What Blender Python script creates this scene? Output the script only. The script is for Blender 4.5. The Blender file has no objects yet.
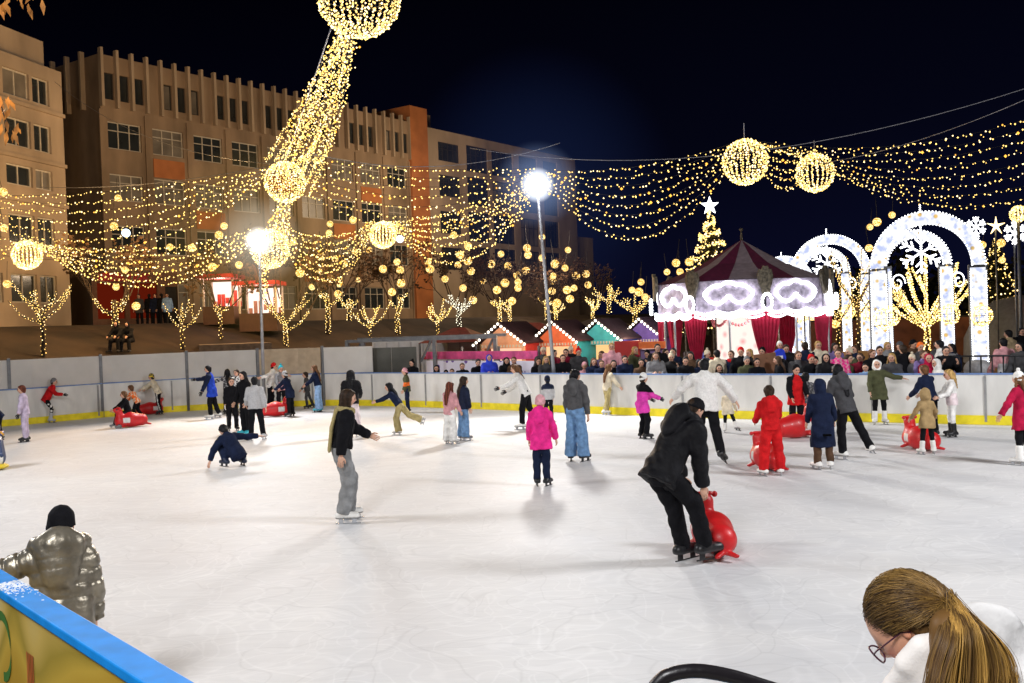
import bpy, math, random
import numpy as np
from mathutils import Vector, Matrix
R = math.radians
rng = random.Random(11)
nrs = np.random.RandomState(5)
scene = bpy.context.scene
COL = scene.collection
# ---------------------------------------------------------------- camera
F = 1000.0
CAM = Vector((0, 0, 2.5))
tilt = math.atan(14.5 / F); roll = R(2.0)
fwd = Vector((0, math.cos(tilt), -math.sin(tilt)))
r0 = Vector((1, 0, 0)); u0 = Vector((0, math.sin(tilt), math.cos(tilt)))
rgt = r0 * math.cos(roll) - u0 * math.sin(roll)
upv = r0 * math.sin(roll) + u0 * math.cos(roll)
cd = bpy.data.cameras.new('camera'); cam = bpy.data.objects.new('camera', cd); COL.objects.link(cam)
cd.sensor_width = 36; cd.lens = F / 1024 * 36; cd.clip_end = 1500; cd.clip_start = 0.05
M = Matrix((rgt, upv, -fwd)).transposed().to_4x4(); M.translation = CAM
cam.matrix_world = M
scene.camera = cam
def ray(px, py):
    d = fwd * F + rgt * (px - 512) - upv * (py - 341.5)
    return d / d.y
def at(px, py, Y): return CAM + ray(px, py) * Y
def gnd(px, py, z=0.0):
    d = ray(px, py); return CAM + d * ((z - CAM.z) / d.z)
def hz(px): return 327 - (px - 512) * math.tan(roll)

# ---------------------------------------------------------------- materials
def new_mat(name):
    m = bpy.data.materials.new(name); m.use_nodes = True
    nt = m.node_tree; nt.nodes.clear()
    out = nt.nodes.new('ShaderNodeOutputMaterial')
    return m, nt, out
def N(nt, t, **kw):
    n = nt.nodes.new(t)
    for k, v in kw.items(): setattr(n, k, v)
    return n
def mat(name, col, rough=0.6, metal=0.0, var=0.15, scale=6.0, bump=0.0, bscale=40.0, attr=False, spec=0.4, coat=0.0, sheen=0.0, stretch=None):
    m, nt, out = new_mat(name)
    b = N(nt, 'ShaderNodeBsdfPrincipled')
    b.inputs['Roughness'].default_value = rough; b.inputs['Metallic'].default_value = metal
    b.inputs['Specular IOR Level'].default_value = spec
    b.inputs['Coat Weight'].default_value = coat
    b.inputs['Sheen Weight'].default_value = sheen
    tc = N(nt, 'ShaderNodeTexCoord'); src = tc.outputs['Object']
    if stretch:
        mp = N(nt, 'ShaderNodeMapping'); mp.inputs['Scale'].default_value = stretch
        nt.links.new(src, mp.inputs['Vector']); src = mp.outputs['Vector']
    no = N(nt, 'ShaderNodeTexNoise'); no.inputs['Scale'].default_value = scale; no.inputs['Detail'].default_value = 6
    nt.links.new(src, no.inputs['Vector'])
    mr = N(nt, 'ShaderNodeMapRange'); mr.inputs['From Min'].default_value = 0.3; mr.inputs['From Max'].default_value = 0.7
    mr.inputs['To Min'].default_value = 1 - var; mr.inputs['To Max'].default_value = 1 + var
    nt.links.new(no.outputs['Fac'], mr.inputs['Value'])
    vm = N(nt, 'ShaderNodeVectorMath', operation='SCALE')
    if attr:
        a = N(nt, 'ShaderNodeAttribute'); a.attribute_name = 'Col'
        nt.links.new(a.outputs['Color'], vm.inputs[0])
    else:
        vm.inputs[0].default_value = col[:3]
    nt.links.new(mr.outputs['Result'], vm.inputs['Scale'])
    nt.links.new(vm.outputs['Vector'], b.inputs['Base Color'])
    if bump:
        n2 = N(nt, 'ShaderNodeTexNoise'); n2.inputs['Scale'].default_value = bscale; n2.inputs['Detail'].default_value = 4
        nt.links.new(src, n2.inputs['Vector'])
        bp = N(nt, 'ShaderNodeBump'); bp.inputs['Strength'].default_value = bump; bp.inputs['Distance'].default_value = 0.02
        nt.links.new(n2.outputs['Fac'], bp.inputs['Height']); nt.links.new(bp.outputs['Normal'], b.inputs['Normal'])
    nt.links.new(b.outputs['BSDF'], out.inputs['Surface'])
    return m
def emis(name, col, st, sample=False, pattern=None):
    m, nt, out = new_mat(name)
    e = N(nt, 'ShaderNodeEmission'); e.inputs['Color'].default_value = (*col, 1); e.inputs['Strength'].default_value = st
    nt.links.new(e.outputs['Emission'], out.inputs['Surface'])
    if pattern: pattern(nt, e)
    m.cycles.emission_sampling = 'AUTO' if sample else 'NONE'
    return m
# ---------------------------------------------------------------- mesh builder
class MB:
    def __init__(s): s.v = []; s.f = []; s.c = []; s.n = 0; s.m = []; s.cur = 0
    def add(s, vs, fs, col=None):
        s.v += [tuple(p) for p in vs]
        s.f += [tuple(i + s.n for i in f) for f in fs]
        s.m += [s.cur] * len(fs)
        if col is not None:
            if len(col) == 3 and not hasattr(col[0], '__len__'): s.c += [tuple(col)] * len(vs)
            else: s.c += [tuple(c) for c in col]
        else: s.c += [(0.5, 0.5, 0.5)] * len(vs)
        s.n += len(vs)
    def box(s, c, d, rz=0, col=None, axes=None):
        c = Vector(c); hx, hy, hz_ = d[0] / 2, d[1] / 2, d[2] / 2
        if axes: X, Y, Z = axes
        else:
            X = Vector((math.cos(rz), math.sin(rz), 0)); Y = Vector((-math.sin(rz), math.cos(rz), 0)); Z = Vector((0, 0, 1))
        vs = [c + X * a * hx + Y * b * hy + Z * e * hz_ for e in (-1, 1) for b in (-1, 1) for a in (-1, 1)]
        s.add(vs, [(0, 2, 3, 1), (4, 5, 7, 6), (0, 1, 5, 4), (2, 6, 7, 3), (0, 4, 6, 2), (1, 3, 7, 5)], col)
    def tube(s, pts, rad, n=6, col=None, cap=True, cols=None):
        pts = [Vector(p) for p in pts]
        if not hasattr(rad, '__len__'): rad = [rad] * len(pts)
        vs = []; prev = None
        for i, p in enumerate(pts):
            t = (pts[min(i + 1, len(pts) - 1)] - pts[max(i - 1, 0)])
            t = t.normalized() if t.length > 1e-9 else Vector((0, 0, 1))
            if prev is None:
                a = Vector((0, 0, 1)) if abs(t.z) < 0.9 else Vector((1, 0, 0))
                prev = t.cross(a).normalized()
            prev = (prev - t * prev.dot(t)); prev = prev.normalized() if prev.length > 1e-6 else t.orthogonal().normalized()
            q = t.cross(prev)
            for k in range(n):
                an = 2 * math.pi * k / n
                vs.append(p + (prev * math.cos(an) + q * math.sin(an)) * rad[i])
        fs = []
        for i in range(len(pts) - 1):
            for k in range(n):
                k2 = (k + 1) % n
                fs.append((i * n + k, i * n + k2, (i + 1) * n + k2, (i + 1) * n + k))
        if cap:
            fs.append(tuple(range(n - 1, -1, -1))); fs.append(tuple((len(pts) - 1) * n + k for k in range(n)))
        if cols: col = [cols[i] for i in range(len(pts)) for _ in range(n)]
        s.add(vs, fs, col)
    def oct(s, p, r, col=None):
        x, y, z = p
        s.add([(x + r, y, z), (x - r, y, z), (x, y + r, z), (x, y - r, z), (x, y, z + r), (x, y, z - r)],
              [(0, 2, 4), (2, 1, 4), (1, 3, 4), (3, 0, 4), (2, 0, 5), (1, 2, 5), (3, 1, 5), (0, 3, 5)], col)
    def ball(s, p, r, nu=10, nv=8, col=None, sc=(1, 1, 1)):
        p = Vector(p); vs = [p + Vector((0, 0, r * sc[2]))]
        for j in range(1, nv):
            th = math.pi * j / nv
            for i in range(nu):
                ph = 2 * math.pi * i / nu
                vs.append(p + Vector((math.sin(th) * math.cos(ph) * r * sc[0], math.sin(th) * math.sin(ph) * r * sc[1], math.cos(th) * r * sc[2])))
        vs.append(p - Vector((0, 0, r * sc[2]))); L = len(vs) - 1
        fs = [(0, 1 + i, 1 + (i + 1) % nu) for i in range(nu)]
        for j in range(nv - 2):
            a = 1 + j * nu
            fs += [(a + i, a + nu + i, a + nu + (i + 1) % nu, a + (i + 1) % nu) for i in range(nu)]
        a = 1 + (nv - 2) * nu
        fs += [(a + i, L, a + (i + 1) % nu) for i in range(nu)]
        s.add(vs, fs, col)
    def quad(s, a, b, c, d, col=None): s.add([a, b, c, d], [(0, 1, 2, 3)], col)
    def lathe(s, prof, c=(0, 0, 0), n=16, col=None, a0=0, a1=2 * math.pi):
        full = abs(a1 - a0 - 2 * math.pi) < 1e-6; k = n if full else n + 1
        vs = [(c[0] + r * math.cos(a0 + (a1 - a0) * i / n), c[1] + r * math.sin(a0 + (a1 - a0) * i / n), c[2] + z) for r, z in prof for i in range(k)]
        fs = []
        for j in range(len(prof) - 1):
            for i in range(n):
                i2 = (i + 1) % k
                fs.append((j * k + i, j * k + i2, (j + 1) * k + i2, (j + 1) * k + i))
        s.add(vs, fs, col)
    def build(s, name, m, parent=None, smooth=False, colattr=False, loc=None, rz=0):
        me = bpy.data.meshes.new(name); me.from_pydata(s.v, [], s.f); me.update()
        if colattr: set_col(me, np.array(s.c, dtype=np.float32))
        for x in (m if isinstance(m, (list, tuple)) else [m]): me.materials.append(x)
        if any(s.m): me.polygons.foreach_set('material_index', s.m)
        if smooth: me.polygons.foreach_set('use_smooth', [True] * len(me.polygons))
        o = bpy.data.objects.new(name, me); COL.objects.link(o)
        if parent: o.parent = parent
        if loc is not None: o.location = loc
        if rz: o.rotation_euler.z = rz
        return o
def set_col(me, c):
    a = me.color_attributes.new('Col', 'FLOAT_COLOR', 'POINT')
    buf = np.ones((len(c), 4), dtype=np.float32); buf[:, :3] = c
    a.data.foreach_set('color', buf.ravel())
def tag(o, label=None, cat=None, group=None, kind=None):
    if label: o['label'] = label
    if cat: o['category'] = cat
    if group: o['group'] = group
    if kind: o['kind'] = kind
    return o
def empty(name, loc=(0, 0, 0), rz=0, label=None, cat=None, group=None):
    o = bpy.data.objects.new(name, None); COL.objects.link(o); o.location = loc; o.rotation_euler.z = rz
    o.empty_display_size = 0.1
    return tag(o, label, cat, group)
def dup(root, loc, rz=None, label=None, group=None):
    def cp(o, par):
        c = o.copy(); COL.objects.link(c); c.parent = par
        for ch in list(o.children): cp(ch, c)
        return c
    c = cp(root, None); c.location = loc
    if rz is not None: c.rotation_euler.z = rz
    if label: c['label'] = label
    if group: c['group'] = group
    return c
# ---------------------------------------------------------------- implicit surfaces
def snet(Fv, org, vox):
    s = Fv < 0
    nx, ny, nz = Fv.shape
    cnt = np.zeros((nx - 1, ny - 1, nz - 1), np.int8)
    for a in (0, 1):
        for b in (0, 1):
            for c in (0, 1): cnt += s[a:nx - 1 + a, b:ny - 1 + b, c:nz - 1 + c]
    act = (cnt > 0) & (cnt < 8)
    ix, iy, iz = np.nonzero(act); n = len(ix)
    if n == 0: return np.zeros((0, 3)), []
    acc = np.zeros((n, 3)); num = np.zeros(n)
    cs = [(a, b, c) for a in (0, 1) for b in (0, 1) for c in (0, 1)]
    for p in cs:
        for ax in range(3):
            if p[ax]: continue
            q = list(p); q[ax] = 1
            f0 = Fv[ix + p[0], iy + p[1], iz + p[2]]; f1 = Fv[ix + q[0], iy + q[1], iz + q[2]]
            mk = (f0 < 0) != (f1 < 0)
            t = np.where(mk, f0 / np.where(mk, f0 - f1, 1), 0)
            pos = np.tile(np.array(p, float), (n, 1)); pos[:, ax] = t
            acc += pos * mk[:, None]; num += mk
    V = np.array(org) + vox * (np.stack([ix, iy, iz], 1) + acc / num[:, None])
    vid = -np.ones(act.shape, np.int64); vid[ix, iy, iz] = np.arange(n)
    faces = []
    for ax in range(3):
        sl0 = [slice(None)] * 3; sl1 = [slice(None)] * 3
        sl0[ax] = slice(0, -1); sl1[ax] = slice(1, None)
        ch = s[tuple(sl0)] != s[tuple(sl1)]
        i, j, k = np.nonzero(ch); I = [i, j, k]; o1, o2 = [(1, 2), (2, 0), (0, 1)][ax]
        ok = (I[o1] > 0) & (I[o2] > 0) & (I[o1] < Fv.shape[o1] - 1) & (I[o2] < Fv.shape[o2] - 1)
        I = [q[ok] for q in I]
        neg = s[I[0], I[1], I[2]]
        def cell(d1, d2):
            J = [q.copy() for q in I]; J[o1] = J[o1] - d1; J[o2] = J[o2] - d2
            return vid[J[0], J[1], J[2]]
        A, B, C, D = cell(1, 1), cell(0, 1), cell(0, 0), cell(1, 0)
        q = np.stack([A, B, C, D], 1); q[~neg] = q[~neg][:, ::-1]
        faces.append(q)
    fs = np.concatenate(faces); fs = fs[(fs >= 0).all(1)]
    return V, fs
def cap(p0, p1, r0_, r1_=None, fl=None, k=1.0, q=None):
    """tapered capsule; fl = direction in which it is flattened by factor k; q = (amp, period) quilting"""
    return (np.array(p0, float), np.array(p1, float), r0_, r0_ if r1_ is None else r1_, None if fl is None else np.array(fl, float), k, q)
def prim_d(P, pr):
    p0, p1, a, b, fl, k, q = pr
    d = p1 - p0; L2 = float(d @ d) + 1e-12
    v = P - p0; t = np.clip((v @ d) / L2, 0, 1)
    w = v - t[..., None] * d
    s2 = (w * w).sum(-1)
    if fl is not None:
        wf = w @ fl; s2 = s2 + (k * k - 1) * wf * wf
    rr = a + (b - a) * t
    if q: rr = rr + q[0] * (np.minimum(1, 1.7 * np.abs(np.sin(math.pi * t * math.sqrt(L2) / q[1]))) - 0.7)
    return np.sqrt(s2) - rr
def sdf_mesh(groups, vox, wrinkle=0.0, wfreq=28.0, k2=0.02, seed=0.0):
    """groups: list of (prims, k, planes, subs); planes = (point, normal) keep the side the normal points away from"""
    lo = np.full(3, 1e9); hi = -lo
    for prims, *_ in groups:
        for pr in prims:
            r = max(pr[2], pr[3]) + 0.015
            lo = np.minimum(lo, np.minimum(pr[0], pr[1]) - r); hi = np.maximum(hi, np.maximum(pr[0], pr[1]) + r)
    lo -= 2 * vox; hi += 2 * vox
    n = np.ceil((hi - lo) / vox).astype(int) + 1
    ax = [lo[i] + vox * np.arange(n[i]) for i in range(3)]
    G = None
    P = np.stack(np.meshgrid(*ax, indexing='ij'), -1)
    for g in groups:
        prims, k = g[0], g[1]
        planes = g[2] if len(g) > 2 else (); subs = g[3] if len(g) > 3 else ()
        A = np.full(tuple(n), 0.3)
        for pr in prims:
            r = max(pr[2], pr[3]) + max(0.05, 2 * k)
            l = np.clip(np.floor((np.minimum(pr[0], pr[1]) - r - lo) / vox).astype(int), 0, n); h = np.clip(np.ceil((np.maximum(pr[0], pr[1]) + r - lo) / vox).astype(int) + 1, 0, n)
            sl = tuple(slice(l[i], h[i]) for i in range(3))
            d = prim_d(P[sl], pr); a = A[sl]
            hh = np.clip(0.5 + 0.5 * (a - d) / k, 0, 1)
            A[sl] = a * (1 - hh) + d * hh - k * hh * (1 - hh)
        for pt, nr in planes:
            A = np.maximum(A, (P - np.array(pt)) @ np.array(nr))
        for pr in subs:
            A = np.maximum(A, -prim_d(P, pr))
        if G is None: G = A
        else:
            hh = np.clip(0.5 + 0.5 * (G - A) / k2, 0, 1)
            G = G * (1 - hh) + A * hh - k2 * hh * (1 - hh)
    if wrinkle:
        X, Y, Z = P[..., 0], P[..., 1], P[..., 2]
        w = np.sin(wfreq * (X * 0.6 + Z * 1.1 + 0.3 * np.sin(9 * Y + seed)) + seed) * np.sin(wfreq * 0.8 * (Y * 0.9 - Z * 0.7 + 0.25 * np.sin(11 * X)) + seed * 2)
        w += 0.5 * np.sin(wfreq * 1.9 * (Z + 0.5 * X - 0.3 * Y) + seed * 3)
        G = G + wrinkle * w
    return snet(G, lo, vox)
def mk_mesh(name, V, Fc, m, cols=None, parent=None, smooth=True):
    me = bpy.data.meshes.new(name)
    me.from_pydata([tuple(v) for v in V], [], [tuple(int(i) for i in f) for f in Fc]); me.update()
    if cols is not None: set_col(me, np.asarray(cols, dtype=np.float32))
    me.materials.append(m)
    if smooth: me.polygons.foreach_set('use_smooth', [True] * len(me.polygons))
    o = bpy.data.objects.new(name, me); COL.objects.link(o)
    if parent: o.parent = parent
    return o
def lin(r, g, b):
    f = lambda c: (c / 255 / 12.92) if c / 255 <= 0.04045 else ((c / 255 + 0.055) / 1.055) ** 2.4
    return (f(r), f(g), f(b))
bpts = [(-60, 433), (0, 427), (30, 424.5), (110, 417), (200, 410.5), (300, 406.5), (370, 406), (470, 409), (570, 413), (700, 418), (880, 422.5), (1024, 426), (1100, 428.5)]
def board_y(px): return float(np.interp(px, [b[0] for b in bpts], [b[1] for b in bpts]))
def board_d(px): return gnd(px, board_y(px)).y
# ================================================================ people
CLOTH = mat('cloth', (.5, .5, .5), 0.88, attr=True, var=0.28, scale=9, bump=0.4, bscale=45, spec=0.12)
PUFF = mat('puffer_nylon', (.5, .5, .5), 0.6, attr=True, var=0.25, scale=8, bump=0.4, bscale=25, spec=0.14)
FLEECE = mat('fleece', (.5, .5, .5), 0.95, attr=True, var=0.12, scale=30, bump=0.6, bscale=90, spec=0.1)
DENIM = mat('denim', (.5, .5, .5), 0.9, attr=True, var=0.3, scale=14, bump=0.2, bscale=90, spec=0.15)
SKIN = mat('skin', (.5, .5, .5), 0.5, attr=True, var=0.06, scale=20, spec=0.4)
HAIR = mat('hair', (.5, .5, .5), 0.55, attr=True, var=0.35, scale=30, bump=0.4, bscale=30, spec=0.18, stretch=(3, 3, .6))
METALCLOTH = mat('metallic_nylon', (.5, .5, .5), 0.34, metal=0.55, attr=True, var=0.3, scale=9, bump=0.4, bscale=14)
BOOT = mat('boot_leather', (.5, .5, .5), 0.4, attr=True, var=0.1, scale=12)
BLKP = mat('black_blade_holder', (.02, .02, .022), .45)
STEEL = mat('skate_steel', (.5, .52, .55), 0.25, metal=0.9)
C = dict(black=(.007, .007, .009), navy=(.010, .016, .042), dgrey=(.06, .06, .065), grey=(.2, .2, .21), lgrey=(.45, .45, .46), white=(.8, .79, .76),
         cream=(.68, .6, .45), beige=(.45, .34, .2), tan=(.36, .25, .12), khaki=(.38, .31, .14), olive=(.075, .08, .04), red=(.55, .012, .015), crimson=(.4, .01, .05),
         pink=(.8, .03, .26), magenta=(.72, .06, .42), lpink=(.7, .35, .4), dpink=(.6, .3, .32), lav=(.5, .42, .55), blue=(.02, .06, .45), royal=(.03, .06, .6), denim=(.14, .26, .45),
         ldenim=(.26, .42, .66), orange=(.85, .17, .03), brown=(.09, .05, .03), dbrown=(.03, .017, .01), auburn=(.12, .03, .015), teal=(.03, .4, .5), green=(.15, .3, .05),
         blonde=(.45, .28, .1), chest=(.13, .06, .025), skin=(.62, .36, .25), wpink=(.78, .66, .68), yellow=(.7, .5, .05), burg=(.2, .01, .03), metal=(.22, .195, .15), purple=(.2, .15, .35))
def cc(c): return C[c] if isinstance(c, str) else c
def V3(*a): return np.array(a, float)
def dirv(a, b, sd):
    a, b = R(a), R(b); return V3(sd * math.sin(b), math.cos(b) * math.sin(a), -math.cos(b) * math.cos(a))
def unit(v): return v / (np.linalg.norm(v) + 1e-12)
STAND = dict(lean=4, side=0, head=(5, 0), L=(5, 12, 18, 8), Rr=(5, 12, 18, 8), LL=(2, 4, -4, 2), RL=(2, 4, -4, 2), toe=18)
def fk(pose, h, sk):
    p = dict(STAND); p.update(pose)
    J = {}
    le, si = R(p['lean']), R(p['side'])
    sp = unit(V3(math.sin(si), math.sin(le) * math.cos(si), math.cos(le) * math.cos(si)))
    J['pel'] = V3(0, 0, 0)
    J['sp'] = sp; J['chf'] = unit(np.cross(sp, V3(1, 0, 0)) * -1)
    if J['chf'][1] < 0 and p['lean'] < 80: J['chf'] *= -1
    tw = R(p.get('twist', 0))
    lat = unit(np.cross(J['chf'], sp)); lat = lat if lat[0] > 0 else -lat
    lat, cf = lat * math.cos(tw) + J['chf'] * math.sin(tw), J['chf'] * math.cos(tw) - lat * math.sin(tw)
    J['lat'] = lat; J['cf'] = cf
    neck = sp * 0.295 * h; J['neck'] = neck; J['chest'] = sp * 0.2 * h
    sw = p.get('sw', 0.098) * h
    for s, key, nm in ((-1, 'L', 'L'), (1, 'Rr', 'R')):
        a = p[key]
        sh = sp * 0.272 * h + lat * s * sw
        el = sh + dirv(a[0], a[1], s) * 0.165 * h
        wr = el + dirv(a[2], a[3], s) * 0.145 * h
        J['sh' + nm], J['el' + nm], J['wr' + nm] = sh, el, wr
    zmin = 9
    for s, key, nm in ((-1, 'LL', 'L'), (1, 'RL', 'R')):
        a = p[key]
        hip = V3(s * 0.05 * h, 0, 0); kn = hip + dirv(a[0], a[1], s) * 0.245 * h; an = kn + dirv(a[2], a[3], s) * 0.235 * h
        J['hip' + nm], J['kn' + nm], J['an' + nm] = hip, kn, an
        zmin = min(zmin, an[2])
    lift = -zmin + 0.045 * h + (0.055 * max(h, 1.2) * .75 if sk else 0)
    if 'pz' in p: lift = p['pz'] * h
    hh = (0.17 + 0.03 * h) * p.get('hs', 1.0)
    J['hh'] = hh
    ph, yh = R(p['head'][0]), R(p['head'][1])
    nd = unit(sp * 0.6 + V3(0, 0, .4) + V3(0, math.sin(ph), 0) * .35)
    J['nd'] = nd
    hf = V3(-math.sin(yh) * math.cos(ph), math.cos(yh) * math.cos(ph), -math.sin(ph))
    hu = unit(V3(0, 0, 1) - hf * hf[2] + (sp - V3(0, 0, sp[2])) * 0.0)
    hu = unit(np.cross(np.cross(hf, V3(0, 0, 1)), hf)); hr = np.cross(hf, hu)
    J['hf'], J['hu'], J['hr'] = hf, hu, hr
    J['hc'] = neck + nd * 0.045 * h + (hu * 0.5 + hf * 0.08) * hh
    for k in list(J):
        if k in ('pel', 'neck', 'chest', 'hc') or k[:2] in ('sh', 'el', 'wr', 'hi', 'kn', 'an'): J[k] = J[k] + V3(0, 0, lift)
    J['top'] = J['hc'][2] + abs(hu[2]) * hh * .5 + abs(hf[2]) * .42 * hh
    for s, key, nm in ((-1, 'LL', 'L'), (1, 'RL', 'R')):
        a = p[key]; up = -unit(J['an' + nm] - J['kn' + nm])
        toe = R(p['toe'])
        low = J['an' + nm][2] < min(J['anL'][2], J['anR'][2]) + 0.03 * h
        if low: up = V3(0, 0, 1)
        f0 = V3(s * math.sin(toe), math.cos(toe), 0); f0 = unit(f0 - up * (f0 @ up))
        J['fu' + nm], J['ff' + nm] = up, f0
    return J
def head_mesh(J, skin, fine=False, glasses=False):
    nu, nv = (40, 30) if fine else (26, 20)
    hh = J['hh']; W, D, H = 0.34 * hh, 0.42 * hh, 0.5 * hh
    P = []; cols = []
    sk = np.array(cc(skin))
    for j in range(nv + 1):
        th = math.pi * j / nv
        for i in range(nu):
            ph = 2 * math.pi * i / nu            # 0 = front
            x, y, z = math.sin(th) * math.sin(ph), math.sin(th) * math.cos(ph), math.cos(th)
            X, Y, Z = x * W, y * D, z * H
            if z < 0:
                X *= 1 - 0.28 * (-z) ** 1.3; Y = Y * (1 - 0.15 * -z) + 0.04 * hh * (-z) * (1 if y > 0 else .4)
            u, w = X / hh, Z / hh
            if y > 0:
                Y += hh * 0.085 * math.exp(-(u / 0.045) ** 2) * math.exp(-((w + 0.09) / 0.06) ** 2)
                Y += hh * 0.035 * math.exp(-(u / 0.04) ** 2) * math.exp(-((w - 0.0) / 0.09) ** 2)
                for e in (-1, 1):
                    Y -= hh * 0.032 * math.exp(-((u - e * .115) / 0.07) ** 2 - ((w - 0.0) / 0.05) ** 2)
                    Y += hh * 0.02 * math.exp(-((u - e * .17) / 0.07) ** 2 - ((w + 0.1) / 0.06) ** 2)
                Y += hh * 0.02 * math.exp(-(u / 0.1) ** 2 - ((w + 0.235) / 0.03) ** 2)
                Y += hh * 0.04 * math.exp(-(u / 0.11) ** 2 - ((w + 0.41) / 0.06) ** 2)
            c = sk.copy()
            if y > 0.1:
                for e in (-1, 1):
                    if ((u - e * .12) / .055) ** 2 + ((w - 0.0) / .024) ** 2 < 1: c = np.array((.03, .02, .015))
                    if ((u - e * .125) / .08) ** 2 + ((w - 0.075) / .016) ** 2 < 1: c = c * .3
                    c = c * (1 + np.array((.25, -.12, -.1)) * math.exp(-((u - e * .18) / .07) ** 2 - ((w + .12) / .07) ** 2))
                if (u / .1) ** 2 + ((w + .24) / .024) ** 2 < 1: c = np.array((.4, .1, .09))
            P.append((X, Y, Z)); cols.append(c)
    Fs = []
    for j in range(nv):
        for i in range(nu):
            i2 = (i + 1) % nu; Fs.append((j * nu + i, (j + 1) * nu + i, (j + 1) * nu + i2, j * nu + i2))
    P = np.array(P)
    for e in (-1, 1):                                # ears
        b = MB(); b.ball((e * .345 * hh, -.01 * hh, -.03 * hh), .07 * hh, 8, 6, sc=(.4, .7, 1.1)); k = len(P)
        P = np.concatenate([P, np.array(b.v)]); cols += [sk * np.array((1.05, .9, .85))] * len(b.v)
        Fs += [tuple(a + k for a in f) for f in b.f]
    Wd = J['hc'] + P[:, :1] * J['hr'] + P[:, 1:2] * J['hf'] + P[:, 2:] * J['hu']
    return Wd, Fs, cols
def hand_mesh(b, w, d, n, sc, col, curl=25, thumb=1):
    d = unit(d); n = unit(n - d * (n @ d)); s = np.cross(d, n)
    W = lambda x, y, z: Vector(w + (s * x + d * y + n * z) * sc)
    k = MB(); k.ball((0, 0, 0), 1, 10, 7)
    b.add([W(v[0] * .042, .045 + v[1] * .055, v[2] * .016) for v in k.v], k.f, col)
    for i, (x, L) in enumerate(((-.031, .062), (-.0105, .078), (.0105, .084), (.031, .074))):
        if thumb < 0: x = -x
        pts = []; y, z, an = 0.08, 0, R(curl * .4)
        pts.append((x, y, z))
        for sg in (.45, .33, .22):
            y += math.cos(an) * L * sg; z += math.sin(an) * L * sg; an += R(curl); pts.append((x, y, z))
        b.tube([W(*q) for q in pts], [.0095 * sc, .009 * sc, .008 * sc, .006 * sc], 6, col)
    t = thumb
    b.tube([W(t * .025, .02, .004), W(t * .05, .048, .014), W(t * .058, .075, .022), W(t * .058, .095, .028)], [.014 * sc, .012 * sc, .010 * sc, .007 * sc], 6, col)
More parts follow.
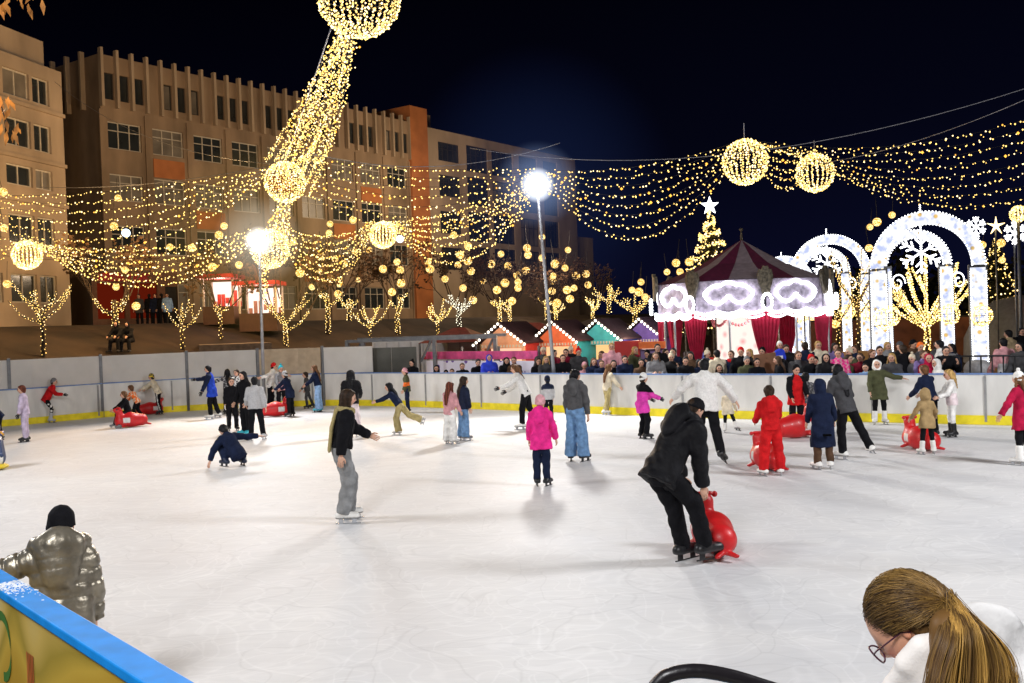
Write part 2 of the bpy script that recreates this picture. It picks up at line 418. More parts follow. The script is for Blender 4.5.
def person(label, pos, yaw, h, pose=None, top=('navy', 'jacket'), top2=None, bot=('black', 'straight'), hair=('dbrown', 'short'), hat=None, feet=('skate', 'black'),
           glove=None, scarf=None, skin='skin', vox=0.018, group=None, bulk=1.0, hood=None, seed=None, bot2=None, collar=None, topmat=None, extra=None, fit=1.0):
    pose = pose or {}
    sd = rng.random() * 10 if seed is None else seed
    sk = feet[0] == 'skate'
    J = fk(pose, h, sk)
    root = empty('person', pos, yaw, label, 'person', group)
    up, lat, cf = J['sp'], J['lat'], J['cf']
    hv = h
    # ---- body: torso, limbs, neck as one surface, head and fingers joined into it
    g = [([cap(J['pel'], J['chest'], .062 * h, .072 * h, cf, 1.4), cap(J['shL'] * .8 + J['shR'] * .2, J['shR'] * .8 + J['shL'] * .2, .03 * h)] +
          [cap(J['chest'], J['neck'] + J['nd'] * .0 , .05 * h, .034 * h), cap(J['neck'] - up * .02 * h, J['hc'] - J['hu'] * .2 * J['hh'], .034 * h, .032 * h)] +
          [q for s in 'LR' for q in (cap(J['sh' + s], J['el' + s], .026 * h, .022 * h), cap(J['el' + s], J['wr' + s], .023 * h, .0185 * h),
                                     cap(J['hip' + s], J['kn' + s], .044 * h, .03 * h), cap(J['kn' + s], J['an' + s], .032 * h, .022 * h),
                                     cap(J['an' + s], J['an' + s] + J['ff' + s] * .08 * h - J['fu' + s] * .018 * h, .022 * h, .018 * h))], .02)]
    V, Fc = sdf_mesh(g, max(vox, .015 * h if vox < .02 else vox))
    b = MB(); skc = cc(skin)
    b.add([Vector(v) for v in V], [tuple(f) for f in Fc.tolist()], skc)
    hv_, hf_, hc_ = head_mesh(J, skin, fine=vox < .011)
    b.add([Vector(v) for v in hv_], hf_, [tuple(c) for c in hc_])
    hs = h / 1.75 * 1.0
    for s, t in (('L', 1), ('R', -1)):
        d = unit(J['wr' + s] - J['el' + s]); sgn = -1 if s == 'L' else 1
        inn = -lat * sgn + cf * .25
        if abs(unit(inn) @ d) > .9: inn = V3(0, 0, -1)
        hand_mesh(b, J['wr' + s] + d * .005, d, inn, hs * (1.15 if glove else 1), cc(glove) if glove else skc, curl=pose.get('curl', 22), thumb=-t if s == 'L' else -t)
    ob = b.build('body', SKIN, root, smooth=True, colattr=True)
    # ---- trousers
    bc, bst = bot
    r = dict(slim=(.053, .042, .04, .033), straight=(.059, .049, .047, .043), wide=(.061, .06, .061, .072), baggy=(.064, .062, .06, .055))[bst]
    pr = [cap(J['hipL'] * 1 + V3(.012, 0, .02) * h, J['hipR'] + V3(-.012, 0, .02) * h, .058 * h * fit), cap(J['pel'], J['pel'] + up * .07 * h, .08 * h * fit, .078 * h, cf, 1.25)]
    grp = [(pr, .03, [(J['pel'] + up * .085 * h, up)])]
    lg = []
    for s in 'LR':
        sh = unit(J['an' + s] - J['kn' + s])
        endp = J['an' + s] + sh * (.012 if bst != 'wide' else .022) * h
        lg.append(([cap(J['hip' + s], J['kn' + s], r[0] * h * fit, r[1] * h), cap(J['kn' + s], J['an' + s] + sh * .03 * h, r[2] * h, r[3] * h)], .02, [(endp, sh)]))
    V, Fc = sdf_mesh(grp + lg, vox, wrinkle=.0058 if bst != 'slim' else .002, wfreq=21, k2=.025, seed=sd)
    c0 = np.array(cc(bc)); cols = np.tile(c0, (len(V), 1))
    if bot2 == 'patch':
        m = np.sin(V[:, 2] * 42 + V[:, 0] * 30) * np.sin(V[:, 1] * 38 + 1) > .25
        m &= V[:, 2] < J['pel'][2] - .1 * h; cols[m] = cc('white')
    elif bot2 == 'stripe':
        for s, e in (('L', -1), ('R', 1)):
            m = (np.abs(V[:, 1] - np.interp(V[:, 2], [J['an' + s][2], J['kn' + s][2], J['hip' + s][2]], [J['an' + s][1], J['kn' + s][1], J['hip' + s][1]])) < .014) & (V[:, 0] * e > 0)
            cols[m] = cc('white')
    mk_mesh('trousers', V, Fc, DENIM if 'denim' in str(bc) else CLOTH, cols, root)
    # ---- top
    tc, st = top
    puff = st in ('puffer', 'pufcoat'); B = bulk * (1.12 if puff else 1.0)
    q = (.012 * h / 1.4, .085) if puff else None
    drop = dict(jacket=.06, puffer=.05, hoodie=.03, crop=-.02, sweater=.05, coat=.13, long=.3, parka=.16, suit=.03, pufcoat=.15)[st]
    hem = J['pel'] - up * drop * h
    if drop > .1:
        legm = (J['knL'] + J['knR']) / 2; dn = unit(legm - J['pel']); dn = unit(dn * .8 + np.array([0, 0, -1]) * .4)
        hem = J['pel'] + dn * drop * h
    else: dn = -up
    flare = .116 if drop < .1 else .109
    torso = [cap(hem + dn * .04 * h, J['pel'] + up * .03 * h, flare * h * B * fit, .103 * h * B * fit, cf, 1.3, q), cap(J['pel'] + up * .03 * h, J['chest'] + up * .03 * h, .103 * h * B * fit, .104 * h * B, cf, 1.33, q)]
    if drop > .1:   # let the skirt cover the thighs
        for s in 'LR': torso.append(cap(J['hip' + s], J['hip' + s] + (J['kn' + s] - J['hip' + s]) * min(1.15, drop * 4.0), .078 * h, .08 * h))
    torso.append(cap(J['shL'] * .86 + J['shR'] * .14 - up * .012 * h, J['shR'] * .86 + J['shL'] * .14 - up * .012 * h, .052 * h * B))
    torso.append(cap(J['neck'] - up * .03 * h, J['neck'] + J['nd'] * .022 * h, .06 * h, .048 * h))
    arms = []
    for s in 'LR':
        e = unit(J['wr' + s] - J['el' + s]); 
        arms.append(([cap(J['sh' + s], J['el' + s], .05 * h * B, .042 * h * B, None, 1, q), cap(J['el' + s], J['wr' + s], .042 * h * B, .034 * h * B, None, 1, q)], .02, [(J['wr' + s] - e * .002 * h, e)]))
    grp = [(torso, .035, [(hem, dn)])] + arms
    if hood == 'down':
        hk = pose.get('hoodk', 1.0); nb_ = J['neck'] + up * .03 * h * hk
        ring = [nb_ + lat * .072 * h * hk * math.cos(a) + cf * .062 * h * hk * math.sin(a) for a in np.linspace(R(168), R(372), 8)]
        bag = J['neck'] - cf * .074 * h
        grp.append(([cap(ring[i], ring[i + 1], .026 * h * hk) for i in range(7)] + [cap(bag + up * .012 * h * hk, bag - cf * .014 * h - up * .068 * h * hk, .078 * h * hk, .056 * h * hk, cf, 2.1, (.006, .06) if hk > 1 else None)], .03))
    if hood in ('up', 'fur'):
        hc, hh = J['hc'], J['hh']
        fr = hc + J['hf'] * .36 * hh
        grp.append(([cap(hc + J['hu'] * .06 * hh - J['hf'] * .05 * hh, hc - J['hu'] * .25 * hh - J['hf'] * .08 * hh, .47 * hh, .45 * hh), cap(hc - J['hu'] * .25 * hh - J['hf'] * .1 * hh, J['neck'], .42 * hh, .055 * h)], .03, (),
                    [cap(fr, fr - J['hu'] * .16 * hh + J['hf'] * .1 * hh, .36 * hh)]))
    V, Fc = sdf_mesh(grp, vox, wrinkle=(.0068 if not puff else .002) * min(1.2, h / 1.4), wfreq=19 if not puff else 48, k2=.02, seed=sd + 1)
    c0 = np.array(cc(tc)); cols = np.tile(c0, (len(V), 1)) * (1 + .0 * V[:, :1])
    if top2:
        c1, mode = top2; c1 = np.array(cc(c1))
        tt = (V - J['pel']) @ up / h
        def darm(s):
            return np.minimum(prim_d(V, cap(J['sh' + s], J['el' + s], .05 * h)), prim_d(V, cap(J['el' + s], J['wr' + s], .04 * h)))
        arm = np.minimum(darm('L'), darm('R')); onarm = (arm < prim_d(V, cap(J['pel'], J['chest'], .1 * h)) - .0)
        if mode == 'low': m = (tt < .13) & ~onarm | (onarm & (V @ np.zeros(3) > 1))
        elif mode == 'shoulder': m = tt > .2
        elif mode == 'arms': m = onarm
        elif mode == 'mid': m = (tt < .19)
        elif mode == 'trim': m = prim_d(V, cap(J['hc'] + J['hf'] * .3 * J['hh'], J['hc'] + J['hf'] * .33 * J['hh'], .5 * J['hh'])) < -.02 * h
        elif mode == 'pattern': m = np.sin(V[:, 0] * 55 + 2 * np.sin(V[:, 2] * 30)) * np.sin(V[:, 2] * 48 + V[:, 1] * 30) > .1
        elif mode == 'bands': m = (tt > .08) & (tt < .17)
        elif mode == 'hem': m = tt < .02
        elif mode == 'wrist':
            m = np.minimum(np.linalg.norm(V - J['wrL'], axis=1), np.linalg.norm(V - J['wrR'], axis=1)) < .07 * h
        cols[m] = c1
    if hood == 'fur':
        m = prim_d(V, cap(J['hc'], J['hc'] - J['hu'] * .1 * J['hh'], .3 * J['hh'])) < .26 * J['hh']; cols[m] = cc('white')
    mk_mesh('long_coat' if drop > .2 else ('coat' if drop > .1 else ('sweater' if st in ('sweater', 'hoodie', 'crop') else 'jacket')), V, Fc,
            topmat or (PUFF if puff else (FLEECE if st == 'sweater' else CLOTH)), cols, root)
    # ---- hair and hat
    hc, hh, hu, hf, hr = J['hc'], J['hh'], J['hu'], J['hf'], J['hr']
    vh = max(.011, vox * .75)
    if hair and not (hood in ('up', 'fur') and hair[1] in ('short', 'none')):
        hcC, hst = hair
        gg = []; kh = .9 if hat else 1.0
        if not hat or hst != 'short' or True:
            base = [cap(hc + hu * .08 * hh - hf * .1 * hh, hc + hu * .08 * hh + hf * .035 * hh, .445 * hh * kh, .425 * hh * kh, hr, 1.14), cap(hc + hu * .05 * hh - hf * .1 * hh, hc - hu * .2 * hh - hf * .13 * hh, .43 * hh * kh, .37 * hh * kh, hr, 1.12)]
            nrm = unit(hf * .85 - hu * .55)
            gg.append((base, .01, [(hc + hf * (.26 * hh) + hu * .24 * hh, nrm)] ))
        back = hc - hf * .36 * hh - hu * .1 * hh
        dnv = unit(-up * .8 + V3(0, 0, -.5))
        sp_back = J['neck'] - cf * .085 * h
        if hst == 'pony':
            gg.append(([cap(back + hu * .15 * hh, back + hu * .12 * hh - hf * .16 * hh, .1 * hh, .12 * hh), cap(back + hu * .1 * hh - hf * .17 * hh, back - hu * .45 * hh - hf * .22 * hh, .14 * hh, .12 * hh), cap(back - hu * .45 * hh - hf * .22 * hh, sp_back + dnv * .1 * h - cf * .02 * h, .12 * hh, .05 * hh)], .02))
        elif hst == 'long':
            gg.append(([cap(back + hf * .1 * hh, sp_back + dnv * .05 * h, .34 * hh, .3 * hh, cf, 1.6), cap(sp_back + dnv * .05 * h, sp_back + dnv * .17 * h - cf * .012 * h, .3 * hh, .2 * hh, cf, 2.0)] +
                       [cap(hc + hr * e * .33 * hh - hf * .06 * hh, J['neck'] + lat * e * .07 * h + cf * .01 * h, .12 * hh, .09 * hh) for e in (-1, 1)], .02))
        elif hst == 'bob':
            gg.append(([cap(hc - hf * .14 * hh, hc - hu * .48 * hh - hf * .14 * hh, .4 * hh, .36 * hh)] +
                       [cap(hc + hr * e * .34 * hh + hf * .02 * hh, hc + hr * e * .34 * hh - hu * .42 * hh + hf * .05 * hh, .13 * hh, .1 * hh) for e in (-1, 1)], .02, [(hc + hf * .22 * hh, hf)]))
        elif hst == 'bun':
            gg.append(([cap(hc + hu * .42 * hh - hf * .26 * hh, hc + hu * .5 * hh - hf * .3 * hh, .19 * hh)], .02))
        V, Fc = sdf_mesh(gg, vh, wrinkle=.004, wfreq=60, k2=.015, seed=sd)
        if len(V):
            c0 = np.array(cc(hcC)); cols = c0 * (1 + .35 * np.sin(V[:, :1] * 90 + V[:, 1:2] * 70 + sd))
            mk_mesh('hair', V, Fc, HAIR, cols, root)
    if hat:
        htc, hst = hat[:2]
        pr = [cap(hc + hu * .14 * hh - hf * .05 * hh, hc + hu * .02 * hh - hf * .05 * hh, .42 * hh, .44 * hh, hr, 1.08)]
        nrm = unit(-hu + hf * .38)
        gg = [(pr, .01, [(hc + hu * .06 * hh, nrm)])]
        if hst in ('beanie', 'pom'):
            gg = [([cap(hc + hu * .2 * hh - hf * .06 * hh, hc - hu * .12 * hh - hf * .05 * hh, .41 * hh, .46 * hh, hr, 1.1)], .01, [(hc - hu * .03 * hh, unit(-hu + hf * .42))])]
        if hst == 'cap':
            gg.append(([cap(hc + hu * .2 * hh + hf * .3 * hh, hc + hu * .15 * hh + hf * .62 * hh, .24 * hh, .2 * hh, hu, 6)], .01))
        V, Fc = sdf_mesh(gg, vh, wrinkle=.002, wfreq=70, seed=sd)
        c0 = np.array(cc(htc)); cols = np.tile(c0, (len(V), 1))
        if len(hat) > 2:
            c1 = np.array(cc(hat[2])); m = np.sin(V @ hr * 70) * np.sin((V - hc) @ hu * 70) > .1; cols[m] = c1
        ho = mk_mesh('cap' if hst == 'cap' else 'knit_hat', V, Fc, CLOTH, cols, root)
        if hst == 'pom':
            pb = MB(); pc = hc + hu * .7 * hh - hf * .08 * hh; pb.ball(Vector(pc), .15 * hh, 12, 9, cc(htc)); pb.build('pompom', FLEECE, ho, True, True)
    if scarf:
        pr = [cap(J['neck'] + J['nd'] * .01 * h + lat * .05 * h * math.cos(a) + cf * .05 * h * math.sin(a), J['neck'] + J['nd'] * .01 * h + lat * .05 * h * math.cos(a + .7) + cf * .05 * h * math.sin(a + .7), .028 * h) for a in np.arange(0, 6.28, .7)]
        t0 = J['neck'] - cf * .075 * h + lat * .03 * h - up * .01 * h
        pr2 = [cap(t0, t0 - up * .12 * h - cf * .016 * h, .032 * h, .032 * h, cf, 2.2), cap(t0 - up * .12 * h - cf * .016 * h, t0 - up * .28 * h - cf * .012 * h, .032 * h, .032 * h, cf, 2.2)]
        V, Fc = sdf_mesh([(pr, .015), (pr2, .015)], vh, wrinkle=.003, wfreq=60, seed=sd)
        mk_mesh('scarf', V, Fc, FLEECE, np.tile(np.array(cc(scarf)), (len(V), 1)), root)
    # ---- feet
    fc = np.array(cc(feet[1]))
    for s in 'LR':
        an, fu, ff = J['an' + s], J['fu' + s], J['ff' + s]
        sh = unit(J['kn' + s] - an); sole = an - fu * .045 * h
        sx = np.cross(ff, fu)
        heel = sole - ff * .03 * h + fu * .02 * h; toe = sole + ff * .095 * h + fu * .018 * h
        tall = sk and bst == 'slim'; ht = .12 if tall else .085 if sk else .03
        gg = [([cap(an + sh * ht * h, an, .043 * h if tall else .034 * h if sk else .03 * h, .039 * h if tall else .034 * h), cap(an, heel, .038 * h if sk else .034 * h, .033 * h), cap(heel, toe, .034 * h, .029 * h), cap(an, sole + ff * .05 * h + fu * .02 * h, .034 * h, .028 * h)], .02, [(sole, -fu)])]
        V, Fc = sdf_mesh(gg, max(.011, vox * .7))
        cols = np.tile(fc, (len(V), 1))
        if sk:
            m = ((V - sole) @ fu < .014 * h); cols[m] = fc * .35 if fc[0] > .3 else fc + .03
        so = mk_mesh('ice_skate' if sk else 'shoe', V, Fc, BOOT, cols, root)
        if sk:
            bl = MB(); k = .055 * max(h, 1.2) * .75
            ax = (Vector(sx), Vector(ff), Vector(fu))
            c_ = sole + ff * .035 * h - fu * (k - .008)
            bl.box(c_, (.007, .19 * h, .016), axes=ax)
            for o_ in (-.02, .08): bl.box(sole + ff * o_ * h - fu * (k * .45), (.014, .035 * h, k * .95), axes=ax)
            bl.build('blade', STEEL if fc[0] > .1 else BLKP, so)
    if extra: extra(root, J, h)
    return root, J
def skater(label, px, yf, yt, yaw, pose=None, **kw):
    """stands on the ice at the ground point of (px, yf); its height is fitted so the top of the head meets row yt"""
    p = gnd(px, yf); ztop = at(px, yt, p.y).z
    sk = kw.get('feet', ('skate', ''))[0] == 'skate'
    J = fk(pose or {}, 1.0, sk); add = .02 if not kw.get('hat') else .045
    if kw.get('hood') in ('up', 'fur'): add = .04
    h = 1.2
    for _ in range(6):
        J = fk(pose or {}, h, sk); h = h * ztop / (J['top'] + add)
    kw.setdefault('vox', .0145 if p.y < 14 else .017 if p.y < 22 else .02)
    return person(label, p, R(yaw), h, pose, **kw)
# ================================================================ sky and lamps
w = bpy.data.worlds.new('World'); scene.world = w; w.use_nodes = True
nt = w.node_tree; nt.nodes.clear()
wo = N(nt, 'ShaderNodeOutputWorld'); bg = N(nt, 'ShaderNodeBackground')
tc = N(nt, 'ShaderNodeTexCoord'); sx = N(nt, 'ShaderNodeSeparateXYZ'); nt.links.new(tc.outputs['Generated'], sx.inputs[0])
rp = N(nt, 'ShaderNodeValToRGB'); rp.color_ramp.elements[0].position = 0.0; rp.color_ramp.elements[1].position = .36
rp.color_ramp.elements[0].color = (*lin(9, 11, 33), 1); rp.color_ramp.elements[1].color = (*lin(1, 1, 5), 1)
e_ = rp.color_ramp.elements.new(.14); e_.color = (*lin(4, 5, 18), 1)
# town glow is stronger towards the right of the square
ma = N(nt, 'ShaderNodeMath', operation='MULTIPLY_ADD'); ma.inputs[1].default_value = -.12; ma.inputs[2].default_value = .0
nt.links.new(sx.outputs['X'], ma.inputs[0])
ad = N(nt, 'ShaderNodeMath', operation='ADD'); nt.links.new(sx.outputs['Z'], ad.inputs[0]); nt.links.new(ma.outputs[0], ad.inputs[1])
nt.links.new(ad.outputs[0], rp.inputs['Fac'])
nt.links.new(rp.outputs['Color'], bg.inputs['Color']); bg.inputs['Strength'].default_value = 1.0
nt.links.new(bg.outputs[0], wo.inputs['Surface'])
def light(name, typ, loc, energy, col=(1, 1, 1), size=.3, to=None, spot=None, blend=.6):
    l = bpy.data.lights.new(name, typ); o = bpy.data.objects.new(name, l); COL.objects.link(o); o.location = loc
    l.energy = energy; l.color = col
    if typ == 'AREA': l.size = size
    elif typ == 'SUN': l.angle = size
    else: l.shadow_soft_size = size
    if spot: l.spot_size = R(spot); l.spot_blend = blend
    if to is not None: o.rotation_euler = (Vector(to) - Vector(loc)).to_track_quat('-Z', 'Y').to_euler()
    return o
# ================================================================ ground
def zt(X, Y):
    s = (X + 24.1) * .812 - (Y - 60) * .581
    t = np.clip((22.5 - s) / 11.0, 0, 1); t = t * t * (3 - 2 * t)
    return 3.3 * t
def tgnd(px, py):
    """terrain point seen at a pixel"""
    d = 24.0
    while d < 160:
        q = at(px, py, d)
        if q.z <= zt(q.x, q.y): return q
        d += .1
    return q
xs = np.concatenate([np.linspace(-400, -60, 12), np.linspace(-56, 60, 90), np.linspace(66, 400, 12)])
ys = np.concatenate([np.linspace(-60, 20, 6), np.linspace(22, 110, 80), np.linspace(120, 900, 14)])
gx, gy = np.meshgrid(xs, ys, indexing='ij'); gz = zt(gx, gy) - .02
b = MB(); nyy = len(ys)
b.add(list(zip(gx.ravel(), gy.ravel(), gz.ravel())), [(i * nyy + j, (i + 1) * nyy + j, (i + 1) * nyy + j + 1, i * nyy + j + 1) for i in range(len(xs) - 1) for j in range(nyy - 1)])
GROUND = mat('soil_and_paving', (.024, .014, .008), .9, var=.55, scale=.6, bump=.4, bscale=3)
tag(b.build('ground', GROUND, smooth=True), kind='structure')
# ice sheet
def mat_ice():
    m, nt, out = new_mat('scraped_ice')
    b = N(nt, 'ShaderNodeBsdfPrincipled'); tc = N(nt, 'ShaderNodeTexCoord')
    mp = N(nt, 'ShaderNodeMapping'); mp.inputs['Scale'].default_value = (1, 1, 1); nt.links.new(tc.outputs['Object'], mp.inputs[0])
    n1 = N(nt, 'ShaderNodeTexNoise'); n1.inputs['Scale'].default_value = .35; n1.inputs['Detail'].default_value = 7; n1.inputs['Roughness'].default_value = .6; n1.inputs['Distortion'].default_value = .6
    nt.links.new(mp.outputs[0], n1.inputs['Vector'])
    prev = None
    for k, (rz, sc) in enumerate(((.4, (.9, 5, 1)), (-.9, (.7, 6, 1)), (1.35, (.8, 4.5, 1)))):
        m2 = N(nt, 'ShaderNodeMapping'); m2.inputs['Rotation'].default_value = (0, 0, rz); m2.inputs['Scale'].default_value = sc; nt.links.new(tc.outputs['Object'], m2.inputs[0])
        n2 = N(nt, 'ShaderNodeTexNoise'); n2.inputs['Scale'].default_value = 1.6; n2.inputs['Detail'].default_value = 8; n2.inputs['Roughness'].default_value = .7; n2.inputs['Distortion'].default_value = .9
        nt.links.new(m2.outputs[0], n2.inputs['Vector'])
        if prev is None: prev = n2.outputs['Fac']
        else:
            a = N(nt, 'ShaderNodeMath', operation='ADD'); nt.links.new(prev, a.inputs[0]); nt.links.new(n2.outputs['Fac'], a.inputs[1]); prev = a.outputs[0]
    mr = N(nt, 'ShaderNodeMapRange'); mr.inputs['From Min'].default_value = 1.15; mr.inputs['From Max'].default_value = 1.85; mr.inputs['To Min'].default_value = .93; mr.inputs['To Max'].default_value = 1.03
    nt.links.new(prev, mr.inputs['Value'])
    rp = N(nt, 'ShaderNodeValToRGB'); rp.color_ramp.elements[0].position = .3; rp.color_ramp.elements[1].position = .7
    rp.color_ramp.elements[0].color = (.60, .605, .625, 1); rp.color_ramp.elements[1].color = (.74, .735, .73, 1)
    nt.links.new(n1.outputs['Fac'], rp.inputs['Fac'])
    vm = N(nt, 'ShaderNodeVectorMath', operation='SCALE'); nt.links.new(rp.outputs['Color'], vm.inputs[0]); nt.links.new(mr.outputs[0], vm.inputs['Scale'])
    nt.links.new(vm.outputs[0], b.inputs['Base Color'])
    cut = None
    for k, (sc, wd) in enumerate(((.55, .010), (1.3, .016), (2.6, .022))):
        nz = N(nt, 'ShaderNodeTexNoise'); nz.inputs['Scale'].default_value = .5 + .35 * k; nz.inputs['Detail'].default_value = 1; nt.links.new(tc.outputs['Object'], nz.inputs['Vector'])
        mx = N(nt, 'ShaderNodeVectorMath', operation='MULTIPLY_ADD'); mx.inputs[1].default_value = (2.4, 2.4, 0); nt.links.new(nz.outputs['Color'], mx.inputs[0]); nt.links.new(tc.outputs['Object'], mx.inputs[2])
        vo = N(nt, 'ShaderNodeTexVoronoi', feature='DISTANCE_TO_EDGE'); vo.inputs['Scale'].default_value = sc; nt.links.new(mx.outputs[0], vo.inputs['Vector'])
        mr2 = N(nt, 'ShaderNodeMapRange'); mr2.inputs['From Max'].default_value = wd * sc * 1.2; mr2.inputs['To Min'].default_value = 1.07 if k != 1 else .915; mr2.inputs['To Max'].default_value = 1; nt.links.new(vo.outputs['Distance'], mr2.inputs['Value'])
        if cut is None: cut = mr2.outputs[0]
        else:
            q = N(nt, 'ShaderNodeMath', operation='MULTIPLY'); nt.links.new(cut, q.inputs[0]); nt.links.new(mr2.outputs[0], q.inputs[1]); cut = q.outputs[0]
    vm2 = N(nt, 'ShaderNodeVectorMath', operation='SCALE'); nt.links.new(vm.outputs[0], vm2.inputs[0]); nt.links.new(cut, vm2.inputs['Scale']); nt.links.new(vm2.outputs[0], b.inputs['Base Color'])
    rr = N(nt, 'ShaderNodeMapRange'); rr.inputs['To Min'].default_value = .40; rr.inputs['To Max'].default_value = .8; nt.links.new(n1.outputs['Fac'], rr.inputs['Value']); nt.links.new(rr.outputs[0], b.inputs['Roughness'])
    b.inputs['Specular IOR Level'].default_value = .2
    bp = N(nt, 'ShaderNodeBump'); bp.inputs['Strength'].default_value = .15; bp.inputs['Distance'].default_value = .01; nt.links.new(prev, bp.inputs['Height']); nt.links.new(bp.outputs[0], b.inputs['Normal'])
    nt.links.new(b.outputs[0], out.inputs['Surface'])
    return m
bw = [gnd(x, y) for x, y in bpts]
def smoothpoly(pts, n=6):
    out = []
    for i in range(len(pts) - 1):
        p0, p1, p2, p3 = pts[max(i - 1, 0)], pts[i], pts[i + 1], pts[min(i + 2, len(pts) - 1)]
        for k in range(n):
            t = k / n
            out.append(.5 * ((2 * p1) + (p2 - p0) * t + (2 * p0 - 5 * p1 + 4 * p2 - p3) * t * t + (3 * p1 - p0 - 3 * p2 + p3) * t ** 3))
    out.append(pts[-1]); return out
bline = smoothpoly(bw, 5)
nearline = smoothpoly([Vector(p) for p in ((-9.39, 13.04, 0), (-6.76, 10.02, 0), (-2.82, 5.5, 0), (-1.215, 3.66, 0), (-.6, 2.95, 0), (.3, 2.55, 0), (2.5, 2.5, 0), (9, 2.5, 0))], 6)
b = MB()
poly = [v for v in bline] + [Vector((14, 6, 0))] + [v for v in reversed(nearline)] + [Vector((-17, 22, 0))]
b.add([Vector((v.x, v.y, .004)) for v in poly], [tuple(range(len(poly) - 1, -1, -1))])
ice = b.build('ice', mat_ice()); tag(ice, kind='structure')
b = MB(); b.box((0, .1, .15), (18, 5.0, .3)); tag(b.build('pavement', mat('terrace_concrete', (.25, .24, .22), .9, var=.3, bump=.3)), kind='structure')
# ---------------------------------------------------------------- rink boards
WHITE = mat('board_plastic', (.70, .69, .66), .55, var=.15, scale=2.2, bump=.05, spec=.25, stretch=(1, 1, .35))
YEL = mat('yellow_kick_strip', (.82, .68, .02), .6, var=.15, scale=5); BLUEM = mat('blue_cap_rail', (.008, .25, .72), .5, var=.12, scale=8, spec=.15)
GREYM = mat('grey_steel', (.16, .165, .175), .5, metal=.6, var=.2)
rink = empty('rink_boards', (0, 0, 0), 0, 'long white rink boards with yellow kick strip around the far side of the ice', 'rink boards')
def wall_strip(b, pts, z0, z1, thick, out=0):
    """extruded strip along pts; out shifts it towards the ice"""
    L = []
    for i, p in enumerate(pts):
        t = (pts[min(i + 1, len(pts) - 1)] - pts[max(i - 1, 0)]).normalized(); n = Vector((t.y, -t.x, 0))
        L.append((p + n * out, p + n * (out - thick)))
    vs = []; n_ = len(L)
    for a, c in L:
        for q, zz in ((a, 0), (a, 1), (c, 1), (c, 0)): vs.append(Vector((q.x, q.y, z1 if zz else z0)))
    fs = []
    for i in range(n_ - 1):
        for k in range(4):
            k2 = (k + 1) % 4; fs.append((i * 4 + k, i * 4 + k2, (i + 1) * 4 + k2, (i + 1) * 4 + k))
    fs += [(0, 3, 2, 1), ((n_ - 1) * 4, (n_ - 1) * 4 + 1, (n_ - 1) * 4 + 2, (n_ - 1) * 4 + 3)]
    b.add(vs, fs)
def resample(pts, step):
    seg = [0]
    for i in range(1, len(pts)): seg.append(seg[-1] + (pts[i] - pts[i - 1]).length)
    n = int(seg[-1] / step); xs = [i * step for i in range(n + 1)]
    X = [np.interp(xs, seg, [p[k] for p in pts]) for k in range(2)]
    return [Vector((X[0][i], X[1][i], 0)) for i in range(n + 1)]
rs = resample(bline, .1); hb = 1.10; seglen = 24
for i in range(0, len(rs) - 2, seglen):
    sgm = rs[i:i + seglen + 1]
    if len(sgm) < 3: continue
    a = sgm[0] + (sgm[1] - sgm[0]) * .06; e = sgm[-1] + (sgm[-2] - sgm[-1]) * .06
    b = MB(); wall_strip(b, [a] + sgm[1:-1] + [e], .03, hb, .05); b.build('panel', WHITE, rink)
    b = MB(); b.box((sgm[0].x, sgm[0].y, .57), (.05, .05, 1.0), rz=math.atan2(sgm[1].y - sgm[0].y, sgm[1].x - sgm[0].x)); 
    b.build('post', mat('post', (.3, .3, .3)) if i == 0 else POSTM, rink) if i else None
    if i == 0: POSTM = mat('joint_post', (.28, .28, .28), .5)
b = MB(); wall_strip(b, rs, .006, .21, .02, out=.02); b.build('kick_strip', YEL, rink)
b = MB(); wall_strip(b, rs, hb + .002, hb + .035, .09, out=.02); b.build('top_rail', mat('pale_blue_rail', (.14, .24, .5), .5), rink)
# tall white screens standing behind the left boards
scr = empty('safety_screen', (0, 0, 0), 0, 'tall white safety screens on grey posts behind the left boards', 'safety screen')
SCRM = mat('screen_sheet', (.58, .56, .53), .75, var=.08, scale=1.5, bump=.1)
spx = [-45, 8, 100, 186, 257, 322, 372]
def scr_pt(px, z):
    q = at(px, 350, board_d(px) + .12); return Vector((q.x, q.y, z))
TANM = mat('tan_sheet', (.46, .36, .25), .7, var=.1)
for i in range(len(spx) - 1):
    a, c = scr_pt(spx[i], 0), scr_pt(spx[i + 1], 0)
    zt0 = 2.02
    n = 8; b = MB(); pts = [a.lerp(c, k / n) for k in range(n + 1)]
    b2 = [scr_pt(spx[i] + (spx[i + 1] - spx[i]) * k / n, 0) for k in range(n + 1)]
    wall_strip(b, b2, 1.14, zt0 + (.0 if i else .0), .03); b.build('screen_panel', TANM if i == 4 else SCRM, scr)
    b = MB(); b.box((a.x, a.y, 1.05), (.09, .09, 2.06), rz=.6); b.build('post', GREYM, scr)
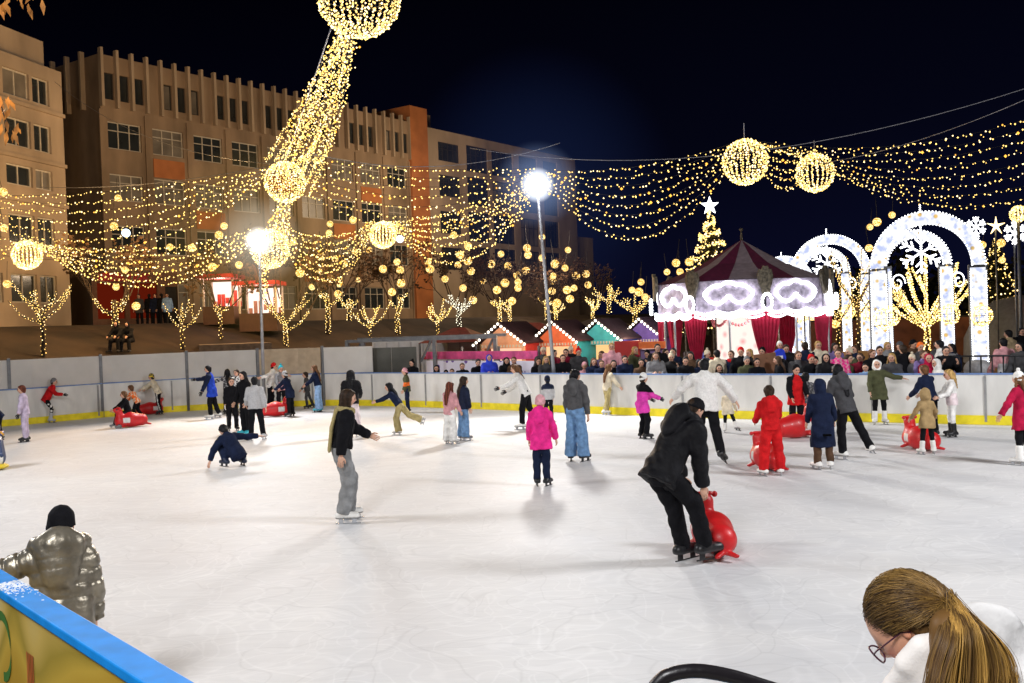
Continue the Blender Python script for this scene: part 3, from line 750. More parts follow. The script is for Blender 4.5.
# near boards at the lower left, blue topped with a painted banner outside
nb = empty('rink_boards', (0, 0, 0), 0, 'near section of rink boards with wide blue top and golden banner', 'rink boards')
rn = resample(nearline, .15)
def mat_banner():
    m, nt, out = new_mat('painted_banner'); b = N(nt, 'ShaderNodeBsdfPrincipled'); b.inputs['Roughness'].default_value = .45
    tc = N(nt, 'ShaderNodeTexCoord'); wv = N(nt, 'ShaderNodeTexWave'); wv.bands_direction = 'DIAGONAL'; wv.inputs['Scale'].default_value = .55; wv.inputs['Distortion'].default_value = 9; wv.inputs['Detail'].default_value = 2; wv.inputs['Detail Scale'].default_value = .8
    nt.links.new(tc.outputs['Object'], wv.inputs['Vector'])
    rp = N(nt, 'ShaderNodeValToRGB'); el = rp.color_ramp.elements
    el[0].position = .0; el[0].color = (.45, .27, .025, 1); el[1].position = 1; el[1].color = (.62, .48, .18, 1)
    for p_, c_ in ((.35, (.55, .37, .05, 1)), (.6, (.36, .26, .035, 1)), (.8, (.58, .41, .1, 1))):
        q = el.new(p_); q.color = c_
    nt.links.new(wv.outputs['Fac'], rp.inputs['Fac']); nt.links.new(rp.outputs[0], b.inputs['Base Color']); nt.links.new(b.outputs[0], out.inputs['Surface']); return m
b = MB(); wall_strip(b, rn, .01, 1.19, .09, out=.115); b.build('panel', mat_banner(), nb)
b = MB(); wall_strip(b, rn, 1.192, 1.24, .138, out=.138); cap_o = b.build('cap_rail', BLUEM, nb)
bv = cap_o.modifiers.new('bevel', 'BEVEL'); bv.width = .008; bv.segments = 2
# painted swirls of the banner: a green leaf curl and a red stripe block, built on the outer face
def onbanner(k, z, o=.003):
    i = min(int(k), len(rn) - 2); f = k - i; p = rn[i].lerp(rn[i + 1], f); t = (rn[i + 1] - rn[i]).normalized(); n = Vector((t.y, -t.x, 0))
    return Vector((p.x, p.y, z)) + n * (.116 + o)
def kof(px, py=600):   # index on the near line seen at a column
    best = min(range(len(rn)), key=lambda i: abs((512 + 1000 * rn[i].x / rn[i].y) - px)); return best
k0 = kof(5)
GRN = mat('banner_green', (.05, .16, .03), .5); RDM = mat('banner_red', (.5, .1, .03), .5)
b = MB()
pp = [(k0 + 1.7 + 1.0 * math.cos(a), .93 + .16 * math.sin(a)) for a in np.linspace(-1.6, 2.4, 14)]
for i in range(13):
    a, c = pp[i], pp[i + 1]; b.quad(onbanner(a[0], a[1] - .025), onbanner(c[0], c[1] - .025), onbanner(c[0], c[1] + .025), onbanner(a[0], a[1] + .025))
b.build('painted_leaf', GRN, nb)
b = MB()
for i in range(5): b.quad(onbanner(k0 + 4.6 + i * .16, .5, .004), onbanner(k0 + 4.68 + i * .16, .5, .004), onbanner(k0 + 4.68 + i * .16, 1.0, .004), onbanner(k0 + 4.6 + i * .16, 1.0, .004))
b.build('painted_stripes', RDM, nb)
snow = MB()
kk = kof(14)
for i in range(260):
    k = kk + abs(nrs.normal(0, 1)) * 1.1 - .8; k = min(max(k, 0), len(rn) - 2); p = onbanner(k, 1.242, 0) ; n_ = onbanner(k, 1.242, .1) - p
    p = p + n_.normalized() * (.02 - .135 * nrs.rand())
    r_ = .003 + .006 * nrs.rand() ** 2; snow.ball((p.x, p.y, 1.241), r_, 6, 4, sc=(1, 1, .6))
tag(snow.build('snow', mat('scraped_snow', (.8, .82, .85), .6), smooth=True), kind='stuff')
# ---------------------------------------------------------------- black tube rail at the bottom edge
hr_ = empty('hand_rail', at(710, 690, 2.2), 0, 'black curved tube rail at the bottom edge beside the woman with glasses', 'hand rail')
o_ = hr_.location
pts = [at(x, y, 2.2) - Vector(o_) for x, y in ((640, 760), (650, 700), (660, 681), (676, 673), (700, 671), (730, 676), (760, 685), (800, 699), (830, 720), (838, 780))]
b = MB(); b.tube(smoothpoly(pts, 5), .016, 12); b.build('tube', mat('black_foam_grip', (.012, .01, .012), .35, var=.1, bump=.1), hr_, True)
zf = -(o_.z - .3)
b = MB()
for p_ in (pts[0], pts[-1]): b.tube([p_, Vector((p_.x, p_.y, zf))], .013, 10)
b.build('support', GREYM, hr_, True)
# ================================================================ skaters on the ice
S = skater
def coat_mark(root, J, h):
    b = MB(); p = J['pel'] - J['cf'] * .125 * h - np.array([0, 0, .17 * h]); b.box(p, (.13, .04, .035)); b.build('white_mark', FLEECE, root)
down = dict(L=(5, 14, 15, 8), Rr=(5, 14, 15, 8))
def P_(**k): d = dict(); d.update(k); return d
S('person at the left edge bending over a penguin skating aid, navy jacket', 1, 440, 394, 120, P_(lean=38, L=(45, 5, 60, 5), Rr=(45, 5, 60, 5), LL=(10, 4, -10, 4), RL=(5, 4, -10, 4)), top=('navy', 'jacket'), hat=('black', 'beanie'), feet=('skate', 'black'))
S('child in pale lavender snow outfit with black gloves near the left edge', 26, 442, 384, 105, P_(L=(8, 14, 14, 6), Rr=(4, 22, 10, 10)), top=('lav', 'jacket'), bot=('lav', 'straight'), hair=('auburn', 'short'), glove='black', feet=('skate', 'black'))
S('skater in red jacket and patterned black leggings gliding along the left boards', 47, 423, 377, -80, P_(lean=30, L=(-60, 25, -70, 20), Rr=(40, 8, 80, 0), LL=(-30, 6, -48, 6), RL=(32, 4, -8, 4)), top=('red', 'jacket'), bot=('black', 'slim'), bot2='patch', hat=('grey', 'beanie'), glove='black', feet=('skate', 'lgrey'))
S('boy in black sitting astride a red seal aid with another child behind', 127, 427, 393, 125, P_(pz=.32, lean=18, L=(45, 8, 60, 4), Rr=(45, 8, 60, 4), LL=(80, 26, 10, 14), RL=(80, 26, 10, 14), head=(0, -25)), top=('black', 'jacket'), hair=('chest', 'short'), hs=1) if False else None
p = gnd(129, 427)
person('boy in black sitting astride a red seal aid with another child behind', p, R(125), 1.25, P_(pz=.34, lean=14, L=(45, 8, 60, 4), Rr=(45, 8, 60, 4), LL=(78, 26, 10, 14), RL=(78, 26, 10, 14), head=(0, -25)), top=('black', 'jacket'), hair=('chest', 'short'), feet=('skate', 'grey'), vox=.02, group=None)
S('child in orange patterned jacket leaning over the boy on the red seal', 138, 420, 384, 80, P_(lean=32, L=(40, 8, 55, 4), Rr=(40, 8, 55, 4), LL=(20, 4, -25, 4), RL=(8, 4, -40, 4)), top=('orange', 'jacket'), top2=('cream', 'pattern'), hair=('chest', 'short'))
S('person in black jacket and black cap by the left boards', 143, 413, 372, -70, P_(lean=12, L=(35, 8, 60, 0), Rr=(30, 10, 60, 0)), top=('black', 'jacket'), hat=('black', 'beanie'))
S('child in cream jacket with green patterned hat pushing a red seal', 159, 414.5, 372, 88, P_(lean=26, L=(55, 6, 60, 0), Rr=(50, 6, 60, 0), LL=(-5, 4, -16, 4), RL=(8, 4, 0, 4)), top=('cream', 'jacket'), bot2='stripe', hat=('olive', 'beanie', 'yellow'), hair=('black', 'short'))
S('boy in royal blue jacket balancing with one arm out, white skates', 213, 419, 364.5, 95, P_(lean=8, L=(20, 10, 25, 5), Rr=(70, 20, 86, 8), LL=(8, 6, -4, 6), RL=(-6, 8, -16, 8)), top=('blue', 'coat'), top2=('navy', 'arms'), hair=('black', 'short'), glove='black', feet=('skate', 'white'))
S('child in dark floral jacket behind the boy in black', 229, 414, 368, 20, P_(L=(20, 70, 20, 80), Rr=(10, 14, 20, 8)), top=('dgrey', 'jacket'), top2=('lgrey', 'pattern'), hair=('black', 'long'))
S('child in black and white patterned jacket behind the two girls in black', 239, 415, 368.5, 160, P_(), top=('white', 'jacket'), top2=('black', 'pattern'), hair=('dbrown', 'short'))
S('boy in black jacket with white gloves facing the camera', 233, 431, 376.5, 195, P_(L=(5, 10, 20, 4), Rr=(5, 8, 12, 4), head=(5, 10)), top=('black', 'jacket'), hair=('dbrown', 'short'), glove='white')
S('girl in black with long dark hair standing beside the grey sweater', 247, 436, 370, 140, P_(L=(10, 12, 25, 6), Rr=(10, 12, 25, 6)), top=('black', 'jacket'), hair=('black', 'long'), feet=('skate', 'teal'))
S('child in light grey sweater and black trousers seen from behind', 256.5, 440, 375.5, 8, P_(L=(10, 16, 45, 6), Rr=(-4, 16, 4, 8), LL=(0, 4, -4, 4), RL=(0, 9, -6, 7)), top=('lgrey', 'sweater'), hair=('black', 'short'), feet=('skate', 'lgrey'), fit=1.08)
p = gnd(238, 467)
person('person in navy squatting low on the ice with one hand down', p, R(42), 1.5, P_(lean=42, side=-8, L=(20, 30, 0, 22), Rr=(-60, 76, -88, 70), LL=(106, 14, -56, 10), RL=(100, 6, -58, 6), head=(48, 0), toe=8), top=('navy', 'jacket'), hair=('black', 'short'), bot=('navy', 'straight'), feet=('skate', 'navy'), vox=.017)
S('person in white jacket and red cap with arms spread by the boards', 272, 410.5, 361, -85, P_(lean=16, L=(-30, 60, -25, 60), Rr=(-40, 70, -50, 60), head=(10, 0)), top=('white', 'jacket'), hat=('red', 'beanie'), skin='dbrown') if False else None
S('person in white jacket and red cap with arms spread by the boards', 271, 411, 361.5, -80, P_(lean=14, L=(70, 10, 80, 8), Rr=(-60, 40, -80, 30), LL=(8, 4, -4, 4), RL=(0, 6, -12, 4)), top=('white', 'jacket'), hat=('red', 'beanie'), hair=('black', 'short'))
S('child in grey and pink jacket with turquoise hat by the red seal', 282, 412.5, 364, -150, P_(L=(15, 14, 35, 8), Rr=(30, 10, 60, 4)), top=('grey', 'jacket'), top2=('dpink', 'low'), hat=('teal', 'pom'), feet=('skate', 'black'))
S('child in navy coat leaning over a tall red seal aid', 291, 416.5, 369.5, 70, P_(lean=20, L=(45, 8, 60, 0), Rr=(40, 8, 60, 0)), top=('navy', 'coat'), hat=('lgrey', 'beanie'), feet=('skate', 'black'))
S('small child in dark grey beside the girl in light blue jeans', 308, 408.5, 371, 100, P_(L=(20, 12, 40, 5), LL=(10, 6, -8, 5), RL=(-14, 6, -22, 5)), top=('dgrey', 'jacket'), bot=('dgrey', 'slim'), hair=('dbrown', 'short'))
S('girl in dark jacket and wide light blue jeans by the far corner', 319, 412, 364, 85, P_(lean=10, L=(30, 8, 55, 0), Rr=(40, 8, 60, 0)), top=('navy', 'crop'), bot=('ldenim', 'wide'), hair=('chest', 'long'), feet=('skate', 'teal'))
S('person in black puffer jacket and pale pink wide trousers seen from behind', 352.5, 437, 368, 0, P_(L=(20, 10, 60, -10), Rr=(20, 10, 60, -10)), top=('black', 'puffer'), bot=('wpink', 'wide'), hair=('black', 'long'), hood='up', feet=('skate', 'white'))
S('young woman in black jacket with olive scarf and grey trousers gliding', 343, 522, 387, -72, P_(lean=9, L=(38, 22, 62, 14), Rr=(-16, 20, -8, 8), LL=(18, 3, -4, 3), RL=(12, 4, -14, 4), head=(12, 0), curl=18), top=('black', 'crop'), bot=((.24, .245, .25), 'baggy'), hair=('dbrown', 'bob'), scarf='khaki', feet=('skate', 'white'), glove=None, vox=.012, bulk=1.06)
S('skater in khaki trousers with one leg stretched behind her', 401, 434.5, 381, 83, P_(lean=34, L=(60, 18, 72, 10), Rr=(25, 75, 20, 80), LL=(16, 4, -10, 4), RL=(-40, 8, -68, 6), head=(10, 0), toe=8), top=('navy', 'crop'), bot=('khaki', 'wide'), hair=('black', 'long'), feet=('skate', 'white'))
S('child in orange and olive jacket with pale knit hat by the far boards', 408, 412.5, 366.5, 100, P_(L=(10, 12, 25, 5)), top=('olive', 'jacket'), top2=('orange', 'bands'), bot=('navy', 'straight'), hat=('lpink', 'beanie'))
S('girl in dusty pink jacket with very long auburn hair and white trousers', 450.5, 444, 380.5, -38, P_(L=(12, 12, 30, 5), Rr=(14, 8, 30, 5)), top=('dpink', 'jacket'), bot=('white', 'wide'), hair=('auburn', 'long'), feet=('skate', 'white'))
S('girl in navy puffer and jeans beside the auburn haired girl', 464, 440.5, 375, -62, P_(L=(8, 10, 30, 5), Rr=(4, 12, 10, 6)), top=('navy', 'puffer'), bot=('denim', 'wide'), hair=('dbrown', 'long'), feet=('skate', 'grey'))
S('skater in white top and black trousers leaning forward by the boards', 527, 429, 363, 78, P_(lean=26, L=(50, 6, 72, 0), Rr=(30, 6, 60, 0), LL=(12, 4, 2, 4), RL=(-8, 6, -40, 4), head=(8, 0)), top=('white', 'sweater'), bot=('black', 'straight'), hair=('chest', 'pony'), glove='black', feet=('skate', 'white'))
S('child in pale grey puffer with navy shoulders near the far boards', 549, 421, 374, 10, P_(L=(10, 12, 25, 6), Rr=(10, 12, 20, 6)), top=('lgrey', 'puffer'), top2=('navy', 'shoulder'), hair=('black', 'short'), hat=('navy', 'beanie'))
S('girl in hot pink jacket and pink knit hat seen from behind', 542.5, 486, 392.5, -12, P_(L=(6, 15, 12, 6), Rr=(4, 18, 20, 6), LL=(0, 1, -3, 1), RL=(0, 1, -3, 1)), top=('pink', 'coat'), bot=('navy', 'straight'), hair=None, hat=('dpink', 'beanie', 'lpink'), feet=('skate', 'black'), hood='down', vox=.014)
S('girl in dark grey hoodie and blue jeans with black ponytail', 577, 461.5, 368.5, -25, P_(L=(5, 7, 14, 2), Rr=(3, 9, 10, 2), LL=(2, 2, -3, 3), RL=(2, 5, -3, 3), head=(2, -28)), top=((.085, .085, .088), 'crop'), bot=('denim', 'wide'), hair=('black', 'pony'), hood='down', feet=('skate', 'black'), vox=.015, bulk=.9)
S('woman in cream jacket and khaki trousers passing the far boards', 608, 415.5, 363, -60, P_(lean=8, L=(20, 8, 40, 5), Rr=(15, 28, 40, 14), LL=(10, 4, -2, 4), RL=(-12, 6, -26, 6)), top=('cream', 'jacket'), bot=('khaki', 'straight'), hair=('chest', 'long'), feet=('skate', 'white'))
S('child in blue trousers behind the woman in the cream jacket', 614, 414.3, 376, -60, P_(), top=('navy', 'jacket'), bot=('blue', 'slim'), hair=('dbrown', 'short'), feet=('skate', 'white'))
S('girl in magenta and black jacket with white hat holding a hand', 643, 439, 371, -62, P_(lean=6, L=(35, 8, 62, 0), Rr=(38, 8, 66, 2), LL=(16, 4, -10, 4), RL=(14, 4, -12, 4)), top=('magenta', 'coat'), top2=('black', 'shoulder'), hat=('white', 'beanie'), glove='black', feet=('skate', 'black'))
S('tall man in white fleece with arms spread wide seen from behind', 708, 463, 357, -6, P_(lean=10, L=(18, 50, 40, 30), Rr=(8, 44, 16, 30), LL=(4, 5, 2, 5), RL=(-6, 8, -30, 8), head=(14, 0), sw=.11), top=('white', 'jacket'), bot=('black', 'straight'), hair=('black', 'short'), feet=('skate', 'black'), vox=.015, topmat=FLEECE, bulk=1.08)
S('man in black jacket and cap bending over a red seal aid', 664, 569, 393.5, -56, P_(lean=36, side=2, L=(12, 4, 24, 0), Rr=(2, 3, 14, -6), LL=(34, 2, 16, 2), RL=(44, 4, 14, 3), head=(42, -8), toe=4, sw=.105), top=('black', 'jacket'), bot=('black', 'straight'), hair=('dbrown', 'short'), hat=('black', 'cap'), hood='down', feet=('skate', 'black'), vox=.011, bulk=1.05, topmat=PUFF)
S('person in cream coat kicking a black trousered leg out to the right', 728, 433, 385, -30, P_(lean=14, L=(15, 14, 30, 8), Rr=(15, 14, 30, 8), LL=(8, 4, -6, 4), RL=(-14, 26, -26, 24)), top=('cream', 'coat'), bot=('black', 'slim'), hair=('dbrown', 'short'), feet=('skate', 'white'))
S('girl in red snowsuit with ponytail and white skates seen from behind', 772.5, 476, 383.5, 4, P_(L=(28, 10, 62, -4), Rr=(28, 10, 62, -4), LL=(3, 7, -4, 5), RL=(3, 7, -4, 5)), top=('red', 'suit'), bot=('red', 'baggy'), hair=('dbrown', 'pony'), feet=('skate', 'white'), hood='down', vox=.015)
S('child in orange and black jacket with black beanie facing the camera', 797, 433, 362.5, 188, P_(L=(15, 12, 50, -6), Rr=(14, 12, 30, -4)), top=('red', 'coat'), top2=('black', 'arms'), hat=('black', 'beanie'), bot=('black', 'straight'))
S('small child in dark patterned jacket beside the orange jacket', 808, 431, 371, 10, P_(), top=('dgrey', 'jacket'), top2=('grey', 'pattern'), hair=('black', 'short'))
S('person in long navy hooded coat with brown trousers and white skates', 824, 469.5, 376, 5, P_(lean=8, L=(10, 10, 25, 4), Rr=(10, 20, 22, 14)), top=('navy', 'long'), bot=('brown', 'straight'), hair=('black', 'short'), hood='up', feet=('skate', 'white'), vox=.016, extra=coat_mark)
S('woman in dark grey jacket pushing off with her legs apart', 848, 459.5, 362.5, 22, P_(lean=14, side=-6, L=(14, 12, 40, 0), Rr=(10, 22, 50, -8), LL=(6, 2, -4, 0), RL=(-6, 24, -14, 22)), top=('dgrey', 'jacket'), bot=('black', 'straight'), hair=('black', 'long'), hood='down', feet=('skate', 'white'), vox=.016)
S('girl in olive coat and white fur hood holding on to the boards', 880, 424.5, 357.5, 168, P_(L=(20, 62, 20, 80), Rr=(10, 10, 25, 0), side=5), top=('olive', 'parka'), bot=('black', 'slim'), hood='fur', hair=('chest', 'short'), feet=('skate', 'white'), extra=None)
S('boy in navy jacket with brown hair behind the tan coat', 932, 437, 363.5, 30, P_(lean=16, L=(25, 12, 50, 0), Rr=(30, 10, 55, 0)), top=('navy', 'jacket'), bot=('black', 'straight'), hair=('chest', 'short'), feet=('skate', 'black'))
S('small child in tan hooded coat and white skates seen from behind', 928, 454.5, 385.5, 6, P_(L=(16, 26, 40, 14), Rr=(16, 28, 40, 18), LL=(2, 6, -3, 6), RL=(2, 6, -3, 6)), top=('tan', 'coat'), bot=('black', 'slim'), hood='up', hair=None, feet=('skate', 'white'), vox=.016)
S('blonde girl in white, navy and pink jacket with white trousers', 953, 437, 368, 82, P_(L=(28, 10, 70, 0), Rr=(28, 10, 70, 0), LL=(4, 4, -4, 4), RL=(4, 4, -4, 4)), top=('white', 'jacket'), top2=('wpink', 'low'), bot=('white', 'slim'), hair=('blonde', 'pony'), feet=('skate', 'black'))
S('girl in crimson coat with white hat at the right edge', 1024, 465, 369, 30, P_(lean=4, L=(12, 36, 22, 22), Rr=(10, 14, 25, 6)), top=('crimson', 'parka'), bot=('black', 'slim'), hat=('white', 'pom'), hair=('chest', 'long'), feet=('skate', 'white'), vox=.016)
# child in the silver coat inside the near boards
p = at(60, 560, 6.2); p.z = 0
person('child in shiny silver puffer coat and black beanie beside the blue topped boards', p, R(22), 1.385, P_(lean=10, hoodk=1.35, L=(35, 72, 40, 84), Rr=(4, 10, 12, 2), head=(12, -20)), top=('metal', 'pufcoat'), bot=('black', 'straight'), hair=None, hat=('black', 'beanie'), hood='down', vox=.0085, topmat=METALCLOTH, feet=('skate', 'black'), bulk=1.1)

# ---------------------------------------------------------------- red seal aids and the penguin aid
PLAST = mat('red_plastic', C['red'], 0.42, var=0.16, scale=5, bump=.12, bscale=30, coat=0.08, attr=True)
def seal_mesh():
    v = lambda *a: V3(*a)
    g = [([cap(v(0, -.36, .2), v(0, -.05, .22), .17, .21), cap(v(0, -.05, .22), v(0, .22, .2), .21, .17), cap(v(0, .2, .22), v(0, .27, .47), .14, .085), cap(v(0, .27, .5), v(0, .36, .52), .095, .06)], .06, [(v(0, 0, .02), v(0, 0, -1))]),
         ([cap(v(0, -.45, .1), v(-.1, -.58, .07), .05, .035, v(0, .3, .95), 1.6), cap(v(0, -.45, .1), v(.1, -.58, .07), .05, .035, v(0, .3, .95), 1.6)], .03),
         ([cap(v(.12, .15, .1), v(.2, .2, .05), .06, .05, v(0, 0, 1), 2), cap(v(-.12, .15, .1), v(-.2, .2, .05), .06, .05, v(0, 0, 1), 2)], .03)]
    return sdf_mesh(g, .02, k2=.03)
sv, sf = seal_mesh()
scol = np.tile(np.array(C['red']), (len(sv), 1))
eye = (np.abs(np.abs(sv[:, 0]) - .075) < .022) & (np.abs(sv[:, 1] - .33) < .025) & (np.abs(sv[:, 2] - .545) < .022); scol[eye] = (.02, .02, .02)
patch = (np.abs(sv[:, 0]) > .12) & (np.abs(sv[:, 1] - .1) < .09) & (np.abs(sv[:, 2] - .22) < .07); scol[patch] = (.7, .68, .66)
seal0 = None
def seal(label, px, py, yaw, sc=1.0, white=False):
    global seal0
    p = gnd(px, py)
    if seal0 is None:
        r = empty('seal_skating_aid', p, R(yaw), label, 'skating aid', 'red seal skating aids on the ice')
        mk_mesh('seal_body', sv, sf, PLAST, scol, r)
        b = MB(); b.tube([(-.12, .27, .57), (-.06, .27, .585), (.06, .27, .585), (.12, .27, .57)], .022, 8, C['red'])
        for e in (-1, 1): b.ball((e * .12, .27, .57), .034, 10, 8, C['red'])
        b.build('handle_bar', PLAST, r, True, True)
        seal0 = r
    else:
        r = dup(seal0, p, R(yaw), label)
    r.scale = (sc,) * 3
    return r
seal('red seal aid at the feet of the man in the black jacket', 712, 551, 4, 1.0)
seal('red seal aid ridden by the boy in black', 129, 427.5, 125, 1.0)
seal('red seal aid pushed by the child with the green patterned hat', 152, 414.5, -60, .95)
seal('red seal aid under the child in the navy coat', 278, 416.5, -75, 1.05)
seal('red seal aid in front of the red snowsuit', 766, 469, 10, 1.0)
seal('red seal aid between the red snowsuit and the navy coat', 798, 438, -70, 1.15)
seal('red seal aid in front of the tan coat', 919, 449.5, 12, 1.0)
def penguin(px, py):
    p = gnd(px, py); v = lambda *a: V3(*a)
    r = empty('penguin_skating_aid', p, R(150), 'penguin shaped skating aid with white belly and yellow feet at the left edge', 'skating aid')
    V, Fc = sdf_mesh([([cap(v(0, 0, .26), v(0, 0, .55), .23, .19)], .05, [(v(0, 0, .05), v(0, 0, -1))]), ([cap(v(0, 0, .84), v(0, .02, .86), .15)], .03),
                      ([cap(v(-.2, 0, .6), v(-.3, .02, .3), .05, .04), cap(v(.2, 0, .6), v(.3, .02, .3), .05, .04)], .03)], .025, k2=.03)
    c = np.tile(np.array((.03, .05, .12)), (len(V), 1)); m = (V[:, 1] > -.06) & (np.abs(V[:, 0]) < .24); c[m] = (.75, .75, .72)
    mk_mesh('penguin_body', V, Fc, PLAST, c, r)
    b = MB(); b.ball((0, .02, .07), 1, 16, 8, (.75, .55, .02), (.3, .3, .07)); b.build('foot_base', PLAST, r, True, True)
    b = MB(); b.lathe([(.17, .69), (.21, .72), (.21, .76), (.16, .78)], n=18, col=(.02, .05, .3)); b.build('scarf', PLAST, r, True, True)
    b = MB(); b.tube([(0, .15, .86), (0, .25, .83)], [.05, .015], 8, (.75, .3, .02)); b.build('beak', PLAST, r, True, True)
    b = MB(); b.tube([(-.32, -.02, .72), (-.2, -.05, .76), (.2, -.05, .76), (.32, -.02, .72)], .022, 8, (.5, .25, .03)); b.build('handle_bar', PLAST, r, True, True)
penguin(-6, 470)
# ================================================================ spectators behind the boards
LEANP = dict(lean=12, L=(14, 10, 96, -26), Rr=(14, 10, 96, -26))
CH = dict(lean=5, L=(12, 12, 40, 2), Rr=(12, 12, 40, 2))
def W(label, px, yt, off, yaw, pose=None, px_h=None, **kw):
    d = board_d(px) + off + .14; kw.setdefault('feet', ('shoe', 'black')); kw.setdefault('vox', .024)
    hfix = kw.pop('hfix', None); ztop = at(px, yt, d).z; p = at(px, yt, d); p.z = 0
    if hfix: p.z = ztop - hfix * 1.02; return person(label, p, R(yaw), hfix, pose or {}, **kw)
    pose = pose or {}; J = fk(pose, 1.0, False); h = 1.2
    add = .03 if (kw.get('hat') or kw.get('hood') in ('up', 'fur')) else .015
    for _ in range(6): J = fk(pose, h, False); h = h * ztop / (J['top'] + add)
    if h < .95: h = .95
    return person(label, p, R(yaw), min(h, 2.0), pose, **kw)
W('woman with dark hair bun and black coat leaning on the far boards', 414, 359, .5, 150, LEANP, top=('black', 'jacket'), hair=('black', 'bun'))
W('person in black hood crouching low behind the boards before the pink banner', 437, 364, .5, 175, LEANP, top=('black', 'jacket'), hood='up')
W('small child in beige jacket between dark coats at the boards', 452, 368, .45, 180, CH, top=('beige', 'jacket'), hair=('brown', 'short'))
W('small child in dark cap beside the beige jacket at the boards', 446, 369, .5, 180, CH, top=('black', 'jacket'), hat=('black', 'beanie'))
W('man in black jacket stooping over the boards left of the dark cap', 461, 362, .5, 190, dict(LEANP, lean=35), top=('black', 'jacket'), hair=('brown', 'short'))
W('person in dark cap and black jacket beside the bright blue hooded jacket', 477, 358, .5, 195, LEANP, top=('black', 'jacket'), hat=('dgrey', 'beanie'))
W('person in bright blue hooded jacket leaning on the boards', 488.5, 353, .5, 188, LEANP, top=('royal', 'puffer'), hood='up')
W('woman in black hood and coat right of the bright blue jacket', 506, 356, .5, 185, LEANP, top=('black', 'jacket'), hood='up', hair=('black', 'long'))
W('man in grey brown jacket behind the white topped skater', 514, 356, .6, 170, CH, top=('brown', 'jacket'), hair=('chest', 'short'))
W('woman in black with dark hair beside the blonde woman at the boards', 538, 357, .5, 185, LEANP, top=('black', 'jacket'), hair=('black', 'long'))
W('blonde woman in dark coat left of the tall lamp post', 545, 355, .55, 190, LEANP, top=('dgrey', 'jacket'), hair=('blonde', 'long'))
W('tall person in beige knit hat behind the blonde woman', 543, 346, 1.3, 180, CH, top=('dgrey', 'jacket'), hat=('cream', 'beanie'))
W('man in black jacket right of the tall lamp post with hands together', 562, 353.5, .5, 185, LEANP, top=('black', 'jacket'), hair=('black', 'short'))
W('person in dark red jacket behind the man by the lamp post', 566, 348, 1.6, 170, CH, top=('burg', 'jacket'), hair=('black', 'short'))
W('person in red and white knit hat in front of the teal hut', 578, 347, 1.5, 185, CH, top=('dgrey', 'jacket'), hat=('red', 'pom'))
W('child in pale pink jacket and hat before the teal hut', 584, 361, .6, 185, CH, top=('lpink', 'jacket'), hat=('lpink', 'beanie'))
W('woman in navy coat with brown hair in front of the blue hut side', 592.5, 357, .5, 190, LEANP, top=('navy', 'jacket'), hair=('brown', 'long'))
W('man in navy jacket resting beside the woman in navy', 601, 359, .5, 180, LEANP, top=('navy', 'jacket'), hair=('brown', 'short'))
W('person in pink jacket standing behind the rail by the red door', 611.5, 342, 1.4, 175, CH, top=('lpink', 'jacket'), hair=('blonde', 'short'), bulk=.82)
W('person with dark hair bowed behind the boards before the red door', 613, 359, .5, 180, LEANP, top=('black', 'jacket'), hair=('black', 'long'))
W('man in navy jacket with short dark hair before the red door', 624, 354.5, .5, 182, LEANP, top=('navy', 'jacket'), hair=('black', 'short'))
W('young man in dark jacket in front of the orange counter', 641, 358, .6, 175, CH, top=('brown', 'jacket'), hair=('black', 'short'))
W('woman with long brown hair in grey coat at the boards', 655, 351, .6, 178, LEANP, top=('grey', 'jacket'), hair=('brown', 'long'))
W('tall person in black behind the grey coated woman', 657, 343, 1.7, 180, CH, top=('black', 'jacket'), hair=('black', 'short'))
W('man in black jacket smiling between the red curtains', 685, 356, .6, 175, LEANP, top=('black', 'jacket'), hair=('black', 'short'))
W('man in dark blue jacket under the second red curtain', 674, 347, 2.0, 150, CH, top=('navy', 'jacket'), hair=('black', 'short'))
W('man in cream coat turned away from the rink', 718, 349, .9, 20, CH, top=('cream', 'jacket'), hair=('black', 'short'))
W('woman with dark hair just below the cream coat at the boards', 718, 363, .4, 180, LEANP, top=('black', 'jacket'), hair=('dbrown', 'long'))
W('person in red hood and black coat before the white drum', 741, 346, 1.0, 160, CH, top=('black', 'jacket'), hat=('red', 'beanie'))
W('person in dark green jacket and grey cap at the boards', 745.5, 355, .5, 180, LEANP, top=('olive', 'jacket'), hat=('grey', 'beanie'))
W('person in black jacket left of the brown board', 756, 357, .5, 180, CH, top=('black', 'jacket'), hair=('black', 'short'))
W('woman in black coat with brown hair seen in profile', 780, 355, .5, 80, CH, top=('black', 'jacket'), hair=('brown', 'long'))
W('man in dark cap carrying the child in the blue and white suit', 779, 351, 1.62, 180, dict(CH, L=(60, 30, 150, 10), Rr=(60, 30, 150, 10)), top=('dgrey', 'jacket'), hat=('dgrey', 'beanie'))
W('small child in blue and white suit lifted above the crowd', 779, 337, 1.4, 180, dict(CH, LL=(80, 16, 5, 8), RL=(80, 16, 5, 8)), hfix=.85, top=('royal', 'jacket'), top2=('white', 'low'), hat=('white', 'beanie'))
W('man with short brown hair in dark jacket right of the brown haired woman', 797.5, 350, .7, 180, CH, top=('dgrey', 'jacket'), hair=('chest', 'short'))
W('person in red knit hat in the middle of the crowd', 809, 353, .6, 185, LEANP, top=('black', 'jacket'), hat=('red', 'beanie'))
W('person in dark blue jacket turned away behind the red knit hat', 806, 341, 1.9, 10, CH, top=('navy', 'jacket'), hair=('dbrown', 'short'))
W('person in black hood right of the red knit hat', 825, 352, .6, 170, LEANP, top=('black', 'puffer'), hood='up')
W('girl in pink jacket with brown hair bun', 838, 348, .8, 160, CH, top=('pink', 'jacket'), top2=('lpink', 'pattern'), hair=('brown', 'bun'))
W('person in beige hat behind the girl in pink', 817, 340, 2.2, 180, CH, top=('cream', 'jacket'), hair=('blonde', 'short'))
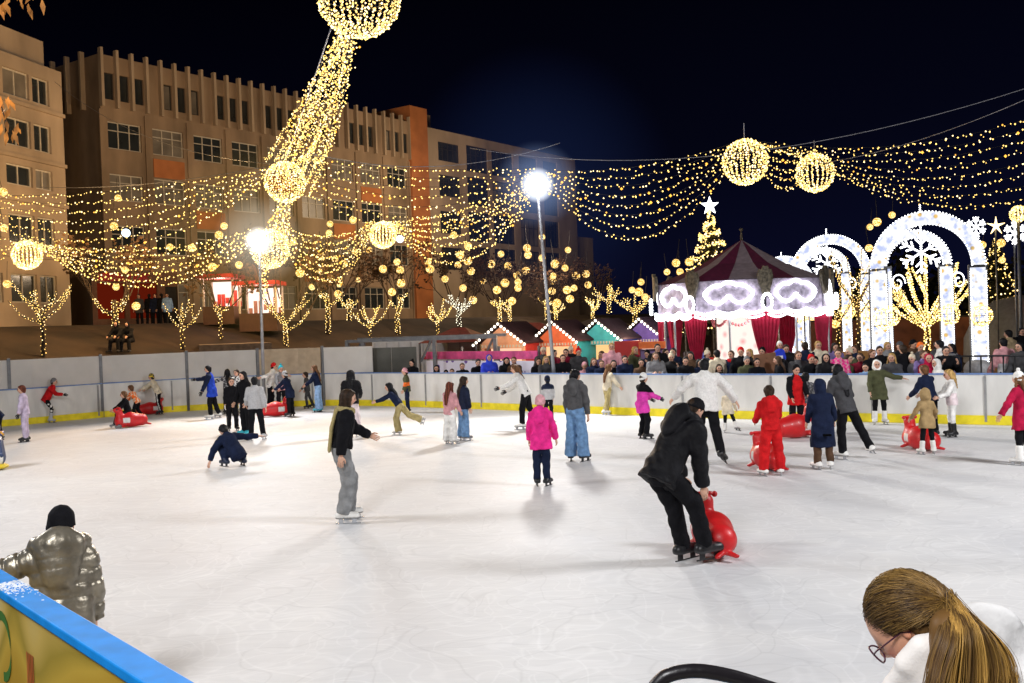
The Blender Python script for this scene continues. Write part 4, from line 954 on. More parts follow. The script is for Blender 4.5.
W('person with dark hair below the first lit gate post', 870, 348, 1.0, 200, CH, top=('black', 'jacket'), hair=('chest', 'short'))
W('person in black coat behind the olive coated girl', 879, 345, 1.4, 170, CH, top=('black', 'jacket'), hair=('dbrown', 'short'))
W('child in pale blue jacket low behind the boards', 866, 362, .5, 150, CH, top=('ldenim', 'jacket'), hair=('black', 'short'))
W('woman with fair hair and dark coat right of the olive coated girl', 892, 352, .6, 150, CH, top=('dgrey', 'jacket'), hair=('blonde', 'long'))
W('large man in black coat with his back to the rink', 905, 344, 1.0, 20, CH, top=('black', 'coat'), hair=('dbrown', 'short'), bulk=1.15)
W('man in black jacket and dark cap beside the large man', 899, 340, 1.9, 170, CH, top=('black', 'jacket'), hat=('dgrey', 'cap'))
W('person in orange hat behind the crowd by the big gate', 919, 341, 2.1, 180, CH, top=('dgrey', 'jacket'), hat=('orange', 'beanie'))
W('child in crimson hooded jacket above the boards', 928.5, 352, .7, 160, CH, top=('crimson', 'jacket'), hood='up')
W('child in white hood beside the crimson hood', 938.5, 357, .6, 100, CH, top=('white', 'jacket'), hood='up')
W('man in white jacket behind the crowd by the big gate', 942.5, 339, 1.8, 60, CH, top=('white', 'jacket'), hair=('black', 'short'))
W('woman in black coat with hands raised to her face', 945, 345, 1.1, 170, dict(CH, L=(40, 10, 130, -10), Rr=(40, 10, 130, -10)), top=('black', 'jacket'), hair=('black', 'short'))
W('person in purple jacket next to the white hood', 922, 349, .9, 190, CH, top=('purple', 'jacket'), hair=('brown', 'short'))
W('person in pink and white jacket with dark trousers by the railing', 1005, 337, 2.2, 10, CH, top=('dpink', 'jacket'), top2=('lgrey', 'low'), bot=('navy', 'straight'), hair=('black', 'short'), vox=.02)
W('person in beige coat walking behind the railing', 1011, 327, 5.5, 40, CH, top=('beige', 'coat'), hair=('black', 'short'))
W('person in black coat at the right edge behind the railing', 1021, 341, 2.0, 120, CH, top=('dgrey', 'coat'), hair=('black', 'short'))
W('man in dark jacket far back beneath the grey tent', 1020, 321, 8, 180, CH, top=('black', 'coat'), hair=('black', 'short'))
filler = [(552, 349, 2.2), (571, 345, 2.6), (604, 350, 2.0), (632, 346, 2.4), (648, 349, 2.8), (664, 348, 2.4), (694, 350, 1.8), (703, 349, 2.6), (729, 350, 2.0), (751, 348, 2.6), (763, 346, 3.2), (789, 343, 2.8), (832, 342, 3.0), (848, 347, 2.0), (856, 344, 3.0), (886, 341, 3.2), (911, 338, 3.4), (932, 340, 3.2), (951, 343, 3.0), (671, 352, 1.2), (861, 352, 1.4), (769, 352, 1.3), (815, 355, 1.2), (846, 354, 1.0), (698, 358, .9), (913, 353, 1.0)]
hcols = ['black', 'dbrown', 'brown', 'blonde', 'chest', 'dbrown']
tcols = ['black', 'navy', 'dgrey', 'burg', 'olive', 'brown', 'black', 'purple', 'grey', 'navy']
names = dict(black='black', navy='navy', dgrey='charcoal', burg='wine red', olive='olive', brown='brown', purple='purple', grey='grey', dbrown='dark brown', blonde='fair', chest='chestnut')
place = ['by the coral hut', 'left of the teal hut', 'before the blue hut side', 'before the red door', 'before the purple hut', 'near the first red curtain', 'between two red curtains', 'left of the cream coat', 'right of the cream coat', 'before the white drum', 'behind the brown board', 'under the long curtain', 'left of the pink girl', 'right of the pink girl', 'under the second gate', 'by the large gate post', 'before the glowing tree', 'under the glowing tree', 'right of the white jacket', 'left of the smiling man', 'by the pale blue child', 'below the brown board', 'left of the black hood', 'just beside the pink girl', 'right of the smiling man', 'right of the large man']
for i, (x, y, o) in enumerate(filler):
    hcx, tcx = hcols[i % 6], tcols[(i * 7 + 3) % 10]
    hx = ['red', 'cream', 'grey', 'teal', 'black', 'olive'][i % 6] if i % 3 == 1 else None
    ps = [CH, LEANP, dict(CH, L=(50, 8, 128, -8), Rr=(14, 12, 40, 2)), dict(CH, lean=10, side=6, head=(14, 20)), dict(CH, side=-6, head=(0, -25))][(i * 3) % 5]
    who = 'in %s knit hat' % dict(red='red', cream='cream', grey='grey', teal='turquoise', black='black', olive='olive green')[hx] if hx else 'with %s hair' % names[hcx]
    W('onlooker %s and %s jacket %s' % (who, names[tcx], place[i]), x, y, o, 180 + rng.uniform(-60, 60), ps, top=(tcx, ['jacket', 'puffer'][i % 2]), hair=(hcx, ['short', 'long'][i % 3 == 0]), hat=(hx, ['beanie', 'pom'][i % 2]) if hx else None, scarf=['red', 'cream', 'grey', 'burg'][i % 4] if i % 5 == 3 else None)
# ================================================================ light strings, globes, lit trees
WARM = emis('warm_bulb', (1.0, .64, .17), 3.2); WARM2 = emis('warm_bulb_bright', (1.0, .74, .36), 4.0); COOL = emis('white_bulb', (.9, .93, 1.0), 5.0); AMB = emis('amber_bulb', (1.0, .45, .06), 2.4)
WIRE = mat('dark_wire', (.02, .02, .018), .7); CABLE = mat('steel_cable', (.2, .2, .22), .5, metal=.5)
def string_pts(a, c, sag, n):
    return [a.lerp(c, i / n) - Vector((0, 0, sag * 4 * (i / n) * (1 - i / n))) for i in range(n + 1)]
def light_string(label, a, c, sag, group, step=.15, br=.023):
    r = empty('light_string', a, 0, label, 'light string', group)
    L = (c - a).length; n = max(12, int(L / .8)); pts = [p - a for p in string_pts(a, c, sag, n)]
    b = MB(); b.tube(pts, .006, 3); b.build('cable', WIRE, r)
    m = int((L + sag) / step); b = MB()
    for i in range(m + 1):
        t = min(max((i + nrs.uniform(-.35, .35)) / m, 0), 1)
        p = (c - a) * t - Vector((0, 0, sag * 4 * t * (1 - t))) + Vector(nrs.normal(0, .035, 3)) - Vector((0, 0, .03))
        rr = br * nrs.uniform(.7, 1.35); b.cur = 0 if nrs.rand() < .78 else 1
        if nrs.rand() < .03: rr *= 1.7; b.cur = 2
        b.oct(p, rr)
    o = b.build('bulbs', [WARM, WARM2, AMB], r, True); o['kind'] = 'stuff'
    return r
def spx_(label, group, x0, y0, d0, x1, y1, d1, ym, step=.15, br=.023):
    a, c = at(x0, y0, d0), at(x1, y1, d1); mid = a.lerp(c, .5)
    # image row of the straight mid point
    v = mid - CAM; k = v.dot(fwd); row = 341.5 - F * v.dot(upv) / k
    light_string(label, a, c, max(0.05, (ym - row) * k / F), group, step, br)
def bundle(lab, grp, rows, step=.15, br=.023):
    for r in rows: spx_(lab, grp, *r, step=step, br=br)
bundle('string of warm bulbs in the dense curtain falling from the topmost globe', 'curtain of strings below the topmost globe',
       [(339 + i * 1.3, 32 + i * .8, 15.5 + i * .2, 266 + i * 3.9, 160 + (i % 4) * 12, 29.5 + (i % 4) * .5, 94 + i * 4.2 + (i % 3) * 5) for i in range(13)], .085, .0155)
bundle('string of warm bulbs in the bunch joining the curtain globe to the left floodlight', 'bunch of strings above the left floodlight',
       [(280 + i * 1.6, 200, 30.5, 256 + i * 5, 244 + (i % 3) * 6, 34, 226 + (i % 2) * 6) for i in range(7)], .11, .024)
bundle('string of warm bulbs wound down below the left floodlight globe', 'strings below the left floodlight globe',
       [(262 + i * 2, 258, 34.5, 262 + i * 1.3, 288 + 3 * i, 35, 273) for i in range(4)], .1, .026)
bundle('string of warm bulbs swagged from the globe below the curtain towards the left building', 'strings left of the curtain',
       [(-40, y0, 37, 279, 166 + i, 30, ym) for i, (y0, ym) in enumerate(((194, 192), (197, 201), (200, 210), (203, 220), (208, 230), (213, 239), (218, 249)))])
bundle('string of warm bulbs swagged between the left globe and the left floodlight', 'strings above the left boards',
       [(30, 240, 43, 258, 228 + 2 * i, 34, ym) for i, ym in enumerate((250, 256, 262, 268, 274, 280, 286))], .17, .028)
bundle('string of warm bulbs running off the left edge from the left globe', 'strings at the left edge', [(25, 238, 43, -50, 250 + 8 * i, 40, 252 + 6 * i) for i in range(3)], .17, .028)
bundle('string of warm bulbs swagged between the left floodlight and the globe beside it', 'strings between the floodlight and the middle globe',
       [(276, 222 + 3 * i, 34, 374, 220 + i, 45, ym) for i, ym in enumerate((236, 243, 250, 257, 264, 271, 279))], .17, .026)
bundle('string of warm bulbs swagged from the middle globe to the tall lamp', 'strings between the middle globe and the tall lamp',
       [(390, 222, 45, 528, 188 + 3 * i, 32, ym) for i, ym in enumerate((213, 221, 229, 237, 245, 253, 262))], .17, .026)
bundle('string of warm bulbs stretched from the curtain to the tall lamp', 'strings between the curtain and the tall lamp',
       [(312, 160 + 6 * i, 31, 534, 168 + 3 * i, 29, ym) for i, ym in enumerate((169, 178, 187, 197, 207, 217, 228))], .14)
bundle('string of warm bulbs swagged from the tall lamp to the larger globe on the right', 'strings between the tall lamp and the right globes',
       [(546, 170 + 2 * i, 29, 742, 140 + i, 27, ym) for i, ym in enumerate((166, 175, 184, 194, 204, 214, 225, 237))], .125, .021)
bundle('string of warm bulbs hanging in the narrow gap of the two right globes', 'strings between the two right globes',
       [(747, 138, 27, 815, 150, 31, 152 + 9 * i) for i in range(5)], .12, .02)
bundle('string of warm bulbs swagged from the right globes to the right edge', 'strings at the right edge',
       [(752 + i * 9, 140 + 3 * i, 27.5 + .45 * i, 1075, y1, 24, ym) for i, (y1, ym) in enumerate(((103, 145), (113, 152), (123, 160), (134, 169), (146, 178), (158, 187), (170, 195), (184, 204)))], .115, .019)
def cable(label, pts, sag=.4):
    a = at(*pts[0]); c = at(*pts[1]); r = MB(); r.tube([p - a for p in string_pts(a, c, sag, 24)], .011, 5)
    o = r.build('support_cable', CABLE, None, True); o.location = a; tag(o, label, 'cable', 'support cables over the square')
for lab, p0, p1, sg in (('upper thin cable crossing the dark sky above the right globes', (470, 148, 31), (1060, 77, 23), 1.0), ('lower thin cable running from the second right globe to the right edge', (800, 166, 31), (1060, 84, 22), .3),
                        ('slanting guy cable beside the curtain of lights', (333, 22, 15), (283, 166, 30), .05), ('thin cable from the left building roof to the curtain of lights', (55, 82, 50), (290, 165, 31), .9),
                        ('thin cable crossing low in front of the long building', (40, 187, 45), (300, 160, 31), .3), ('thin cable between the curtain and the tall lamp', (300, 150, 31), (560, 143, 29), .6)):
    cable(lab, (p0, p1), sg)
def globe_mesh(rad, nm=14, nb=22, br=.02, wire=True):
    b = MB()
    if wire:
        for k in range(nm // 2):
            a = math.pi * k / (nm // 2)
            b.tube([(rad * math.cos(t) * math.cos(a), rad * math.cos(t) * math.sin(a), rad * math.sin(t)) for t in np.linspace(0, 2 * math.pi, 25)], .007, 3, cap=False)
        for z in (-.6, 0, .6): 
            q = math.sqrt(1 - z * z); b.tube([(rad * q * math.cos(t), rad * q * math.sin(t), rad * z) for t in np.linspace(0, 2 * math.pi, 25)], .007, 3, cap=False)
    c = MB()
    for k in range(nm):
        a = 2 * math.pi * k / nm
        for j in range(nb):
            t = -math.pi / 2 + math.pi * (j + .5) / nb
            if abs(t) > 1.2 and k % 2: continue
            p = Vector((math.cos(t) * math.cos(a), math.cos(t) * math.sin(a), math.sin(t))) * rad + Vector(nrs.normal(0, .012, 3))
            c.cur = 0 if nrs.rand() < .6 else 1; c.oct(p, br * nrs.uniform(.8, 1.3))
    return b, c
def big_globe(label, px, py, d, pix):
    rad = pix / 2 * d / F; p = at(px, py, d); r = empty('light_globe', p, 0, label, 'light globe', 'large wire globes over the square')
    b, c = globe_mesh(rad, 32 if pix > 60 else 22, 48 if pix > 60 else 28, .0165 if pix > 60 else .025 if pix > 36 else .034)
    b.build('wire_frame', WIRE, r); o = c.build('bulbs', [WARM, WARM2], r, True); o['kind'] = 'stuff'
    b = MB(); b.tube([(0, 0, rad), (0, 0, rad + .45)], .012, 5); b.build('hanger', CABLE, r)
big_globe('largest glowing wire globe cut off by the top of the photo', 359, -5, 15, 82)
big_globe('glowing wire globe at the foot of the curtain of lights', 285, 182, 30, 40)
big_globe('glowing wire globe hanging low at the far left', 27, 255, 43, 28)
big_globe('glowing wire globe half hidden by the glare of the left floodlight', 270, 249, 35, 38)
big_globe('glowing wire globe hanging before the long building', 383, 235, 46, 26)
big_globe('larger of the two wire globes in the dark sky on the right', 745, 162, 27, 44)
big_globe('smaller of the two wire globes in the dark sky on the right', 815, 173, 31.6, 37)
# ---------------------------------------------------------------- small globes in the bare trees
small = [(3,192),(96,202),(118,198),(80,223),(114,226),(4,228),(197,211),(206,224),(224,226),(219,235),(170,247),(192,248),(193,260),(212,267),(239,265),(132,257),(98,264),(105,270),(125,270),(7,284),(116,287),(136,306),
 (275,262),(293,242),(330,224),(329,233),(353,220),(321,257),(335,259),(344,264),(355,252),(369,250),(321,271),(300,273),(331,279),(339,283),(358,279),(312,287),(338,294),(412,245),(397,262),(383,269),(400,270),(410,273),(415,271),(428,262),(430,269),(445,279),(392,292),(408,292),(458,265),(460,255),(468,246),(468,261),(471,271),(454,235),(463,288),(473,300),(483,281),(401,283),
 (501,254),(491,264),(508,266),(527,248),(528,255),(526,271),(542,237),(542,258),(555,264),(565,268),(568,250),(517,275),(518,282),(518,288),(505,283),(553,276),(553,281),(552,291),(557,303),(576,276),(574,288),(567,290),(570,299),(586,274),(588,285),(497,290),(512,301),
 (641,282),(632,290),(639,292),(645,297),(676,263),(689,262),(667,272),(680,272),(892,215),(877,222),(870,227),(869,248),(982,245),(1002,260),(1001,243),(835,324)]
white_small = [(126,233),(211,253),(400,239)]
def pat_globe(nt, e):
    tc = N(nt, 'ShaderNodeTexCoord'); wv = N(nt, 'ShaderNodeTexVoronoi'); wv.inputs['Scale'].default_value = 4.5
    nt.links.new(tc.outputs['Object'], wv.inputs['Vector'])
    rp = N(nt, 'ShaderNodeValToRGB'); rp.color_ramp.elements[0].position = .1; rp.color_ramp.elements[0].color = (1, .82, .45, 1); rp.color_ramp.elements[1].position = .5; rp.color_ramp.elements[1].color = (.25, .12, .008, 1)
    nt.links.new(wv.outputs['Distance'], rp.inputs['Fac']); nt.links.new(rp.outputs[0], e.inputs['Color'])
GL = emis('globe_glow', (1, .7, .25), 4.2, pattern=pat_globe); GLW = emis('white_globe_glow', (.75, .85, 1), 2.6)
def globe_small_mesh(rad, m):
    b = MB(); b.ball((0, 0, 0), rad, 12, 9); me = b
    return b
g0 = {}
def small_globe(px, py, d, white=False):
    p = at(px, py, d); key = white
    if key not in g0:
        b = MB(); b.ball((0, 0, 0), 1, 14, 10); b.cur = 1; b.tube([(0, 0, .98), (.05, 0, 3.2), (0, 0, 6)], .07, 4); o = b.build('light_globe', [GLW if white else GL, WIRE], None, True); g0[key] = o
    else:
        o = g0[key].copy(); COL.objects.link(o)
    o.location = p; s = d / F * nrs.uniform(3.2, 4.4); o.scale = (s, s, s * .98); o.rotation_euler = (nrs.rand() * .2, nrs.rand() * .2, nrs.rand() * 6)
    tag(o, 'small round white light globe hanging among the bare trees' if white else 'small round golden light globe hanging among the bare trees', 'light globe', 'small white globes in the trees' if white else 'small golden globes in the trees')
tree_d = []
# ---------------------------------------------------------------- trees wrapped in lights
BARK = mat('bark', (.045, .03, .02), .9, var=.4, scale=8, bump=.6, bscale=20)
LEAF = mat('dry_leaves', (.05, .024, .008), .85, var=.5, scale=3)
def lit_tree(label, px, py, top, limbs, seed, trunk_frac=.5, th=None, lit=WARM, crown=True, d=None, spread=.9, rad=.13, dens=.85, crown_h=3.2, lean=0, br=.023, grp='trees wrapped in light strings'):
    rs_ = np.random.RandomState(seed)
    p = at(px, py, d) if d else tgnd(px, py)
    d = p.y; H = (py - top) * d / F
    r = empty('wrapped_tree', p, 0, label, 'tree', grp)
    segs = []
    tt = H * trunk_frac
    tpts = [Vector((0, 0, -.2)), Vector((rs_.normal(0, .03), rs_.normal(0, .03), tt * .5)), Vector((lean * H, 0, tt))]
    rad = rad * .85; segs.append((tpts, rad, rad * .6))
    tips = []
    for k in range(limbs):
        an = 2 * math.pi * (k + rs_.rand() * .6) / limbs; up = rs_.uniform(.5, 1.0)
        z0 = tt * rs_.uniform(.62, 1.0); L = (H - z0) * rs_.uniform(.7, 1.3)
        a = tpts[0].lerp(tpts[2], z0 / tt); dirn = Vector((math.cos(an) * spread, math.sin(an) * spread * .6, up)).normalized()
        q1 = a + dirn * L * .5 + Vector((0, 0, -.04)); q2 = a + dirn * L * .85 + Vector((0, 0, L * .22))
        segs.append(([a, q1, q2], rad * .38, rad * .12)); tips.append((q1, q2))
        if rs_.rand() < .7:
            d2 = (dirn + Vector((rs_.normal(0, .5), rs_.normal(0, .3), .35))).normalized(); segs.append(([q1, q1 + d2 * L * .45], rad * .22, rad * .08)); tips.append((q1, q1 + d2 * L * .45))
    b = MB(); c = MB()
    for pts, ra, rb in segs:
        n = len(pts); b.tube(pts, [ra + (rb - ra) * i / (n - 1) for i in range(n)], 7)
        L = sum((pts[i + 1] - pts[i]).length for i in range(n - 1)); m = int(L / .045 * dens * (1.7 if ra > .1 else .8)); 
        for i in range(m):
            t = i / m * (n - 1); j = min(int(t), n - 2); q = pts[j].lerp(pts[j + 1], t - j); rr = ra + (rb - ra) * i / m + .02
            an = i * 2.4 + rs_.rand(); ax = (pts[j + 1] - pts[j]).normalized(); o1 = ax.orthogonal().normalized(); o2 = ax.cross(o1)
            c.cur = 0 if rs_.rand() < .7 else 1
            c.oct(q + (o1 * math.cos(an) + o2 * math.sin(an)) * rr, br * d / 45 * rs_.uniform(.75, 1.25))
    b.build('trunk', BARK, r, True)
    o = c.build('wrapped_lights', [lit, WARM2 if lit is WARM else lit], r, True); o['kind'] = 'stuff'
    if crown:
        b = MB()
        lf = MB()
        def twig(a, dr, L, ra, lv):
            q = a + dr * L; b.tube([a, (a + q) / 2 + Vector(rs_.normal(0, .05 * L, 3)), q], [ra, ra * .75, ra * .5], 4, cap=False)
            if lv == 0:
                for _ in range(2):
                    e = a.lerp(q, rs_.rand()) + Vector(rs_.normal(0, .12, 3)); s_ = .05 + .05 * rs_.rand(); u = Vector(rs_.normal(0, 1, 3)).normalized(); v = u.orthogonal()
                    lf.add([e, e + (u + v) * s_, e + u * 2 * s_, e + (u - v) * s_], [(0, 1, 2, 3)])
                return
            for _ in range(3):
                twig(a.lerp(q, rs_.uniform(.45, 1)), (dr + Vector(rs_.normal(0, .45, 3)) + Vector((0, 0, .12))).normalized(), L * rs_.uniform(.5, .75), ra * .55, lv - 1)
        for q1, q2 in tips: twig(q2, ((q2 - q1).normalized() + Vector((0, 0, .5))).normalized(), crown_h * rs_.uniform(.35, .55), .035, 3)
        cr = b.build('crown', BARK, r); lf.build('leaves', LEAF, cr)['kind'] = 'stuff'
    tree_d.append((px, d))
    return r
T = lit_tree
T('young tree wrapped in bulbs with stepped side branches at far left', 43, 357, 276, 7, 3, .62, spread=1.5, rad=.1, crown=False, grp=None)
T('stout tree wrapped in bulbs behind the left screen with two dark seated figures', 116, 342, 288, 5, 4, .78, spread=1.6, rad=.19)
T('lit tree trunk on the upper bank before the red shop', 107, 322, 288, 4, 5, .8, spread=1.6, rad=.13)
T('small forked tree wrapped in bulbs at the foot of the bank', 183, 350, 300, 5, 6, .66, spread=.75, rad=.11, crown=False)
T('lit trunk in front of the left bright kiosk', 201, 321, 285, 4, 7, .85, spread=1.4, rad=.2)
T('thin lit trunk halfway up the bank beside the steps', 221, 340, 300, 3, 8, .9, spread=.9, rad=.1)
T('bushy lit tree with upswept branches beside the left floodlight', 286, 346, 290, 7, 9, .42, spread=1.0, rad=.13)
T('straight lit trunk right of the left floodlight', 328, 334, 285, 5, 10, .85, spread=1.2, rad=.15)
T('lit trunk on the upper bank behind the straight lit trunk', 349, 320, 293, 4, 11, .8, spread=1.6, rad=.14)
T('small lit tree with fan of thin branches on the bank', 370, 337, 300, 6, 12, .45, spread=.95, rad=.08, crown=False)
T('leaning lit trunk under the middle globe', 398, 334, 290, 5, 13, .8, spread=1.4, rad=.15, lean=.12)
T('lit trunk on the upper bank right of the leaning trunk', 406, 318, 291, 4, 14, .8, spread=1.8, rad=.13)
T('small lit tree with open spread branches above the grey frame', 438, 335, 298, 6, 15, .5, spread=.9, rad=.08, crown=False)
T('lit tree with cool white branches above the dark red roof', 459, 327, 292, 6, 16, .7, spread=1.1, rad=.17, lit=emis('pale_bulb', (.92, .85, .62), 3.0), lean=.08)
T('lit tree with spread arms above the peach hut', 500, 324, 295, 5, 17, .72, spread=1.7, rad=.13)
T('lit tree standing beside the spread arms above the peach hut', 510, 325, 299, 4, 18, .78, spread=1.7, rad=.13)
T('lit trunk just left of the tall lamp post', 547, 320, 294, 4, 19, .8, spread=1.3, rad=.16)
T('lit trunk just right of the tall lamp post', 556, 324, 300, 5, 20, .75, spread=1.5, rad=.13)
T('lit tree with several stems above the teal hut', 593, 322, 294, 6, 21, .6, spread=.9, rad=.13)
T('low lit tree with wide fan of branches above the purple hut', 635, 318, 290, 9, 22, .3, spread=1.4, rad=.12, crown=False, d=52)
T('distant lit tree left of the carousel roof', 609, 310, 284, 6, 23, .5, spread=.8, rad=.14, crown=False, d=62)
T('lit tree beside the nearest red curtain inside the gates', 858, 345, 250, 8, 24, .45, spread=.6, rad=.1, crown=False, d=40)
T('lit tree with thin upright branches left of the big gate', 884, 345, 272, 8, 25, .4, spread=.6, rad=.1, crown=False, d=41)
T('dense golden tree glowing under the big gate arch', 927, 346, 266, 16, 26, .34, spread=.85, rad=.13, crown=False, d=42, dens=1.4, br=.04)
T('lit tree glowing beneath the second gate', 838, 345, 290, 6, 27, .5, spread=.7, rad=.1, crown=False, d=47)
dd = sorted(tree_d)
for x, y in small:
    if x < 600: near = min(dd, key=lambda t: abs(t[0] - x)); d = near[1] + nrs.uniform(-1.5, 1.5)
    elif x < 700: d = 50
    else: d = 42
    small_globe(x, y, d)
for x, y in white_small: small_globe(x, y, min(dd, key=lambda t: abs(t[0] - x))[1], True)
# ---------------------------------------------------------------- rink lamps
def glow_shell_mat(name, col, st, pw):  # painted glow: emission fading towards the edge of a transparent shell
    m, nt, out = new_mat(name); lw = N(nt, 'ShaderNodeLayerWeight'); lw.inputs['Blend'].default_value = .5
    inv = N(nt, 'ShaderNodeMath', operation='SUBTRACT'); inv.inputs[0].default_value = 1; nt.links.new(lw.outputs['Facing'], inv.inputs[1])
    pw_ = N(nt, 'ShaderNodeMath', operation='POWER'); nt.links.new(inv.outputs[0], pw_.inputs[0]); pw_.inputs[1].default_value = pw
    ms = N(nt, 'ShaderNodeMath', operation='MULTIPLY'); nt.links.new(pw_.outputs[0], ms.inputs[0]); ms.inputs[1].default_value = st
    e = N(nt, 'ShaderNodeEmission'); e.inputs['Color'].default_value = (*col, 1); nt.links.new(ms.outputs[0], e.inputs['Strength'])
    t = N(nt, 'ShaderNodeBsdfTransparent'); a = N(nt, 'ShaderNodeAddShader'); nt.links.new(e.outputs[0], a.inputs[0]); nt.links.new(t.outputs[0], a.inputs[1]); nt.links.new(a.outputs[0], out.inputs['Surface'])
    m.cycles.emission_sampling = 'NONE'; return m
def lamp(label, px, py, pxb, d, head_r, glow_shells):
    p = at(px, py, d); base = at(pxb, 372, d); base.z = zt(base.x, base.y)
    r = empty('lamp_post', base, 0, label, 'lamp post')
    b = MB(); b.tube([(0, 0, 0), p - base], [.06, .04], 10); b.build('pole', mat('lamp_pole', (.35, .36, .38), .45, metal=.4), r, True)
    b = MB()
    for e in (-1, 1): b.box(p - base + Vector((e * .16, .03, 0)), (.3, .16, .34))
    b.box(p - base + Vector((0, .05, -.2)), (.7, .06, .06)); hd = b.build('lamp_head', GREYM, r)
    b = MB()
    for e in (-1, 1): b.ball(p - base + Vector((e * .16, -.09, 0)), head_r, 14, 10, sc=(1, .5, 1.1))
    b.build('lamp_glass', emis('lamp_glass', (.95, .97, 1), 30), hd, True)
    for k, (rr, col, st, pw) in enumerate(glow_shells):
        b = MB(); b.ball(p - base, rr, 48, 32); o = b.build('lamp_glow_shell', glow_shell_mat('painted_glow', col, st, pw), r, True)  # emissive shells that paint the glare around the lamp
    return p
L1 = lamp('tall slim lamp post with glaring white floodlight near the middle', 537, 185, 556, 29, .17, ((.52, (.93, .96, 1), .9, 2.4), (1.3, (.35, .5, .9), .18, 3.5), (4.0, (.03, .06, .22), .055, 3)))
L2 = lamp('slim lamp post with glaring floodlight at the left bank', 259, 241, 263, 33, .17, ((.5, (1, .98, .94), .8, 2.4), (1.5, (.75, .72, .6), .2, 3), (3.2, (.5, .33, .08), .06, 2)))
light('floodlight', 'SPOT', L1 + Vector((0, -.4, -.25)), 3300, (1, .98, .95), .5, to=(2, 14, 0), spot=150)
light('floodlight', 'SPOT', L2 + Vector((0, -.4, -.25)), 2300, (.98, .98, 1), .5, to=(-4, 16, 0), spot=150)
# the same kind of floodlights on the other sides of the rink, outside the frame
light('floodlight', 'SPOT', (13.5, 9, 9), 6300, (.98, .98, 1), 1.5, to=(1, 15, 0), spot=140)
light('floodlight', 'SPOT', (-14, 13, 9), 4500, (.98, .98, 1), 1.5, to=(-2, 17, 0), spot=140)
light('floodlight', 'SPOT', (-4, -4.5, 10), 7500, (.98, .98, 1), 1.8, to=(0, 13, 0), spot=130)
# added fill points standing in for the garlands' glow; paler ones brighten the wing
for (px, py, d, e) in ((60, 235, 40, 1500), (190, 225, 42, 2000), (330, 235, 46, 2400), (450, 240, 52, 2400), (545, 235, 70, 2200), (470, 190, 74, 2200), (300, 120, 24, 250)):
    light('festoon_fill', 'POINT', at(px, py, d), e * 1.0, (1, .61, .26) if px < 440 else (1, .74, .5), .8)
# ================================================================ buildings
PLAS = mat('weathered_render', (.27, .19, .12), .9, var=.4, scale=.5, bump=.25, bscale=6, stretch=(1, 1, .35))
PLAS2 = mat('pale_render', (.38, .29, .20), .9, var=.3, scale=.4, bump=.2, bscale=6, stretch=(1, 1, .4))
BRICK = mat('orange_render', (.42, .15, .05), .9, var=.2, scale=.8)
GLASS = mat('dark_window_glass', (.03, .035, .035), .12, var=.6, scale=.35, spec=.8); GLASSL = mat('curtained_glass', (.17, .15, .12), .35, var=.5, scale=.6)
FRAMEW = mat('window_frame_paint', (.5, .45, .36), .6)
DARKT = mat('dark_trim', (.03, .028, .025), .8)
def facade(b, x0, x1, z0, z1, holes, y=0.0, dep=.22):
    """wall sheet in the local xz plane with real openings"""
    X = sorted({x0, x1, *[h[0] for h in holes], *[h[1] for h in holes]}); Z = sorted({z0, z1, *[h[2] for h in holes], *[h[3] for h in holes]})
    for i in range(len(X) - 1):
        for j in range(len(Z) - 1):
            cx, cz = (X[i] + X[i + 1]) / 2, (Z[j] + Z[j + 1]) / 2
            if any(h[0] < cx < h[1] and h[2] < cz < h[3] for h in holes): continue
            b.quad((X[i], y, Z[j]), (X[i + 1], y, Z[j]), (X[i + 1], y, Z[j + 1]), (X[i], y, Z[j + 1]))
    for a, c, e, f in holes:
        for p, q in (((a, e), (c, e)), ((c, e), (c, f)), ((c, f), (a, f)), ((a, f), (a, e))):
            b.quad((p[0], y, p[1]), (q[0], y, q[1]), (q[0], y + dep, q[1]), (p[0], y + dep, p[1]))
wcache = {}
def window(parent, a, c, e, f, nm, y=.0, dep=.2, glass=None, transom=.66, fm=None):
    W_, H_ = round(c - a, 2), round(f - e, 2); glass = glass or GLASS; key = (W_, H_, nm, glass.name, transom)
    if key not in wcache:
        b = MB(); t = .07
        for x in (t / 2, W_ - t / 2): b.box((x, 0, H_ / 2), (t, .06, H_))
        for z in (t / 2, H_ - t / 2): b.box((W_ / 2, 0, z), (W_ - 2 * t, .06, t))
        for k in range(1, nm): b.box((W_ * k / nm, 0, H_ / 2), (.06, .056, H_ - 2 * t))
        if transom: b.box((W_ / 2, 0, H_ * transom), (W_ - 2 * t, .05, .05))
        o = b.build('window', fm or FRAMEW, parent); p = MB(); p.quad((.03, .02, .03), (W_ - .03, .02, .03), (W_ - .03, .02, H_ - .03), (.03, .02, H_ - .03)); q = p.build('pane', glass, o)
        wcache[key] = o
    else:
        s = wcache[key]; o = s.copy(); COL.objects.link(o); o.parent = parent
        for ch in s.children: k = ch.copy(); COL.objects.link(k); k.parent = o
    o.location = (a, y + dep * .75, e); return o
O = Vector((-24.1, 60, 3.3)); th = math.atan2(.812, .581)
main = empty('office_building', O, th, 'long beige office building with vertical fins along its top floor', 'building')
U = Vector((.581, .812, 0)); NB = Vector((.812, -.581, 0))
def xloc(px):   # position along the facade seen at a column
    lo, hi = -5, 70
    for _ in range(40):
        m = (lo + hi) / 2; q = O + U * m
        if 512 + F * q.x / q.y < px: lo = m
        else: hi = m
    return lo
HA = 16.4; LA = xloc(415); bay = LA / 9; holes = []; wins = []
